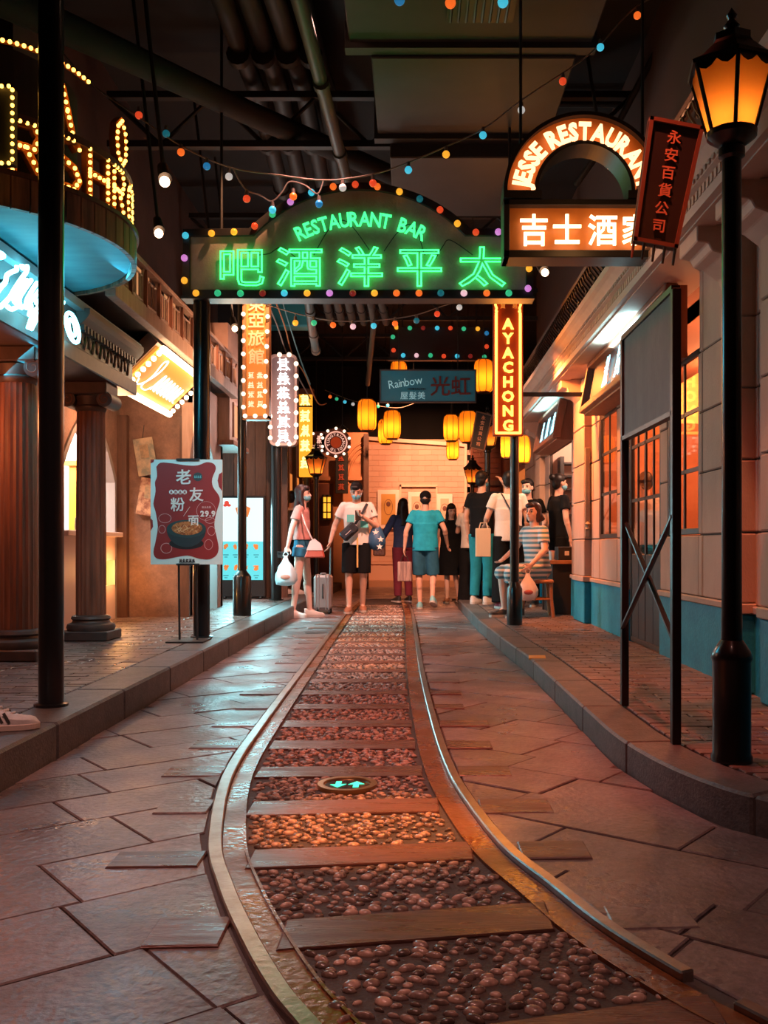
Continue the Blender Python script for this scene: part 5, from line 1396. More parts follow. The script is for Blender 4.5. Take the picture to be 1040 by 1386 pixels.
def plaque(label, quad, y, tails):
    """quad: tl, tr, br, bl photo pixels at distance y"""
    q = [px(p[0], p[1], y) for p in quad]
    t = thing('tilted_plaque', label, 'plaque', (q[0] + q[1] + q[2] + q[3]) / 4)
    D = V((0, 0.03, 0))
    def slab(name, qq, y0, y1, m_):
        vs = [p + V((0, y0, 0)) for p in qq] + [p + V((0, y1, 0)) for p in qq]
        return obj(name, G().add(vs, [(0, 1, 2, 3), (7, 6, 5, 4), (0, 4, 5, 1), (1, 5, 6, 2), (2, 6, 7, 3), (3, 7, 4, 0)]), m_, t)
    slab('board', q, 0.0, 0.03, plq_m)
    c = (q[0] + q[1] + q[2] + q[3]) / 4; U = ((q[1] - q[0]) + (q[2] - q[3])).normalized(); W_ = ((q[0] - q[3]) + (q[1] - q[2])).normalized()
    wd = (q[1] - q[0]).length; ht = (q[0] - q[3]).length; fr = wd * 0.07
    for p0, p1 in ((q[0], q[1]), (q[1], q[2]), (q[2], q[3]), (q[3], q[0])):
        mid = (p0 + p1) / 2; inward = (c - mid).normalized() * fr
        slab('frame_strip', [p0, p1, p1 + inward, p0 + inward], -0.012, 0.04, plf_m)
    for i, ch in enumerate('永安百貨公司'):
        tt = (i + 0.5) / 6; o = q[0].lerp(q[3], 0.06 + 0.86 * tt).lerp(q[1].lerp(q[2], 0.06 + 0.86 * tt), 0.5)
        Wp = V((0, 0, 1)); Up = V((1, 0, -0.12)).normalized(); Wp = (Wp - Up * Wp.dot(Up)).normalized()
        letter(t, ch, 'cjk', gold_m, o + V((0, -0.006, 0)), Up, Wp, ht * 0.115, 1.0)
    for k in range(tails):
        p = q[3].lerp(q[2], (k + 0.15) / (tails - 0.7)); dn = (q[3] - q[0]).normalized() * ht * 0.13
        obj('tassel', G().cone(p + V((0, 0.01, 0)), p + dn + V((0, 0.01, 0)), wd * 0.03, wd * 0.022, 6), plf_m, t)
    return t


tp = plaque('large black hanging plaque with six gold characters overlapping the arched orange sign', [(880, 158), (953, 172), (917, 337), (857, 326)], 4.15, 5)
a = px(945, 172, 4.15)
obj('hook_arm', G().cone(a + V((-0.03, 0.02, 0.0)), (WX + 0.3, 4.3, a.z + 0.02), 0.010, 0.010, 8), plf_m, tp)
tp2 = plaque('small black hanging plaque with gold characters above the queue', [(645, 556), (667, 562), (656, 611), (636, 606)], 13.6, 5)
obj('hook_arm', G().cone(px(662, 560, 13.62), (1.06, 13.8, px(0, 556, 13.6).z), 0.012, 0.012, 6), plf_m, tp2)

# --- cyan script neon on the arcade frieze (bent tubes, unreadable script)
cyan_n = glow('cyan_neon', (0.22, 0.85, 1.0), 9.0)
XN = -2.36
def wallp(x, y, X=XN): d = X * F / (x - CX); return V((X, d, H - (y - CY) * d / F))
nz = lambda a, b: wallp(a * 0.1227, 330 + b * 0.1227)
ns = thing('cyan_script_sign', 'cyan white script neon sign on the dark frieze under the round balcony', 'neon sign', (-2.42, 6.2, 2.4))
STR = [[(-260, 700), (-160, 560), (-60, 560), (10, 480), (60, 420), (75, 350), (130, 310), (180, 290), (185, 240)], [(240, 225), (250, 270), (300, 250), (290, 310), (240, 380), (160, 500), (100, 600), (0, 700)], [(300, 400), (220, 500), (155, 610), (170, 650), (215, 680), (130, 720), (80, 690)],
       [(345, 400), (280, 490), (215, 600), (230, 700), (260, 690)], [(410, 430), (350, 520), (290, 640), (300, 720)], [(470, 470), (400, 560), (330, 650), (345, 690), (320, 790)], [(560, 540), (480, 600), (400, 640), (430, 690), (370, 760), (310, 930)],
       [(620, 620), (520, 680), (450, 730), (390, 850), (345, 940)], [(-120, 60), (-20, 90), (40, 130), (10, 150), (-80, 140)], [(700, 640), (620, 760), (540, 800), (520, 900), (600, 860)]]
for st in STR: obj('tube', G().tube(cat([nz(*p) for p in st], 4), 0.014, 8), cyan_n, ns, smooth=True)
el = [nz(800 + 62 * math.cos(t) + 40 * math.sin(t) * -1, 925 - 165 * math.sin(t)) for t in [2 * PI * k / 24 for k in range(24)]]
obj('tube', G().tube(el, 0.013, 8, closed=True), cyan_n, ns, smooth=True)
el = [nz(795 + 30 * math.cos(t) + 20 * math.sin(t) * -1, 925 - 95 * math.sin(t)) for t in [2 * PI * k / 20 for k in range(20)]]
obj('tube', G().tube(el, 0.011, 8, closed=True), cyan_n, ns, smooth=True)
for yy in (5.6, 6.2, 6.9): obj('standoff', G().cone((-2.46, yy, 2.45), (XN, yy, 2.45), 0.01, 0.01, 6), dark_m, ns)

# --- slanted yellow lightbox between arcade and facade
lb_ = thing('slanted_lightbox', 'slanted yellow lightbox with white tube edges and pale script', 'lightbox', (-2.42, 9.2, 2.33))
T0, B0 = V((-2.25, 8.5, 2.655)), V((-2.58, 8.5, 2.33)); Ly = 1.62
Wd = (T0 - B0); Hh = Wd.length; Wd.normalize(); Ud = V((0, -1, 0)); Nd = V((Wd.z, 0, -Wd.x))
if Nd.x < 0: Nd = -Nd
cc = (T0 + B0) / 2 + V((0, Ly / 2, 0)); Rl = Matrix((V((0, 1, 0)), Wd, V((0, 1, 0)).cross(Wd))).transposed()
if (V((0, 1, 0)).cross(Wd)).dot(Nd) < 0: pass
obj('face', G().box(cc - Nd * 0.02, (Ly, Hh, 0.03), Rl), M('lightbox_yellow', (0.75, 0.36, 0.06), 0.5, emit=(1, 0.42, 0.06), es=0.5), lb_)
obj('casing', G().box(cc - Nd * 0.10, (Ly + 0.06, Hh + 0.06, 0.12), Rl), M('casing_wood', (0.32, 0.18, 0.13), 0.5), lb_)
hw_ = glow('lightbox_tube', (1.0, 0.70, 0.42), 9.0)
for s_ in (-1, 1):
    obj('edge_tube', G().cap(cc + Wd * s_ * (Hh / 2 + 0.02) + Nd * 0.03 - V((0, Ly / 2, 0)), cc + Wd * s_ * (Hh / 2 + 0.02) + Nd * 0.03 + V((0, Ly / 2, 0)), 0.032, 0.032, 10), hw_, lb_, smooth=True)
for s_ in (-1, 1):
    for k in range(7):
        inst('bulb', bulb_mesh(hw_, 0.024), lb_, Matrix.Translation(cc + V((0, s_ * (Ly / 2 + 0.0), 0)) + Wd * Hh * ((k + 0.5) / 7 - 0.5) + Nd * 0.03))
lbw = glow('lightbox_script', (0.70, 0.95, 1.0), 1.7)
lp_ = lambda u, v: cc + V((0, (u - 0.5) * Ly, 0)) + Wd * (v - 0.5) * Hh + Nd * 0.02
SC = [[(0.08, 0.30), (0.12, 0.18), (0.2, 0.3), (0.26, 0.62), (0.24, 0.9), (0.19, 0.82), (0.22, 0.5), (0.2, 0.2), (0.3, 0.16), (0.36, 0.3)]]
for k in range(7):
    u = 0.36 + k * 0.075; SC.append([(u, 0.22), (u + 0.03, 0.62 - 0.01 * k), (u + 0.055, 0.55), (u + 0.04, 0.28), (u + 0.08, 0.22)])
for st in SC: obj('script_tube', G().tube(cat([lp_(*p) for p in st], 4), 0.0075, 6), lbw, lb_, smooth=True)

# ---------------------------------------------------------------- lanterns, lamps, string lights
lan_m = paper_mat('lantern_paper', (0.95, 0.36, 0.035), 0.30)
rib_m = M('lantern_rib', (0.16, 0.05, 0.01), 0.6)
hot_b = glow('lantern_bulb', (1.0, 0.56, 0.16), 110.0)
LAN = [(497, 541, 583, 15.0, 'hanging alone above the man with the suitcase'), (531, 556, 594, 15.6, 'front one of an overlapping pair under the salon board'), (522, 568, 601, 17.0, 'half hidden behind another lantern'),
       (540, 489, 525, 16.5, 'mostly hidden behind the blue salon board'), (655, 487, 531, 14.3, 'beside the vertical orange sign at the end of the salon board'), (611, 562, 597, 16.2, 'hanging above a lower lantern before the brick end wall'),
       (613, 594, 622, 18.6, 'lowest before the brick end wall'), (634, 557, 599, 15.7, 'partly behind the small tilted plaque'), (688, 586, 620, 13.0, 'behind the post of the vertical sign'), (707, 590, 627, 11.6, 'between the sign post and the far stone pier')]
for x, y0, y1, d, where in LAN:
    c = px(x, (y0 + y1) / 2, d); hh = (y1 - y0) * d / F; r_ = hh * 0.30
    t = thing('paper_lantern', 'glowing orange paper lantern ' + where, 'lantern', (c.x, c.y, c.z - hh / 2), group='orange paper lanterns')
    prof = [(r_ * 0.62, -0.5 * hh), (r_ * 0.90, -0.43 * hh), (r_, -0.30 * hh), (r_ * 1.02, 0), (r_, 0.30 * hh), (r_ * 0.90, 0.43 * hh), (r_ * 0.62, 0.5 * hh)]
    g = G(); g.lathe(prof, c, 24); g.f = g.f[:-2]
    obj('paper', g, lan_m, t, smooth=60)
    for k in range(8):
        a = 2 * PI * k / 8 + 0.2
        obj('rib', G().tube([(c.x + math.cos(a) * (q[0] + 0.004), c.y + math.sin(a) * (q[0] + 0.004), c.z + q[1]) for q in prof], 0.005, 4), rib_m, t)
    for s_ in (-1, 1): obj('hoop', G().lathe([(r_ * 0.66, -0.012), (r_ * 0.66, 0.012), (r_ * 0.55, 0.012), (r_ * 0.55, -0.012)], c + V((0, 0, s_ * 0.5 * hh)), 20), rib_m, t)
    obj('bulb', G().ball(c + V((0, 0, -0.05)), 0.035, 10, 6), hot_b, t, smooth=True)
    obj('cord', G().cone(c + V((0, 0, 0.5 * hh)), (c.x, c.y, 5.4), 0.006, 0.006, 5), dark_m, t)

lampglass = paper_mat('lamp_glass', (0.95, 0.36, 0.10), 0.25)
lb_hot = glow('lamp_flame', (1.0, 0.50, 0.12), 45.0)


def street_lamp(label, x, y, z0, ztop, k, pr_=0.036, rot=0.35, flame=lb_hot, sides=6):
    """black post with a tapered glazed lantern; ztop = underside of the lantern, k = lantern scale"""
    t = thing('street_lamp', label, 'street lamp', (x, y, z0))
    obj('base', G().lathe([(0.074 * k, 0), (0.074 * k, 0.02), (0.068 * k, 0.03), (0.068 * k, 0.36), (0.074 * k, 0.375), (0.066 * k, 0.40), (0.05 * k, 0.425), (pr_ * 1.1, 0.44)], (x, y, z0), 24), black_m, t, smooth=True)
    obj('shaft', G().lathe([(pr_ * 1.05, 0.43), (pr_, 0.6), (pr_ * 0.95, ztop - z0 - 0.1), (pr_ * 1.3, ztop - z0 - 0.09), (pr_ * 1.3, ztop - z0 - 0.06), (pr_ * 1.0, ztop - z0 - 0.05)], (x, y, z0), 24), black_m, t, smooth=True)
    obj('collar', G().lathe([(pr_ * 1.0, -0.06), (0.075 * k, -0.03), (0.088 * k, -0.02), (0.09 * k, 0.0), (0.0, 0.0)], (x, y, ztop), sides * 4), black_m, t, smooth=True)
    hb, ht_, hh = 0.088 * k, 0.152 * k, 0.225 * k
    for i in range(sides):
        a0, a1 = rot + 2 * PI * i / sides, rot + 2 * PI * (i + 1) / sides
        c0 = [V((x + math.cos(a) * r, y + math.sin(a) * r, z)) for a, r, z in ((a0, hb, ztop), (a1, hb, ztop), (a1, ht_, ztop + hh), (a0, ht_, ztop + hh))]
        obj('glass_pane', G().add(c0, [(0, 1, 2, 3)]), lampglass, t)
        obj('corner_bar', G().cone(c0[0], c0[3], 0.008 * k, 0.008 * k, 6), black_m, t)
        mid = [c0[3].lerp(c0[2], j / 8) for j in range(9)]
        vs = [p + V((0, 0, 0.02 * k)) for p in mid] + [p + V((0, 0, -(0.006 + 0.026 * abs(math.sin(j / 8 * 2 * PI))) * k)) + (p - V((x, y, p.z))) * 0.03 for j, p in enumerate(mid)]
        obj('scalloped_edge', G().add(vs, [(j, j + 1, 9 + j + 1, 9 + j) for j in range(8)]), black_m, t)
    obj('roof', G().lathe([(ht_ * 1.10, 0.0), (ht_ * 1.12, 0.012 * k), (ht_ * 0.85, 0.035 * k), (ht_ * 0.52, 0.085 * k), (ht_ * 0.46, 0.10 * k), (ht_ * 0.46, 0.125 * k), (ht_ * 0.2, 0.145 * k)], (x, y, ztop + hh), sides, rot), black_m, t)
    obj('finial', G().lathe([(0.012 * k, 0), (0.03 * k, 0.02 * k), (0.012 * k, 0.045 * k), (0.02 * k, 0.06 * k), (0.0, 0.09 * k)], (x, y, ztop + hh + 0.14 * k), 12), black_m, t, smooth=True)
    obj('flame_bulb', G().ball((x, y, ztop + 0.045 * k), (0.020 * k, 0.020 * k, 0.032 * k), 10, 8), flame, t, smooth=True)
    return t


street_lamp('black street lamp with orange glowing hexagonal lantern beside the blank sign frame', 1.16, 3.5, SR, 2.41, 1.0)
c = px(428, 641, 15.8); street_lamp('black street lamp behind the woman in pink', c.x, 15.8, 0.0, c.z, 1.15, 0.04)
c = px(640, 653, 19.6); street_lamp('short black street lamp by the edge post of the brick end wall', c.x, 19.6, 0.0, c.z, 1.25, 0.04)
c = px(660, 604, 13.9); street_lamp('tall black street lamp behind the queue beside the small tilted plaque', c.x, 13.9, 0.0, c.z, 1.3, 0.045)
bulb_cap = M('bulb_cap', (0.25, 0.2, 0.17), 0.4, metal=0.5)
wire_m = M('wire_pale', (0.35, 0.28, 0.24), 0.5)


def string_light(label, pts, d, bulbs, r=0.026, ties=False):
    """pts: photo pixels of the wire; bulbs: (x, y of the bulb centre, colour); d: distance (number or function of x)"""
    D = d if callable(d) else (lambda x: d)
    t = thing('string_light', label, 'string lights', px(pts[0][0], pts[0][1], D(pts[0][0])))
    wire = cat([px(x, y, D(x)) for x, y in pts], 6)
    obj('wire', G().tube(wire, 0.0055, 5), wire_m, t)
    if ties:
        for p in (wire[0], wire[-1]): obj('tie_wire', G().cone(p, (p.x, p.y, 5.4), 0.004, 0.004, 4), dark_m, t)
    for x, y, k in bulbs:
        c = px(x, y, D(x))
        b_ = inst('bulb', bulb_mesh(k, r), t, Matrix.Translation(c))
        obj('cap', G().cone((c.x, c.y, c.z + r * 0.8), (c.x, c.y, c.z + r * 2.1), r * 0.55, r * 0.45, 8), bulb_cap, t)
        best = min(wire, key=lambda p: (p - c).length)
        if best.z > c.z + r * 2.2: obj('drop_wire', G().cone((c.x, c.y, c.z + r * 2), best, 0.004, 0.004, 4), wire_m, t)


string_light('sagging string of coloured bulbs running over the arch sign to the arched orange sign', [(1000, -60), (940, -25), (863, 8), (800, 72), (710, 133), (655, 174), (600, 200), (553, 220), (504, 236), (440, 244), (370, 236), (310, 226), (250, 200), (190, 160), (120, 110), (60, 40)], lambda x: 6.6,
             [(863, 21, 'orange'), (813, 64, 'cyan'), (762, 110, 'red'), (706, 149, 'white'), (654, 183, 'cyan'), (604, 209, 'yellow'), (553, 230, 'cyan'), (505, 248, 'red'), (464, 254, 'white'), (310, 239, 'white'), (280, 225, 'blue'), (245, 206, 'orange'), (225, 181, 'teal'), (188, 156, 'red')])
string_light('short looped string of bulbs hanging before one shoulder of the arch sign', [(316, 228), (325, 246), (335, 258), (352, 264), (368, 272), (382, 260), (392, 246), (412, 250), (430, 262), (438, 244)], 6.6,
             [(334, 269, 'red'), (369, 284, 'cyan'), (397, 266, 'orange'), (432, 276, 'blue')])
string_light('string of coloured bulbs sagging under the arch sign', [(300, 395), (360, 412), (400, 424), (451, 434), (505, 434), (560, 427), (600, 414), (640, 402)], 9.6, [(400, 424 + 13, 'yellow'), (425, 437, 'green'), (451, 440, 'orange'), (478, 442, 'pink'), (506, 441, 'cyan'), (535, 438, 'orange'), (564, 434, 'teal'), (592, 425, 'red'), (622, 416, 'white')], 0.030, True)
string_light('coloured bulbs at the top edge of the hall near the ceiling duct', [(480, -30), (540, -8), (610, -2), (680, -6), (760, -40)], 6.0, [(541, 0, 'blue'), (610, 4, 'orange'), (681, 3, 'cyan')], 0.034)
string_light('string of small bulbs between the lantern and the yellow sign', [(440, 528), (460, 536), (480, 543), (510, 549), (540, 552), (560, 546)], 19, [(447, 537, 'orange'), (456, 540, 'green'), (467, 544, 'cyan'), (478, 547, 'white'), (512, 550, 'green'), (525, 549, 'cyan')], 0.035, True)
# bare spot lamps on rods under the ceiling
for x, y, d, lab in ((223, 246, 6.2, 'bare warm spot lamp on a slanted rod above the fretwork balcony'), (215, 316, 7.4, 'bare warm spot lamp lower down by the fretwork balcony'), (738, 369, 8.6, 'bare warm spot lamp under the box of white-hot characters'), (293, 396, 9.4, 'bare warm spot lamp beside the post of the arch sign'), (827, 224, 7.6, 'small spot lamp seen through the arched orange sign'), (318, 445, 11.0, 'orange spot lamp beside the hotel sign')):
    c = px(x, y, d); t = thing('spot_lamp', lab, 'spot lamp', c)
    obj('bulb', G().ball(c, 0.034, 12, 8), glow('spot_hot', (1.0, 0.55, 0.30), 12.0), t, smooth=True)
    obj('housing', G().cone(c + V((-0.005, 0.03, 0.03)), c + V((-0.05, 0.14, 0.15)), 0.045, 0.035, 14), dark_m, t, smooth=True)
    obj('rod', G().cone(c + V((-0.04, 0.12, 0.13)), (c.x - 0.25, c.y + 0.1, 5.4), 0.014, 0.014, 8), pipe_m, t)
# ---------------------------------------------------------------- street furniture
ps = thing('poster_stand', 'red and white noodle advert poster on a black floor stand', 'poster stand', (-1.80, 7.6, SL))
DPn = 7.6
a, b = px(204, 764, DPn), px(301, 622, DPn)
pw = M('poster_white', (0.78, 0.86, 0.80), 0.5); pred = M('poster_red', (0.34, 0.030, 0.028), 0.5); pwh = M('print_white', (0.88, 0.80, 0.72), 0.5)
bd = obj('board', G().bx(a.x, b.x, DPn, DPn + 0.02, a.z, b.z), pw, ps)
up = lambda u, v: (a.x + (b.x - a.x) * u, a.z + (b.z - a.z) * v)
wavy = []
cp_ = [(0.08, 0.93), (0.14, 0.97), (0.30, 0.965), (0.50, 0.945), (0.66, 0.945), (0.78, 0.975), (0.88, 0.96), (0.91, 0.91), (0.86, 0.82), (0.87, 0.74), (0.95, 0.66), (0.965, 0.60), (0.92, 0.50), (0.89, 0.38), (0.92, 0.27), (0.95, 0.16), (0.92, 0.09), (0.82, 0.05), (0.68, 0.055), (0.52, 0.085), (0.36, 0.07), (0.20, 0.05), (0.08, 0.06), (0.04, 0.12), (0.07, 0.22), (0.10, 0.36), (0.07, 0.50), (0.04, 0.58), (0.07, 0.70), (0.06, 0.78), (0.09, 0.84)]
wc = cat([(p[0], p[1], 0) for p in cp_ + [cp_[0]]], 3)[:-1]
obj('red_panel', G().prism([up(p.x, p.y) for p in wc], (0, DPn - 0.001, 0), X_, Z_, (0, -0.001, 0)), pred, bd)
obj('red_corner', G().prism([up(*p) for p in ((0, 1), (0.05, 1), (0.04, 0.975), (0, 0.965))], (0, DPn - 0.001, 0), X_, Z_, (0, -0.001, 0)), pred, bd)
obj('red_edge', G().prism([up(*p) for p in ((1, 0.88), (0.955, 0.86), (0.935, 0.80), (0.955, 0.74), (1, 0.70))], (0, DPn - 0.001, 0), X_, Z_, (0, -0.001, 0)), pred, bd)
obj('red_edge', G().prism([up(*p) for p in ((0, 0.44), (0.03, 0.42), (0.035, 0.36), (0, 0.32))], (0, DPn - 0.001, 0), X_, Z_, (0, -0.001, 0)), pred, bd)
yf = DPn - 0.004
PV = lambda u, v: V((up(u, v)[0], yf, up(u, v)[1]))
for ch, u, v, s_, tl in (('老', 0.46, 0.83, 0.125, 0.1), ('友', 0.64, 0.665, 0.115, 0.05), ('粉', 0.38, 0.57, 0.115, 0.1), ('面', 0.60, 0.42, 0.09, 0.05)):
    letter(bd, ch, 'cjk' if ch == '粉' else 'bold', pwh, PV(u, v), (1, 0, tl * 0.5), (-tl * 0.3, 0, 1), s_, 1.0)
obj('slash', G().cone(PV(0.46, 0.46), PV(0.55, 0.55), 0.002, 0.002, 4), pwh, bd)
line_text(bd, '29.9', 'thick', pwh, PV(0.80, 0.485), (1, 0, 0), (0, 0, 1), 0.062, gap=0.06)
def pring(u, v, ru, rv, m_, th=0.004): 
    w_, h_ = (b.x - a.x), (b.z - a.z); c_ = up(u, v)
    pts_ = [(c_[0] + math.cos(k * PI / 16) * ru * w_, c_[1] + math.sin(k * PI / 16) * rv * h_) for k in range(32)]
    pin = [(c_[0] + math.cos(k * PI / 16) * (ru * w_ - th), c_[1] + math.sin(k * PI / 16) * (rv * h_ - th)) for k in range(32)]
    obj('line_drawing', G().band(pin, pts_, (0, DPn - 0.0022, 0), X_, Z_, (0, -0.001, 0), closed=True), m_, bd)
def pdisc(name, u, v, ru, rv, m_, dy=0.0022):
    w_, h_ = (b.x - a.x), (b.z - a.z); c_ = up(u, v)
    obj(name, G().prism([(c_[0] + math.cos(k * PI / 16) * ru * w_, c_[1] + math.sin(k * PI / 16) * rv * h_) for k in range(32)], (0, DPn - dy, 0), X_, Z_, (0, -0.001, 0)), m_, bd)
pink_m = M('print_pink', (0.70, 0.36, 0.33), 0.5)
pring(0.775, 0.51, 0.135, 0.092, pink_m, 0.003)
pdisc('badge', 0.66, 0.835, 0.065, 0.042, M('badge_dark', (0.05, 0.06, 0.06), 0.5))
for k in range(4): inst('small_print', mesh('small_print', scribble(500 + k, 4, 0.07), M('badge_teal', (0.15, 0.5, 0.5), 0.5)), bd, frame4(PV(0.62 + 0.026 * k, 0.835), X_, Z_) @ Matrix.Diagonal((0.014, 0.022, 0.004, 1)))
for k in range(4):
    pdisc('round_tab', 0.29 + k * 0.062, 0.69, 0.031, 0.022, pwh)
    inst('small_print', mesh('small_print', scribble(520 + k, 4, 0.07), pred), bd, frame4(PV(0.29 + k * 0.062, 0.69), X_, Z_) @ Matrix.Diagonal((0.024, 0.026, 0.004, 1)))
for k in range(4): inst('small_print', mesh('small_print', scribble(530 + k, 4, 0.07), pink_m), bd, frame4(PV(0.73 + k * 0.033, 0.545), X_, Z_) @ Matrix.Diagonal((0.018, 0.018, 0.004, 1)))
for k in range(5): inst('small_print', mesh('small_print', scribble(540 + k, 4, 0.08), dark_m), bd, frame4(PV(0.42 + k * 0.045, 0.035), X_, Z_) @ Matrix.Diagonal((0.026, 0.032, 0.004, 1)))
for u, v, ru, rv in ((0.20, 0.44, 0.09, 0.045), (0.16, 0.335, 0.05, 0.04), (0.22, 0.155, 0.08, 0.05), (0.85, 0.32, 0.055, 0.045), (0.81, 0.19, 0.06, 0.05), (0.83, 0.42, 0.07, 0.03)):
    pring(u, v, ru, rv, pink_m)
pdisc('bowl_shadow', 0.50, 0.20, 0.24, 0.055, M('ink_black', (0.02, 0.015, 0.015), 0.6), 0.0024)
bowl = [up(0.5 + 0.275 * math.cos(PI + PI * k / 16), 0.34 + 0.175 * math.sin(PI + PI * k / 16)) for k in range(17)]
obj('bowl', G().prism(bowl, (0, DPn - 0.0034, 0), X_, Z_, (0, -0.001, 0)), M('bowl_dark', (0.035, 0.05, 0.055), 0.4), bd)
pdisc('bowl_rim', 0.50, 0.34, 0.275, 0.085, M('bowl_rim', (0.04, 0.075, 0.075), 0.4), 0.0044)
pdisc('noodles', 0.51, 0.345, 0.215, 0.065, M('noodle_orange', (0.60, 0.20, 0.06), 0.5, col2=(0.30, 0.07, 0.02), scale=60, contrast=1.0), 0.0056)
rgn = random.Random(4)
for k in range(14):
    u, v = 0.36 + rgn.random() * 0.3, 0.30 + rgn.random() * 0.09
    obj('noodle', G().tube(cat([PV(u, v) + V((0, -0.003, 0)), PV(u + rgn.uniform(-.05, .05), v + 0.02) + V((0, -0.003, 0)), PV(u + rgn.uniform(-.08, .08), v - 0.005) + V((0, -0.003, 0))], 3), 0.0025, 4), M('noodle_pale', (0.80, 0.42, 0.20), 0.5), bd)
for x in (242, 266): obj('stand_leg', G().cone(px(x, 764, DPn + 0.03), (px(x, 0, DPn).x, DPn + 0.03, SL + 0.01), 0.009, 0.009, 8), dark_m, ps)
obj('stand_foot', G().bx(px(230, 0, DPn).x, px(280, 0, DPn).x, DPn - 0.14, DPn + 0.18, SL + 0.001, SL + 0.012), dark_m, ps)
for yy, zz in ((DPn, b.z), (DPn, a.z)): obj('clip', G().bx(px(239, 0, DPn).x, px(270, 0, DPn).x, DPn - 0.012, DPn + 0.04, zz - 0.008, zz + 0.008), dark_m, ps)

# menu screen
DK = 13.75
mk = thing('menu_screen', 'tall menu screen glowing white and cyan before the vertical boards', 'screen', px(330, 812, DK))
a2, b2 = px(297, 812, DK), px(359, 671, DK)
obj('cabinet', G().bx(a2.x, b2.x, DK + 0.01, DK + 0.14, SL + 0.03, b2.z), dark_m, mk, bevel=0.01)
for x in (a2.x + 0.05, b2.x - 0.09):
    for y in (DK + 0.02, DK + 0.1): obj('castor', G().ball((x + 0.02, y, SL + 0.02), 0.02, 8, 6), dark_m, mk)
s0, s1 = px(301, 785, DK), px(356, 674, DK); zm = px(0, 733, DK).z
obj('upper_display', G().bx(s0.x, s1.x, DK, DK + 0.012, zm, s1.z), glow('screen_white', (0.66, 0.93, 0.97), 1.35), mk)
obj('lower_display', G().bx(s0.x, s1.x, DK, DK + 0.012, s0.z, zm), glow('screen_cyan', (0.12, 0.80, 0.86), 1.0), mk)
food = M('screen_food', (0.5, 0.15, 0.03), 0.5, emit=(0.8, 0.22, 0.04), es=0.6); sred = M('screen_red', (0.6, 0.05, 0.03), 0.5, emit=(0.8, 0.06, 0.03), es=0.6); stl = M('screen_text', (0.03, 0.30, 0.38), 0.5)
fp = lambda x, y, e=0.002: px(x, y, DK - e)
rgf = random.Random(9)
for k in range(9): obj('food_print', G().cone(fp(329 + (k - 4) * 1.0, 699), fp(329 + (k - 4) * 2.2, 683 + abs(k - 4)), 0.03, 0.018, 6, 0.1), food, mk)
obj('logo', G().ball(fp(307, 681), (0.035, 0.003, 0.035), 10, 6), sred, mk); obj('logo', G().ball(fp(305, 684), (0.03, 0.003, 0.02), 10, 6), sred, mk); obj('logo', G().ball(fp(310, 684), (0.03, 0.003, 0.02), 10, 6), sred, mk)
for rI, yy in enumerate((740, 768)):
    for cI, xx in enumerate((306, 319, 333, 347)):
        for k in range(4): obj('food_print', G().cone(fp(xx + rgf.uniform(-2, 2), yy + rgf.uniform(-3, 3)), fp(xx + rgf.uniform(-3, 3), yy + rgf.uniform(-4, 4)), 0.026, 0.016, 6, 0.1), food, mk)
        for k in range(2): obj('caption', G().box(fp(xx, yy + 11 + 3 * k), (0.075 - 0.03 * k, 0.002, 0.012)), stl, mk)
lamp('screen_glow', 'AREA', (px(330, 730, DK).x, DK - 0.06, 1.0), 45, (0.35, 0.92, 1.0), (px(330, 730, DK).x + 0.3, DK - 3, 0.4), 0.55, sy=1.0)
# bright cyan strip sign low in the second arch
cst = thing('cyan_floor_sign', 'white cyan glowing strip sign standing inside the second arch', 'sign', (-2.5, 11.4, SL))
obj('panel', G().bx(-2.62, -2.58, 11.1, 11.55, SL + 0.1, 1.2), bluedark_m, cst)
for k in range(5): inst('character', mesh('character', scribble(600 + k, 4, 0.09), glow('cyan_strip', (0.5, 0.95, 1.0), 5.0), smooth=True), cst, frame4((-2.57, 11.32, SL + 0.22 + 0.19 * k), (0, -1, 0), (0, 0, 1)) @ Matrix.Diagonal((0.3, 0.16, 0.1, 1)))
obj('foot', G().bx(-2.68, -2.52, 11.05, 11.6, SL, SL + 0.1), dark_m, cst)

# metal frame with a blank board
mf = thing('blank_sign_frame', 'grey blank board on a black steel frame with crossed braces', 'sign frame', (1.03, 4.25, SR))
gb_m = M('grey_board', (0.062, 0.054, 0.050), 0.6, fine=0.2, col2=(0.10, 0.088, 0.082), scale=4, stretch=(1, 1, 0.4))
for y in (3.80, 4.72): obj('leg', G().bx(1.02, 1.055, y - 0.02, y + 0.02, SR, 1.92), M('steel_dark', (0.028, 0.025, 0.024), 0.4, metal=0.4), mf, bevel=0.003)
obj('board', G().bx(1.03, 1.05, 3.80, 4.72, 1.43, 1.93), gb_m, mf)
g = G(); g.bx(1.02, 1.055, 3.8, 4.72, 1.91, 1.935); g.bx(1.02, 1.055, 3.8, 4.72, 1.42, 1.44)
obj('board_rail', g, MATS['steel_dark'], mf)
for z0, z1 in ((0.50, 1.02), (1.02, 0.50)): obj('brace', G().cone((1.035 + (0.008 if z0 < z1 else -0.008), 3.80, z0), (1.035 + (0.008 if z0 < z1 else -0.008), 4.72, z1), 0.012, 0.012, 6), MATS['steel_dark'], mf)

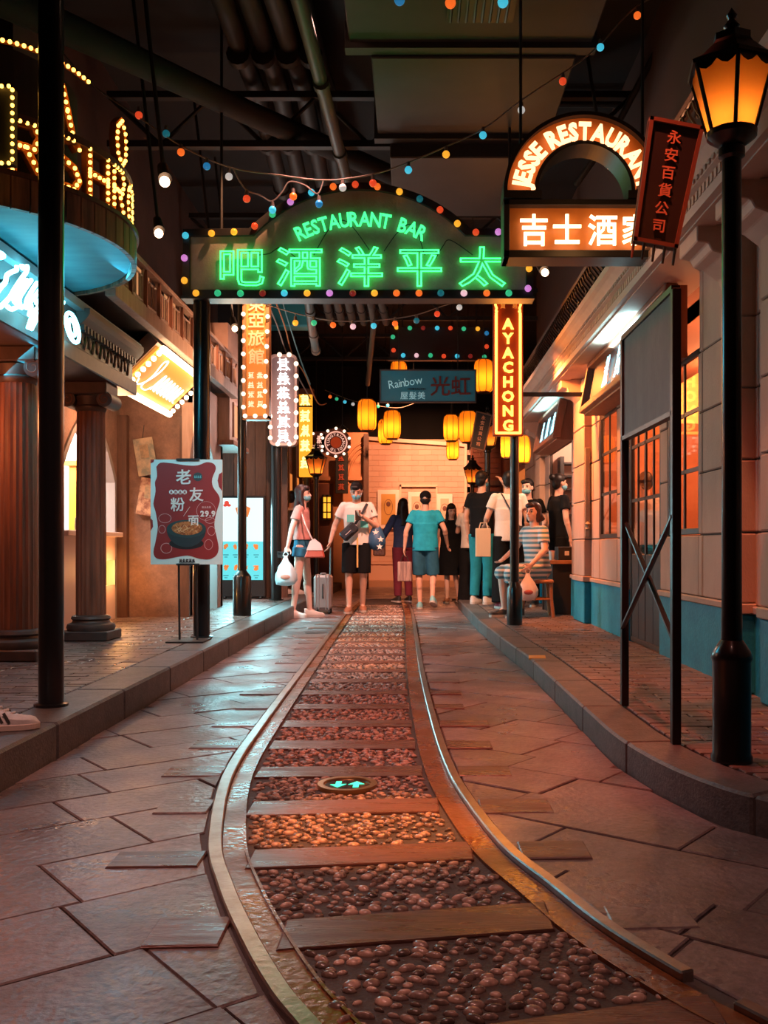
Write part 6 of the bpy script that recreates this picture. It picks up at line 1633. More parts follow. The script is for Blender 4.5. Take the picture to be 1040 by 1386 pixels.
# wooden stool
stl_m = M('stool_wood', (0.45, 0.19, 0.08), 0.45, col2=(0.34, 0.13, 0.05), scale=6, stretch=(2, 2, 0.6))
sx, sy = 1.37, 10.75
so = thing('wooden_stool', 'wooden stool under the woman in the striped dress', 'stool', (sx, sy, SR))
obj('seat', G().box((sx, sy, SR + 0.395), (0.36, 0.34, 0.04)), stl_m, so, bevel=0.012)
for ax in (-1, 1):
    for ay in (-1, 1): obj('leg', G().tube([(sx + ax * 0.15, sy + ay * 0.13, SR + 0.38), (sx + ax * 0.155, sy + ay * 0.135, SR + 0.2), (sx + ax * 0.175, sy + ay * 0.15, SR)], [0.024, 0.019, 0.021], 8), stl_m, so, smooth=True)
for ay in (-1, 1): obj('stretcher', G().cone((sx - 0.155, sy + ay * 0.135, SR + 0.2), (sx + 0.155, sy + ay * 0.135, SR + 0.2), 0.012, 0.012, 6), stl_m, so)

# silver suitcase
cx_, cy_ = (438 - CX) * 13.0 / F, 13.0
su = thing('suitcase', 'silver ribbed suitcase with extended handle beside the man in white', 'suitcase', (cx_, cy_, 0))
silver = M('suitcase_silver', (0.42, 0.35, 0.33), 0.32, metal=0.55)
obj('shell', G().box((cx_, cy_, 0.29), (0.235, 0.33, 0.46)), silver, su, bevel=0.03)
for dx in (-0.085, -0.045, 0.045, 0.085): obj('rib', G().box((cx_ + dx, cy_, 0.29), (0.016, 0.345, 0.475)), silver, su, bevel=0.006)
for dx in (-0.09, 0.09):
    for dy in (-0.12, 0.12): obj('wheel', G().cone((cx_ + dx - 0.012, cy_ + dy, 0.03), (cx_ + dx + 0.012, cy_ + dy, 0.03), 0.03, 0.03, 12), dark_m, su)
obj('side_handle', G().tube([(cx_ + 0.01, cy_ - 0.17, 0.40), (cx_ + 0.01, cy_ - 0.19, 0.37), (cx_ + 0.01, cy_ - 0.19, 0.24), (cx_ + 0.01, cy_ - 0.17, 0.21)], 0.01, 6), dark_m, su)
hx = (447.5 - CX) * 13.0 / F; hz = px(0, 741, 13.0).z
obj('pull_handle', G().tube([(cx_ + 0.09, cy_, 0.5), (hx, cy_, hz - 0.02), (hx, cy_, hz)], 0.011, 6), M('handle_steel', (0.2, 0.4, 0.45), 0.3, metal=0.7), su)
obj('top_handle', G().tube([(cx_ - 0.04, cy_, 0.52), (cx_ - 0.03, cy_, 0.54), (cx_ + 0.03, cy_, 0.54), (cx_ + 0.04, cy_, 0.52)], 0.009, 6), silver, su)

# sneaker at the pavement edge
sn = thing('sneaker', 'white sneaker with dark stripes on the kerb by the thick black post', 'shoe', (-1.74, 3.92, SL), rotz=math.radians(-78))
def shoe_geo(L=0.28, wd=0.098):
    up_, sole = G(), G(); n = 14
    def outline(t): return wd * 0.5 * (0.78 + 0.22 * math.sin(PI * min(1, t * 1.1) * 1.4 - 0.9)) * (1 if t < 0.8 else math.sqrt(max(0.0, 1 - ((t - 0.8) / 0.2) ** 2)) * 0.97 + 0.03) * (1 if t > 0.07 else math.sqrt(t / 0.07) * 0.6 + 0.4)
    ring_s, rows = [], []
    for i in range(n + 1):
        t = i / n; y = -L * 0.32 + L * t; h = 0.030 + (0.075 if t < 0.25 else 0.075 - 0.048 * min(1, (t - 0.25) / 0.5)); w_ = outline(t)
        if t > 0.8: h = 0.024 + (h - 0.024) * math.sqrt(max(0.0, 1 - ((t - 0.8) / 0.2) ** 2))
        rows.append([(-w_, y, 0.022), (-w_ * 0.98, y, 0.03 + (h - 0.03) * 0.55), (-w_ * 0.55, y, h * 0.97), (0, y, h), (w_ * 0.55, y, h * 0.97), (w_ * 0.98, y, 0.03 + (h - 0.03) * 0.55), (w_, y, 0.022)])
        ring_s.append((w_ * 1.06, y))
    vs = [p for r in rows for p in r]; fs = [(i * 7 + k, i * 7 + k + 1, (i + 1) * 7 + k + 1, (i + 1) * 7 + k) for i in range(n) for k in range(6)]
    fs += [tuple(range(7)), tuple(n * 7 + k for k in range(6, -1, -1))]
    up_.add(vs, fs)
    poly = [(w_, y) for w_, y in ring_s] + [(-w_, y) for w_, y in ring_s[::-1]]
    sole.prism(poly, (0, 0, 0), (1, 0, 0), (0, 1, 0), (0, 0, 0.028))
    return up_, sole, rows
u_, s_, rows_ = shoe_geo(0.30, 0.105)
obj('upper', u_, M('sneaker_white', (0.78, 0.74, 0.70), 0.6, col2=(0.60, 0.54, 0.50), scale=30), sn, smooth=50, local=True)
obj('sole', s_, M('sneaker_sole', (0.68, 0.55, 0.46), 0.6), sn, bevel=0.004, local=True)
for k in range(5):
    y = 0.02 + k * 0.026; z = 0.103 - k * 0.0125
    obj('lace', G().tube([(-0.030, y, z - 0.016), (-0.012, y + 0.006, z + 0.004), (0.012, y - 0.006, z + 0.004), (0.030, y, z - 0.016)], 0.0045, 5), M('lace_white', (0.75, 0.7, 0.66), 0.6), sn, local=True)
for s3 in (-1, 1):
    for k in range(3): obj('stripe', G().box((s3 * 0.0500, 0.03 + k * 0.026, 0.056), (0.006, 0.011, 0.046), Matrix.Rotation(0.5, 3, 'X')), M('stripe_grey', (0.07, 0.07, 0.06), 0.6), sn, local=True)
obj('ankle_collar', G().lathe([(0.036, 0.085), (0.042, 0.10), (0.040, 0.112), (0.030, 0.112), (0.028, 0.09)], (0, -0.045, 0), 16), M('sneaker_white'), sn, smooth=True, local=True)

# ---------------------------------------------------------------- ceiling services
du = thing('ceiling_duct', 'large dark square ventilation duct under the ceiling with a grille', 'duct', (0.3, 6.8, 4.3))
obj('near_section', G().bx(-0.45, 1.25, 5.2, 6.75, 4.42, 5.0), duct_m, du, bevel=0.01); obj('flange', G().bx(-0.48, 1.28, 6.7, 6.8, 4.38, 5.02), duct_m, du)
obj('far_section', G().bx(-0.30, 1.15, 6.8, 8.1, 4.36, 4.9), duct_m, du, bevel=0.01); obj('flange', G().bx(-0.33, 1.18, 8.05, 8.15, 4.32, 4.92), duct_m, du)
obj('drop_section', G().bx(-0.2, 1.05, 8.15, 9.6, 4.20, 4.8), duct_m, du, bevel=0.01)
a_ = px(600, 60, 6.6)
gr = obj('grille_frame', G().bx(0.22, 0.66, 6.0, 6.40, 4.39, 4.42), dark_m, du)
for k in range(8): obj('grille_slat', G().box((0.25 + k * 0.052, 6.2, 4.392), (0.012, 0.36, 0.03), Matrix.Rotation(0.5, 3, 'Y')), pipe_m, gr)
gr2 = obj('side_grille', G().bx(0.18, 0.78, 9.6, 9.63, 4.22, 4.42), dark_m, du)
for k in range(9): obj('grille_slat', G().box((0.22 + k * 0.065, 9.63 - 0.05, 4.32), (0.012, 0.03, 0.17)), pipe_m, gr2)
for x in (-0.4, 1.2): obj('hanger', G().cone((x, 5.6, 5.0), (x, 5.6, 5.4), 0.01, 0.01, 6), dark_m, du)
oe = thing('exit_box', 'orange-lit box beside the small ceiling grille', 'lightbox', (0.85, 8.9, 4.3))
a_, b_ = px(667, 220, 8.9), px(700, 192, 8.9)
obj('face', G().bx(a_.x, b_.x, 8.9, 8.93, a_.z, b_.z), M('exit_orange', (0.55, 0.14, 0.03), 0.5, emit=(1, 0.22, 0.03), es=0.28, col2=(0.40, 0.09, 0.02), scale=6), oe); obj('casing', G().bx(a_.x - 0.01, b_.x + 0.01, 8.93, 9.1, a_.z - 0.01, b_.z + 0.01), dark_m, oe); obj('rod', G().cone((a_.x + 0.1, 9.0, b_.z), (a_.x + 0.1, 9.0, 5.4), 0.01, 0.01, 6), dark_m, oe)
gp_m = M('pipe_grey', (0.060, 0.066, 0.062), 0.5)


def pipe(label, pts, r, m_=pipe_m, bands=(), group=None):
    t = thing('ceiling_pipe', label, 'pipe', pts[0], group=group)
    obj('run', G().tube([V(p) for p in pts], r, 12), m_, t, smooth=True)
    n = len(pts)
    for k in bands:
        p = V(pts[0]).lerp(V(pts[-1]), k); d = (V(pts[-1]) - V(pts[0])).normalized()
        obj('joint', G().cone(p - d * 0.04, p + d * 0.04, r * 1.18, r * 1.18, 12), m_, t, smooth=True)
    return t


pipe('grey pipe slanting down behind the arch sign', [px(400, -20, 6.0), px(437, 120, 7.4), px(470, 245, 9.2)], 0.055, gp_m, (0.4, 0.8))
for k, (x0, x1) in enumerate(((300, 384), (338, 410), (374, 440), (412, 462))):
    pipe('dark round jointed duct descending beside the grey slanting pipe', [px(x0 - 18, -50, 7.0), px((x0 + x1) / 2 + 4, 120, 9.0), px(x1, 262, 11.0)], 0.085, M('round_duct', (0.030, 0.024, 0.023), 0.6), (0.3, 0.7, 0.97), group='round ducts under the ceiling')
pipe('long black beam crossing diagonally under the ceiling', [px(-60, -30, 5.2), px(180, 80, 7.0), px(330, 150, 8.2), px(560, 250, 11.0)], 0.10, ceil_m)
pipe('thin black slanting strut above the arched orange sign', [px(930, -10, 8.0), px(830, 180, 8.6), px(780, 250, 9.0)], 0.03, pipe_m)
pipe('level black bar behind the arched orange sign', [px(650, 140, 9.5), px(960, 140, 9.5)], 0.04, pipe_m)
pipe('teal and copper pipe hanging behind the arch sign', [px(416, 395, 11.5), px(422, 440, 12.4), px(428, 476, 13.2)], 0.055, M('pipe_teal', (0.05, 0.11, 0.12), 0.4, col2=(0.16, 0.09, 0.06), scale=2), (0.3, 0.7, 0.97))
pipe('slim grey pipe behind the string of bulbs', [px(500, 395, 12), px(506, 440, 13.2), px(498, 520, 16.5)], 0.04, gp_m)
for k in range(6): pipe('short dark duct in the row behind the string of bulbs under the arch sign', [px(440 + k * 15, 400, 12.0), px(448 + k * 15, 436, 13.5)], 0.055, duct_m, (0.5,), group='row of short ducts')
tsh = M('truss_black', (0.03, 0.026, 0.025), 0.6)
for k, yy in enumerate((8.8, 12.0, 15.5, 18.8)):
    t = thing('roof_truss', ('black roof truss just behind the arch sign', 'black roof truss over the people in the lane', 'black roof truss above the salon board', 'black roof truss before the end wall')[k], 'truss', (0, yy, 4.7))
    obj('top_chord', G().bx(-2.8, 2.0, yy - 0.04, yy + 0.04, 5.0, 5.06), tsh, t); obj('bottom_chord', G().bx(-2.8, 2.0, yy - 0.04, yy + 0.04, 4.55, 4.61), tsh, t)
    for j in range(10): obj('web', G().cone((-2.8 + j * 0.48, yy, 4.58 if j % 2 else 5.03), (-2.8 + (j + 1) * 0.48, yy, 5.03 if j % 2 else 4.58), 0.02, 0.02, 6), tsh, t)
for k, (pts_, m_) in enumerate((([(358, 400), (375, 440), (388, 478), (405, 512), (420, 540)], wire_m), ([(370, 400), (385, 440), (396, 480), (412, 505), (430, 545), (442, 546)], M('wire_orange', (0.5, 0.2, 0.08), 0.5)), ([(380, 400), (395, 450), (408, 490), (420, 520)], M('wire_teal', (0.12, 0.25, 0.27), 0.5)))):
    o_ = obj('cable', G().tube(cat([px(p[0], p[1], 12.6 + 0.5 * i) for i, p in enumerate(pts_)], 5), 0.010, 5), m_)
    tag(o_, ('pale loose cable hanging over the white glowing sign', 'orange loose cable curling past the yellow sign', 'teal loose cable hanging beside the white glowing sign')[k], 'cable')
tq = obj('teal_box', G().box(px(392, 425, 13.8), (0.62, 0.3, 0.42)), M('teal_metal', (0.04, 0.26, 0.30), 0.5), None, bevel=0.02)
tag(tq, 'teal metal box high behind the hotel sign', 'box')
# ---------------------------------------------------------------- people
REM = []                                   # (object, voxel size): fused into one continuous surface at the end
skin_m = M('skin', (0.62, 0.34, 0.24), 0.5); skin2_m = M('skin_pale', (0.70, 0.42, 0.33), 0.5)
hair_m = M('hair_black', (0.008, 0.006, 0.006), 0.45, spec=0.3); hair_b = M('hair_brown', (0.030, 0.011, 0.010), 0.45, spec=0.3)
mask_m = M('mask_blue', (0.14, 0.42, 0.52), 0.6)
eye_m = M('eye_dark', (0.02, 0.015, 0.012), 0.3); lip_m = M('lip', (0.45, 0.14, 0.11), 0.5)


def cloth(name, c, c2=None): return M(name, c, 0.85, col2=c2 or tuple(v * 0.72 for v in c), scale=9, bump=0.6, bscale=16, spec=0.15)


def part(name, g, mat, parent, vox=0.009):
    o = obj(name, g, mat, parent, local=True); REM.append((o, vox)); return o


def hand(g, w, d, side, k, curl=0.5):
    d = d.normalized(); side = (side - d * side.dot(d)).normalized(); nrm = d.cross(side)
    R = Matrix((side, d, nrm)).transposed()
    g.ball(w + d * 0.045 * k, (0.040 * k, 0.052 * k, 0.019 * k), 10, 8, R)
    for i, L in enumerate((0.060, 0.070, 0.066, 0.052)):
        p0 = w + d * 0.080 * k + side * (0.030 - 0.020 * i) * k; p1 = p0 + (d + nrm * curl * 0.7).normalized() * L * 0.55 * k; p2 = p1 + (d * (1 - curl) + nrm * curl).normalized() * L * 0.5 * k
        g.cap(p0, p1, 0.0095 * k, 0.009 * k, 8); g.cap(p1, p2, 0.009 * k, 0.0075 * k, 8)
    p0 = w + d * 0.03 * k + side * 0.034 * k; p1 = p0 + (d * 0.7 + side * 0.7 + nrm * 0.2).normalized() * 0.04 * k; p2 = p1 + (d + nrm * 0.4).normalized() * 0.03 * k
    g.cap(p0, p1, 0.012 * k, 0.010 * k, 8); g.cap(p1, p2, 0.010 * k, 0.008 * k, 8)


SHOE = {}


def person(label, pos, face, h, top=None, top_m=None, bottom='pants', bot_m=None, shoe_m=None, hair='short', hm=hair_m, mask=False, arms={}, legs={}, head=(0, 0), sk=skin_m, sleeve=0.55,
           lean=0.0, pelvis=(0, 0, 0.94), hem=None, cap_m=None, hemleg=None, girth=1.0, faceparts=True):
    k = h / 1.70
    t = thing('person', label, 'person', pos, math.radians(face))
    pv = V(pelvis); RL = Matrix.Rotation(-lean, 3, 'X')
    U = lambda x, y, z: (pv + RL @ (V((x, y, z)) - V((0, 0, 0.94)))) * k           # upper-body point
    K = lambda p: V(p) * k
    sh = {s: U((0.166 if s == 'R' else -0.166) * (0.6 + 0.4 * girth), 0, 1.385) for s in 'LR'}
    arm = {}
    for s in 'LR':
        sg = 1 if s == 'R' else -1
        e, w_ = arms.get(s, ((sg * 0.235, -0.015, 1.13), (sg * 0.245, 0.045, 0.90)))
        arm[s] = (K(e), K(w_))
    leg = {}
    for s in 'LR':
        sg = 1 if s == 'R' else -1
        kn, an = legs.get(s, ((sg * 0.095, 0.015, 0.50), (sg * 0.10, -0.02, 0.085)))
        leg[s] = (K((pv.x + sg * 0.085, pv.y, pv.z - 0.04)), K(kn), K(an))
    X3 = V((1, 0, 0))
    # body
    g = G()
    yaw, pit = math.radians(head[0]), math.radians(head[1])
    RH = Matrix.Rotation(yaw, 3, 'Z') @ Matrix.Rotation(-pit, 3, 'X')
    nb = U(0, -0.005, 1.42); hc = nb + (RL @ V((0, 0.012, 0.06)) + RH @ V((0, 0.012, 0.115))) * k
    HP = lambda x, y, z: hc + (RH @ V((x, y, z))) * k
    g.cone(U(0, -0.01, 1.36), hc + V((0, 0, -0.02)) * k, 0.058 * k, 0.050 * k, 14)
    g.ball(HP(0, -0.012, 0.022), (0.073 * k, 0.092 * k, 0.092 * k), 18, 12, RH)
    g.ball(HP(0, 0.018, -0.045), (0.055 * k, 0.066 * k, 0.068 * k), 16, 10, RH)
    g.ball(HP(0, 0.052, -0.088), (0.026 * k, 0.024 * k, 0.022 * k), 10, 8, RH)
    g.cap(HP(0, 0.078, 0.008), HP(0, 0.095, -0.026), 0.009 * k, 0.014 * k, 8)
    for s in (-1, 1): g.ball(HP(s * 0.073, -0.008, -0.01), (0.012 * k, 0.02 * k, 0.031 * k), 8, 6, RH)
    for s in (-1, 1): g.ball(HP(s * 0.034, 0.055, -0.03), (0.022 * k, 0.02 * k, 0.022 * k), 8, 6, RH)
    g.ball(HP(0, 0.074, -0.056), (0.022 * k, 0.012 * k, 0.009 * k), 8, 6, RH)
    gr = girth
    g.cone(U(0, 0, 1.08), U(0, 0, 1.36), 0.125 * k * gr, 0.150 * k * gr, 20, 0.62, X3); g.cone(U(0, 0, 0.93), U(0, 0, 1.10), 0.145 * k * gr, 0.122 * k * gr, 20, 0.68, X3)
    g.cap(sh['L'] * 0.75 + sh['R'] * 0.25, sh['R'] * 0.75 + sh['L'] * 0.25, 0.058 * k, 0.058 * k, 12)
    g.ball(K(pv), (0.15 * k * gr, 0.105 * k * gr, 0.10 * k), 16, 10)
    for s in 'LR':
        e, w_ = arm[s]; sg = 1 if s == 'R' else -1
        g.cap(sh[s], e, 0.049 * k, 0.037 * k, 12); g.cap(e, w_, 0.037 * k, 0.025 * k, 12); g.ball(e.lerp(w_, 0.25), 0.039 * k, 10, 8)
        sd = V((0, 1, 0)) if abs((w_ - e).normalized().y) < 0.8 else V((-sg, 0, 0))
        hand(g, w_, w_ - e, sd, k)
        hp, kn, an = leg[s]
        g.cap(hp, kn, 0.080 * k * gr, 0.053 * k, 14); g.cap(kn, an, 0.050 * k, 0.034 * k, 12); dk = (an - kn)
        back = V((0, -1, 0)); g.cap(kn + dk * 0.18 + back * 0.012 * k, kn + dk * 0.45 + back * 0.012 * k, 0.052 * k, 0.044 * k, 12)
        g.cap(an, an + V((sg * 0.012, 0.09, -0.05)) * k, 0.032 * k, 0.026 * k, 10)
    part('body', g, sk, t, 0.0075)
    # top
    if top:
        g = G(); hz = hem if hem is not None else 0.90; q = 0.016
        lv = [(1.425, 0.085, 0.62), (1.365, 0.150, 0.60), (1.24, 0.158, 0.66), (1.08, 0.146, 0.70), (hz, 0.160, 0.70)]
        for (z0, r0, f0), (z1, r1, f1) in zip(lv, lv[1:]): g.cone(U(0, 0, z1), U(0, 0, z0), (r1 + q) * k * gr, (r0 + q) * k * gr, 22, (f0 + f1) / 2, X3)
        if sleeve:
            for s in 'LR':
                e, w_ = arm[s]
                if sleeve <= 1: g.cone(sh[s], sh[s].lerp(e, sleeve), 0.060 * k, 0.066 * k, 14); g.ball(sh[s], 0.059 * k, 12, 8)
                else: g.cone(sh[s], e, 0.066 * k, 0.056 * k, 14); g.ball(sh[s], 0.064 * k, 12, 8); g.ball(e, 0.056 * k, 12, 8); g.cone(e, e.lerp(w_, 0.92), 0.056 * k, 0.045 * k, 14)
            g.cap(sh['L'] * 0.82 + sh['R'] * 0.18, sh['R'] * 0.82 + sh['L'] * 0.18, 0.058 * k, 0.058 * k, 12)
        part(top, g, top_m, t, 0.009)
    if bottom:
        g = G(); nm = {'pants': 'trousers', 'wide': 'wide_trousers', 'shorts': 'shorts', 'hotpants': 'denim_shorts', 'dress': 'skirt'}[bottom]
        waist = U(0, 0, 1.04)
        if bottom == 'dress':
            hz = hemleg or 0.48
            if pelvis[2] > 0.8:
                g.cone(K(pv), waist, 0.178 * k * gr, 0.150 * k * gr, 22, 0.72, X3); g.cone(K((pv.x, pv.y, hz)), K(pv), 0.205 * k * gr, 0.178 * k * gr, 24, 0.74, X3)
            else:
                g.ball(K(pv), (0.185 * k, 0.15 * k, 0.13 * k), 16, 10)
                for s in 'LR':
                    hp, kn, an = leg[s]; g.cone(hp, hp.lerp(kn, 1.0), 0.115 * k, 0.095 * k, 16); g.ball(kn, 0.085 * k, 12, 8)
                g.cone(leg['L'][0].lerp(leg['R'][0], 0.5), leg['L'][1].lerp(leg['R'][1], 0.5), 0.13 * k, 0.11 * k, 16)
        else:
            g.cone(K(pv) - V((0, 0, 0.07 * k)), waist, 0.170 * k * gr, 0.150 * k * gr, 22, 0.70, X3)
            for s in 'LR':
                hp, kn, an = leg[s]
                if bottom == 'pants': g.cone(hp, kn, 0.105 * k, 0.075 * k, 16); g.ball(kn, 0.075 * k, 12, 8); g.cone(kn, kn.lerp(an, 0.95), 0.075 * k, 0.062 * k, 16)
                elif bottom == 'wide': g.cone(hp, kn, 0.11 * k, 0.105 * k, 16); g.ball(kn, 0.105 * k, 12, 8); g.cone(kn, kn.lerp(an, 1.02), 0.105 * k, 0.118 * k, 16)
                elif bottom == 'shorts': g.cone(hp, hp.lerp(kn, hemleg or 0.96), 0.108 * k, 0.096 * k, 16)
                else: g.cone(hp, hp.lerp(kn, 0.30), 0.100 * k, 0.102 * k, 16)
        part(nm, g, bot_m, t, 0.009)
    # shoes
    if shoe_m:
        if shoe_m.name not in SHOE:
            u_, s_, _ = shoe_geo(0.27, 0.098); SHOE[shoe_m.name] = (mesh('shoe', u_, shoe_m, 50), mesh('sole', s_, M('sole_pale', (0.55, 0.47, 0.42), 0.6)))
        for s in 'LR':
            hp, kn, an = leg[s]; sg = 1 if s == 'R' else -1
            pit_ = math.atan2(max(0.0, an.z - 0.10 * k), 0.25) if an.z > 0.11 * k else 0.0
            m4 = Matrix.Translation(V((an.x + sg * 0.004, an.y + 0.012, max(0.0, an.z - 0.085 * k)))) @ Matrix.Rotation(-sg * 0.12, 4, 'Z') @ Matrix.Rotation(-pit_ * 1.2, 4, 'X') @ Matrix.Scale(k, 4)
            so_ = inst('shoe', SHOE[shoe_m.name][0], t, m4, local=True)
            so2 = bpy.data.objects.new('sole', SHOE[shoe_m.name][1]); COL.objects.link(so2); so2.parent = so_
    # hair
    g = G()
    if hair in ('short', 'long', 'bun', 'bob', 'pony'):
        g.ball(HP(0, -0.024, 0.036), (0.082 * k, 0.094 * k, 0.092 * k), 16, 10, RH)
        g.ball(HP(0, -0.055, -0.01), (0.074 * k, 0.058 * k, 0.078 * k), 14, 8, RH)
        g.ball(HP(0.012, 0.05, 0.072), (0.062 * k, 0.042 * k, 0.036 * k), 12, 8, RH)
        if hair in ('long', 'bob'):
            zz = -0.34 if hair == 'long' else -0.10
            for s in (-1, 1): g.cap(HP(s * 0.066, -0.01, 0.03), HP(s * 0.070, -0.015, -0.09), 0.026 * k, 0.030 * k, 10)
            g.cone(HP(0, -0.05, 0.0), hc + V((0, -0.10, zz)) * k, 0.080 * k, (0.085 if hair == 'long' else 0.095) * k, 16, 0.55, X3)
            if hair == 'long':
                for s in (-1, 1): g.cone(HP(s * 0.068, -0.012, -0.05), hc + V((s * 0.085, 0.03, -0.27)) * k, 0.030 * k, 0.022 * k, 10)
        if hair == 'bun': g.ball(HP(0, -0.115, 0.075), (0.042 * k,) * 3, 12, 8)
        if hair == 'pony': g.cone(HP(0, -0.10, 0.05), hc + V((0, -0.15, -0.16)) * k, 0.035 * k, 0.022 * k, 10); g.ball(HP(0, -0.10, 0.05), 0.035 * k)
        part('hair', g, hm, t, 0.0085)
    elif hair == 'cap':
        g.ball(HP(0, -0.045, -0.01), (0.076 * k, 0.058 * k, 0.07 * k), 14, 8, RH)
        part('hair', g, hm, t, 0.0085)
        g = G(); g.ball(HP(0, -0.012, 0.048), (0.086 * k, 0.100 * k, 0.080 * k), 18, 10, RH)
        g.ball(HP(0, 0.085, 0.045), (0.068 * k, 0.075 * k, 0.012 * k), 16, 6, RH); part('cap', g, cap_m, t, 0.0085)
        obj('cap_logo', G().ball(HP(0.0, -0.108, 0.022), (0.02 * k, 0.004, 0.006 * k), 8, 6, RH), white_m, t, local=True)
    if mask:
        g = G(); g.ball(HP(0, 0.030, -0.052), (0.061 * k, 0.069 * k, 0.050 * k), 16, 10, RH)
        o = part('face_mask', g, mask_m, t, 0.007)
        for s in (-1, 1): obj('ear_loop', G().tube([HP(s * 0.058, 0.03, -0.03), HP(s * 0.078, 0.0, -0.005), HP(s * 0.058, 0.025, -0.07)], 0.0025, 4), white_m, t, local=True)
    if faceparts:
        for s in (-1, 1):
            obj('eye', G().ball(HP(s * 0.030, 0.071, 0.004), (0.013 * k, 0.006 * k, 0.006 * k), 8, 6, RH), eye_m, t, local=True)
            obj('eyebrow', G().cap(HP(s * 0.018, 0.078, 0.024), HP(s * 0.046, 0.066, 0.026), 0.004 * k, 0.003 * k, 6), hm, t, local=True)
        if not mask: obj('mouth', G().ball(HP(0, 0.084, -0.056), (0.020 * k, 0.005 * k, 0.005 * k), 8, 6, RH), lip_m, t, local=True)
    return t, dict(U=U, K=K, HP=HP, arm=arm, leg=leg, sh=sh, k=k, M=Matrix.Translation(V(pos)) @ Matrix.Rotation(math.radians(face), 4, 'Z'))


def item(name, label, cat_, at): return thing(name, label, cat_, at)


jean = cloth('denim', (0.03, 0.13, 0.21)); blackc = cloth('black_cloth', (0.007, 0.007, 0.008)); whitec = cloth('white_cloth', (0.72, 0.63, 0.58), (0.66, 0.56, 0.51)); pinkc = cloth('pink_cloth', (0.66, 0.30, 0.26)); bluec = cloth('blue_cloth', (0.02, 0.38, 0.55)); navyc = cloth('navy_cloth', (0.05, 0.07, 0.16)); maroonc = cloth('maroon_cloth', (0.20, 0.03, 0.05)); tealc = cloth('teal_jeans', (0.02, 0.26, 0.33))
shw = M('shoe_white', (0.70, 0.60, 0.54), 0.55); shb = M('shoe_black', (0.03, 0.022, 0.02), 0.5); sho = M('shoe_brown', (0.32, 0.13, 0.07), 0.5); shblue = M('shoe_teal', (0.25, 0.55, 0.60), 0.5); shred = M('shoe_maroon', (0.25, 0.03, 0.05), 0.5)
# woman in pink
P1, i1 = person('woman in pink tee and denim shorts with long brown hair holding a plastic bag', (-1.43, 12.3, 0), -98, 1.68, 'tee_shirt', pinkc, 'hotpants', jean, shw, 'long', hair_b, True,
                arms={'R': ((0.235, -0.07, 1.14), (0.25, -0.12, 0.91)), 'L': ((-0.21, -0.03, 1.13), (-0.20, 0.03, 0.90))}, legs={'R': ((0.09, -0.03, 0.50), (0.08, -0.10, 0.085)), 'L': ((-0.09, 0.05, 0.50), (-0.10, 0.08, 0.085))}, head=(4, 0), sk=skin2_m, hem=1.0, girth=0.9)
wp1 = i1['M'] @ (i1['arm']['R'][1] + V((0, 0, -0.10)))
ph = item('phone', 'dark phone in the hand of the woman in pink', 'phone', wp1)
obj('body', G().box(wp1 + V((-0.05, -0.02, 0)), (0.15, 0.012, 0.075)), dark_m, ph, bevel=0.004); obj('camera_bump', G().box(wp1 + V((-0.10, -0.028, 0.02)), (0.03, 0.006, 0.025)), black_m, ph)


def plastic_bag(label, c, s, m1, m2):
    """bag hanging from the point c"""
    t = item('plastic_bag', label, 'bag', c - V((0, 0, 0.40 * s)))
    g = G(); rr = random.Random(int(abs(c.x) * 100)); n = 16; vs = []
    prof = [(0.02, -0.05), (0.035, -0.10), (0.085, -0.17), (0.125, -0.26), (0.13, -0.33), (0.10, -0.385), (0.03, -0.40)]
    for r, z in prof:
        for k in range(n):
            a = 2 * PI * k / n; q = r * s * (1 + 0.14 * math.sin(5 * a + z * 20) * (1 if z < -0.08 else 0.4) + rr.uniform(-0.05, 0.05)); vs.append((c.x + math.cos(a) * q, c.y + math.sin(a) * q * 0.62, c.z + z * s))
    fs = [(i * n + k, i * n + (k + 1) % n, (i + 1) * n + (k + 1) % n, (i + 1) * n + k) for i in range(len(prof) - 1) for k in range(n)] + [tuple((len(prof) - 1) * n + k for k in range(n))]
    bo = obj('bag_body', g.add(vs, fs), m1, t, smooth=60)
    for sg in (-1, 1): obj('handle', G().tube([c + V((sg * 0.012, 0, -0.07 * s)), c + V((sg * 0.03, 0, -0.02 * s)), c + V((0, 0, 0.012))], 0.007, 6), m1, t)
    obj('print_patch', G().ball(c + V((0.0, -0.078 * s, -0.29 * s)), (0.06 * s, 0.012, 0.03 * s), 10, 6), m2, t)
    return t


plastic_bag('pale blue plastic bag carried by the woman in pink', wp1 + V((-0.02, -0.03, 0.03)), 1.05, M('plastic_blue', (0.55, 0.68, 0.72), 0.35), M('print_red', (0.55, 0.2, 0.14), 0.5))
# red shoulder bag with strap
hb = item('shoulder_bag', 'red and pink shoulder bag at the hip of the woman in pink', 'bag', (-1.28, 12.13, 0.75))
o = G(); o.prism([(-0.13, 0), (0.13, 0.0), (0.09, 0.17), (0.0, 0.24), (-0.06, 0.2)], (-1.25, 12.10, 0.76), X_, Z_, (0, 0.09, 0)); obj('body', o, M('bag_red', (0.50, 0.07, 0.04), 0.5), hb, bevel=0.015)
o = G(); o.prism([(-0.10, 0.09), (0.105, 0.09), (0.085, 0.17), (0.0, 0.24), (-0.06, 0.2)], (-1.25, 12.092, 0.765), X_, Z_, (0, 0.01, 0)); obj('flap', o, M('bag_pink', (0.75, 0.40, 0.34), 0.5), hb)
obj('strap', G().tube([(-1.27, 12.10, 0.98), (-1.36, 12.07, 1.18), (-1.42, 12.12, 1.36), (-1.46, 12.26, 1.44)], 0.009, 6), M('strap_pale', (0.75, 0.45, 0.38), 0.5), hb)
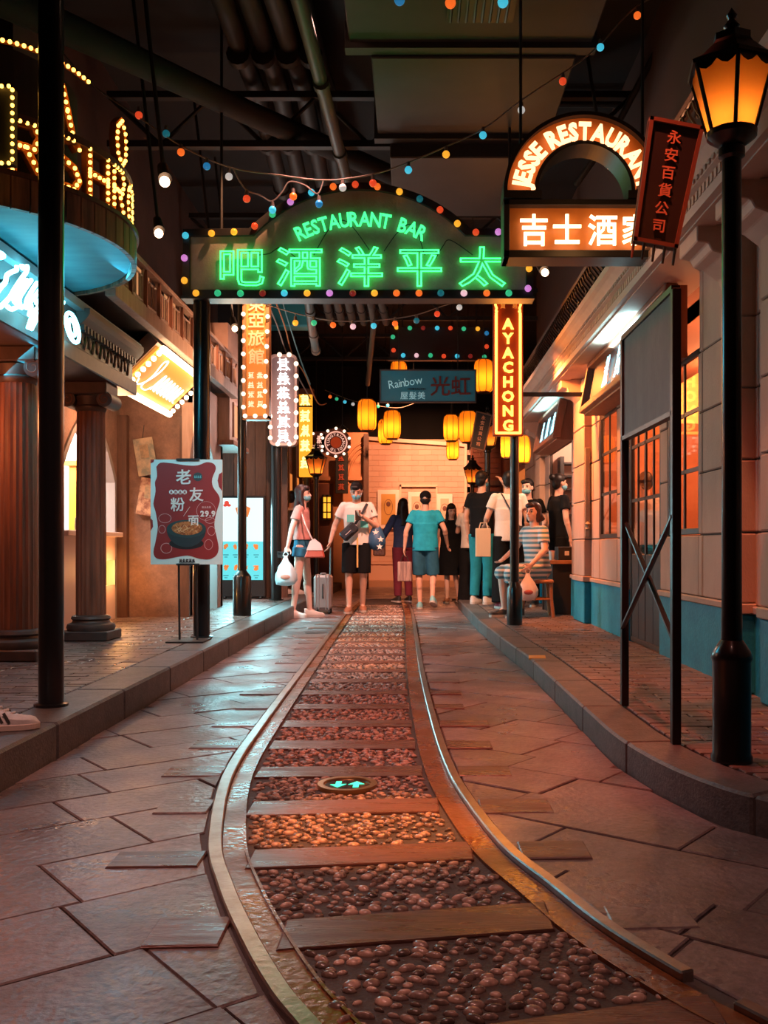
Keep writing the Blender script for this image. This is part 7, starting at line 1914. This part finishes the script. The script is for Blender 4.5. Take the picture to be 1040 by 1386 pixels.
# man with the suitcase
P2, i2 = person('man in white tee and black shorts looking at a phone beside a suitcase', (-0.77, 13.0, 0.006), 180, 1.77, 'tee_shirt', whitec, 'shorts', blackc, sho, 'short', hair_m, True,
                arms={'R': ((0.29, -0.05, 1.13), (0.345, 0.0, 0.92)), 'L': ((-0.265, 0.02, 1.12), (-0.09, 0.235, 1.24))}, legs={'R': ((0.10, 0.04, 0.50), (0.095, 0.06, 0.085)), 'L': ((-0.09, 0.02, 0.50), (-0.07, -0.12, 0.09))}, head=(0, 26), hem=0.88)
wp2 = i2['M'] @ (i2['arm']['L'][1] + V((0.06, 0.04, 0.02)))
ph = item('phone', 'phone held up by the man in the white tee', 'phone', wp2); obj('body', G().box(wp2, (0.075, 0.012, 0.15), Matrix.Rotation(0.5, 3, 'X')), M('phone_brown', (0.16, 0.07, 0.04), 0.4), ph, bevel=0.004); obj('camera_bump', G().box(wp2 + V((0.02, -0.02, 0.045)), (0.025, 0.008, 0.025), Matrix.Rotation(0.5, 3, 'X')), dark_m, ph)
sq = obj('shirt_print', G().box((-0.80 - 0.04, 12.835, 1.28), (0.10, 0.006, 0.10)), M('print_teal', (0.12, 0.50, 0.48), 0.7), P2)
obj('shirt_print', G().box((-0.66, 12.84, 1.20), (0.10, 0.006, 0.09)), M('print_teal'), P2); obj('belt_tie', G().box((-0.75, 12.838, 0.82), (0.022, 0.006, 0.40)), M('tie_yellow', (0.65, 0.40, 0.12), 0.6), P2)
cbag = item('chest_bag', 'black chest bag worn across the white tee', 'bag', (-0.87, 12.8, 1.05))
obj('body', G().box((-0.86, 12.80, 1.10), (0.25, 0.075, 0.15), Matrix.Rotation(-0.75, 3, 'Y')), M('nylon_black', (0.022, 0.022, 0.026), 0.45), cbag, bevel=0.025); obj('pocket', G().box((-0.885, 12.755, 1.075), (0.16, 0.03, 0.09), Matrix.Rotation(-0.75, 3, 'Y')), M('nylon_dark', (0.03, 0.035, 0.05), 0.4), cbag, bevel=0.012)
obj('strap', G().tube([(-0.78, 12.80, 1.20), (-0.69, 12.82, 1.34), (-0.63, 12.92, 1.47), (-0.62, 13.04, 1.46)], 0.018, 6), MATS['nylon_black'], cbag); obj('zip', G().box((-0.865, 12.735, 1.09), (0.10, 0.004, 0.006), Matrix.Rotation(-0.75, 3, 'Y')), white_m, cbag)
dfl = item('duffel_bag', 'blue drawstring duffel with white stars on the shoulder of the man in white', 'bag', (-0.50, 13.0, 0.86))
g = G(); g.lathe([(0.03, 0.34), (0.075, 0.26), (0.115, 0.16), (0.125, 0.08), (0.10, 0.01), (0.03, -0.02)], (-0.50, 13.0, 0.87), 18); obj('body', g, M('duffel_blue', (0.025, 0.08, 0.17), 0.5), dfl, smooth=60)
obj('strap', G().tube([(-0.51, 12.98, 1.2), (-0.56, 12.93, 1.38), (-0.59, 12.98, 1.47), (-0.57, 13.08, 1.42)], 0.008, 6), MATS['nylon_black'], dfl)
star = [((0.045 if i % 2 == 0 else 0.019) * math.cos(PI / 2 + i * PI / 5), (0.045 if i % 2 == 0 else 0.019) * math.sin(PI / 2 + i * PI / 5)) for i in range(10)]
for dx, dz in ((-0.01, 0.22), (0.06, 0.13), (0.045, 0.03)): obj('star', G().prism(star, (-0.50 + dx, 12.885 + (0.025 if dz > 0.2 else 0), 0.87 + dz), X_, Z_, (0, -0.006, 0)), white_m, dfl)
# man in blue tee walking away
P4, i4 = person('man in bright blue tee and black cap walking away along the track', (0.17, 13.8, 0.006), -6, 1.68, 'tee_shirt', bluec, 'shorts', jean, shblue, 'cap', hair_m, False,
                arms={'L': ((-0.275, -0.05, 1.13), (-0.30, -0.03, 0.90)), 'R': ((0.285, -0.03, 1.15), (0.31, 0.12, 0.95))}, legs={'L': ((-0.10, 0.06, 0.50), (-0.08, 0.02, 0.085)), 'R': ((0.11, 0.05, 0.50), (0.12, -0.20, 0.17))}, head=(0, 0), hem=0.84, cap_m=blackc, girth=1.1, faceparts=False, hemleg=1.0)
# person with bags beyond
P5, i5 = person('person in navy jacket and maroon trousers carrying bags beyond the blue tee', (-0.17, 15.5, 0.006), 25, 1.66, 'jacket', navyc, 'pants', maroonc, shb, 'long', hair_m, False, arms={'L': ((-0.30, 0.02, 1.16), (-0.36, 0.10, 0.98))}, sleeve=2, faceparts=False)
w5 = i5['M'] @ i5['arm']['L'][1]
hbg = item('handbag', 'brown snakeskin handbag on the arm of the person in the navy jacket', 'bag', w5 - V((0, 0, 0.25)))
obj('body', G().box(w5 + V((-0.02, 0, -0.10)), (0.20, 0.12, 0.22)), M('snake_brown', (0.28, 0.12, 0.07), 0.5, col2=(0.10, 0.04, 0.03), scale=40), hbg, bevel=0.02); obj('handle', G().tube([w5 + V((-0.08, 0, 0.0)), w5 + V((-0.05, 0, 0.09)), w5 + V((0.03, 0, 0.09)), w5 + V((0.06, 0, 0.0))], 0.01, 6), M('snake_brown'), hbg)
shb_ = item('shopping_bag', 'striped shopping bag hanging from the hand of the man in blue', 'bag', i4['M'] @ (i4['arm']['L'][1] + V((0, 0, -0.5))))
ws4 = i4['M'] @ (i4['arm']['L'][1] + V((0, 0, -0.11)))
obj('body', G().box(ws4 + V((0, 0, -0.24)), (0.20, 0.10, 0.28)), M('bag_stripe', (0.22, 0.14, 0.13), 0.5, col2=(0.45, 0.30, 0.26), scale=3, stretch=(12, 1, 1), contrast=1.0), shb_, bevel=0.008)
for s in (-1, 1): obj('handle', G().tube([ws4 + V((s * 0.06, 0, -0.10)), ws4 + V((s * 0.03, 0, -0.02)), ws4 + V((0, 0, 0.0))], 0.006, 5), dark_m, shb_)
# woman in black dress
P6, i6 = person('woman in short-sleeved black dress with long dark hair facing the lane', (0.60, 15.4, 0), 172, 1.58, 'dress_top', blackc, 'dress', blackc, sho, 'long', hair_m, False, head=(22, 14), sleeve=0.4, sk=skin2_m, girth=1.1, legs={'R': ((0.07, 0.0, 0.50), (0.06, 0.03, 0.085)), 'L': ((-0.08, 0.03, 0.5), (-0.12, -0.12, 0.10))})
# queue at the counter
P7, i7 = person('person in pale tee and wide black trousers raising a hand in the queue', (0.86, 14.2, 0), -25, 1.66, 'tee_shirt', whitec, 'wide', blackc, shblue, 'long', hair_m, False, arms={'L': ((-0.27, 0.10, 1.15), (-0.20, 0.12, 1.40))}, faceparts=False)
P8, i8 = person('tall man in black tee and teal trousers with mask shading the brow', (0.93, 13.1, SR), -38, 1.80, 'tee_shirt', blackc, 'pants', tealc, shw, 'short', hair_m, True, arms={'R': ((0.38, 0.16, 1.36), (0.22, 0.17, 1.56))}, hem=0.86)
P9, i9 = person('person in white tee and black trousers seen from behind with a crossbody strap', (1.20, 12.15, SR), 4, 1.72, 'tee_shirt', whitec, 'wide', blackc, shred, 'short', hair_m, False, arms={'L': ((-0.27, 0.0, 1.13), (-0.27, 0.16, 1.05))}, hem=0.84, faceparts=False, girth=1.05)
tw = i9['M'] @ (i9['arm']['L'][1] + V((-0.02, -0.05, -0.06)))
tote = item('tote_bag', 'beige paper tote hanging from the arm of the person in white', 'bag', tw - V((0, 0, 0.40)))
obj('body', G().box(tw + V((-0.02, -0.10, -0.17)), (0.19, 0.09, 0.36)), M('paper_beige', (0.66, 0.46, 0.31), 0.7), tote, bevel=0.006)
for s in (-1, 1): obj('handle', G().tube([tw + V((-0.07, -0.10 + s * 0.04, 0.01)), tw + V((-0.05, -0.08 + s * 0.03, 0.08)), tw + V((0.02, -0.08 + s * 0.03, 0.08)), tw + V((0.04, -0.10 + s * 0.04, 0.01))], 0.006, 5), M('paper_beige'), tote)
cbs = item('crossbody_bag', 'black quilted crossbody bag on the person in white', 'bag', (1.36, 12.02, 1.0))
obj('strap', G().tube([(1.10, 12.16, SR + 1.47), (1.13, 12.03, SR + 1.40), (1.22, 11.995, SR + 1.22), (1.33, 12.0, SR + 1.02)], 0.009, 6), MATS['nylon_black'], cbs); obj('body', G().box((1.39, 12.0, SR + 0.93), (0.20, 0.09, 0.22)), M('quilt_black', (0.05, 0.035, 0.03), 0.35, bump=0.6, bscale=40), cbs, bevel=0.02); obj('flap', G().box((1.39, 11.95, SR + 0.99), (0.20, 0.012, 0.10)), M('quilt_black'), cbs)
P10, i10 = person('masked woman in black top standing behind the seated woman', (1.50, 12.6, SR), 150, 1.66, 'blouse', blackc, 'pants', blackc, shb, 'pony', hair_m, True, sk=skin2_m)
# seated woman in the striped dress
strp = bpy.data.materials.new('striped_cloth'); strp.use_nodes = True; MATS['striped_cloth'] = strp
nt = strp.node_tree; b_ = nt.nodes['Principled BSDF']; b_.inputs['Roughness'].default_value = 0.8
tcn = nt.nodes.new('ShaderNodeNewGeometry'); sep = nt.nodes.new('ShaderNodeSeparateXYZ'); ma = nt.nodes.new('ShaderNodeMath'); ma.operation = 'MULTIPLY'; ma.inputs[1].default_value = 115.0
sn_ = nt.nodes.new('ShaderNodeMath'); sn_.operation = 'SINE'; gt = nt.nodes.new('ShaderNodeMath'); gt.operation = 'GREATER_THAN'; gt.inputs[1].default_value = 0.0
mxc = nt.nodes.new('ShaderNodeMix'); mxc.data_type = 'RGBA'; mxc.inputs['A'].default_value = (0.62, 0.54, 0.50, 1); mxc.inputs['B'].default_value = (0.09, 0.20, 0.25, 1)
nt.links.new(tcn.outputs['Position'], sep.inputs[0]); nt.links.new(sep.outputs['Z'], ma.inputs[0]); nt.links.new(ma.outputs[0], sn_.inputs[0]); nt.links.new(sn_.outputs[0], gt.inputs[0]); nt.links.new(gt.outputs[0], mxc.inputs['Factor']); nt.links.new(mxc.outputs['Result'], b_.inputs['Base Color'])
P11, i11 = person('seated woman with glasses in a striped dress on a wooden stool', (1.37, 10.78, SR), 118, 1.66, 'dress_top', strp, 'dress', strp, shb, 'bob', hair_b, False, pelvis=(0, -0.03, 0.54), lean=0.10,
                  arms={'L': ((-0.25, 0.05, 0.76), (-0.22, 0.21, 0.60)), 'R': ((0.26, 0.10, 0.78), (0.17, 0.33, 0.66))}, legs={'R': ((0.10, 0.40, 0.50), (0.10, 0.36, 0.085)), 'L': ((-0.09, 0.40, 0.49), (-0.10, 0.30, 0.085))}, head=(18, -4), sleeve=0.62, sk=skin2_m, girth=1.08)
for s in (-1, 1): obj('lens', G().tube([i11['HP'](s * 0.032 + 0.022 * math.cos(t), 0.088, 0.004 + 0.018 * math.sin(t)) for t in [2 * PI * j / 14 for j in range(14)]], 0.0022, 5, closed=True), dark_m, P11, local=True)
w11 = i11['M'] @ (i11['arm']['L'][1] + V((0.0, 0.05, -0.05)))
plastic_bag('white plastic bag held by the seated woman', V((w11.x, w11.y, w11.z)), 0.86, M('plastic_white', (0.75, 0.62, 0.58), 0.35), M('print_maroon', (0.40, 0.08, 0.08), 0.5))
# people behind glass and at the counter
P12, i12 = person('person in black tee with hair bun and mask at the snack counter', (1.86, 12.3, SR), -72, 1.70, 'tee_shirt', blackc, 'pants', blackc, shb, 'bun', hair_m, True)
P13, i13 = person('person in white tee seen through the glazed door', (2.27, 9.4, SR), 8, 1.50, 'tee_shirt', whitec, 'pants', jean, shb, 'short', hair_m, False, faceparts=False)
P14, i14 = person('person with white tee half hidden behind the teal-lit post', (-1.92, 15.2, SL), -30, 1.62, 'tee_shirt', whitec, 'pants', blackc, shw, 'short', hair_m, False, faceparts=False)
bk = item('backpack', 'black backpack on the person behind the teal-lit post', 'backpack', (-1.98, 15.0, 1.1))
obj('body', G().box((-1.97, 15.03, SL + 1.12), (0.26, 0.14, 0.40), Matrix.Rotation(math.radians(-30), 3, 'Z')), M('nylon_black'), bk, bevel=0.04); obj('pocket', G().box((-2.005, 14.955, SL + 1.04), (0.20, 0.05, 0.18), Matrix.Rotation(math.radians(-30), 3, 'Z')), MATS['nylon_dark'], bk, bevel=0.015)
# fuse every body and garment into one smooth surface
for o, vox in REM:
    md = o.modifiers.new('fuse', 'REMESH'); md.mode = 'VOXEL'; md.voxel_size = vox; md.use_smooth_shade = True
    ms = o.modifiers.new('soften', 'SMOOTH'); ms.factor = 0.5; ms.iterations = 3
bpy.context.view_layer.update(); dg = bpy.context.evaluated_depsgraph_get()
new = [bpy.data.meshes.new_from_object(o.evaluated_get(dg)) for o, _ in REM]
for (o, _), me in zip(REM, new):
    mt = o.data.materials[0]; o.modifiers.clear(); old = o.data; o.data = me; bpy.data.meshes.remove(old)
    if not me.materials: me.materials.append(mt)
    me.polygons.foreach_set('use_smooth', [True] * len(me.polygons))
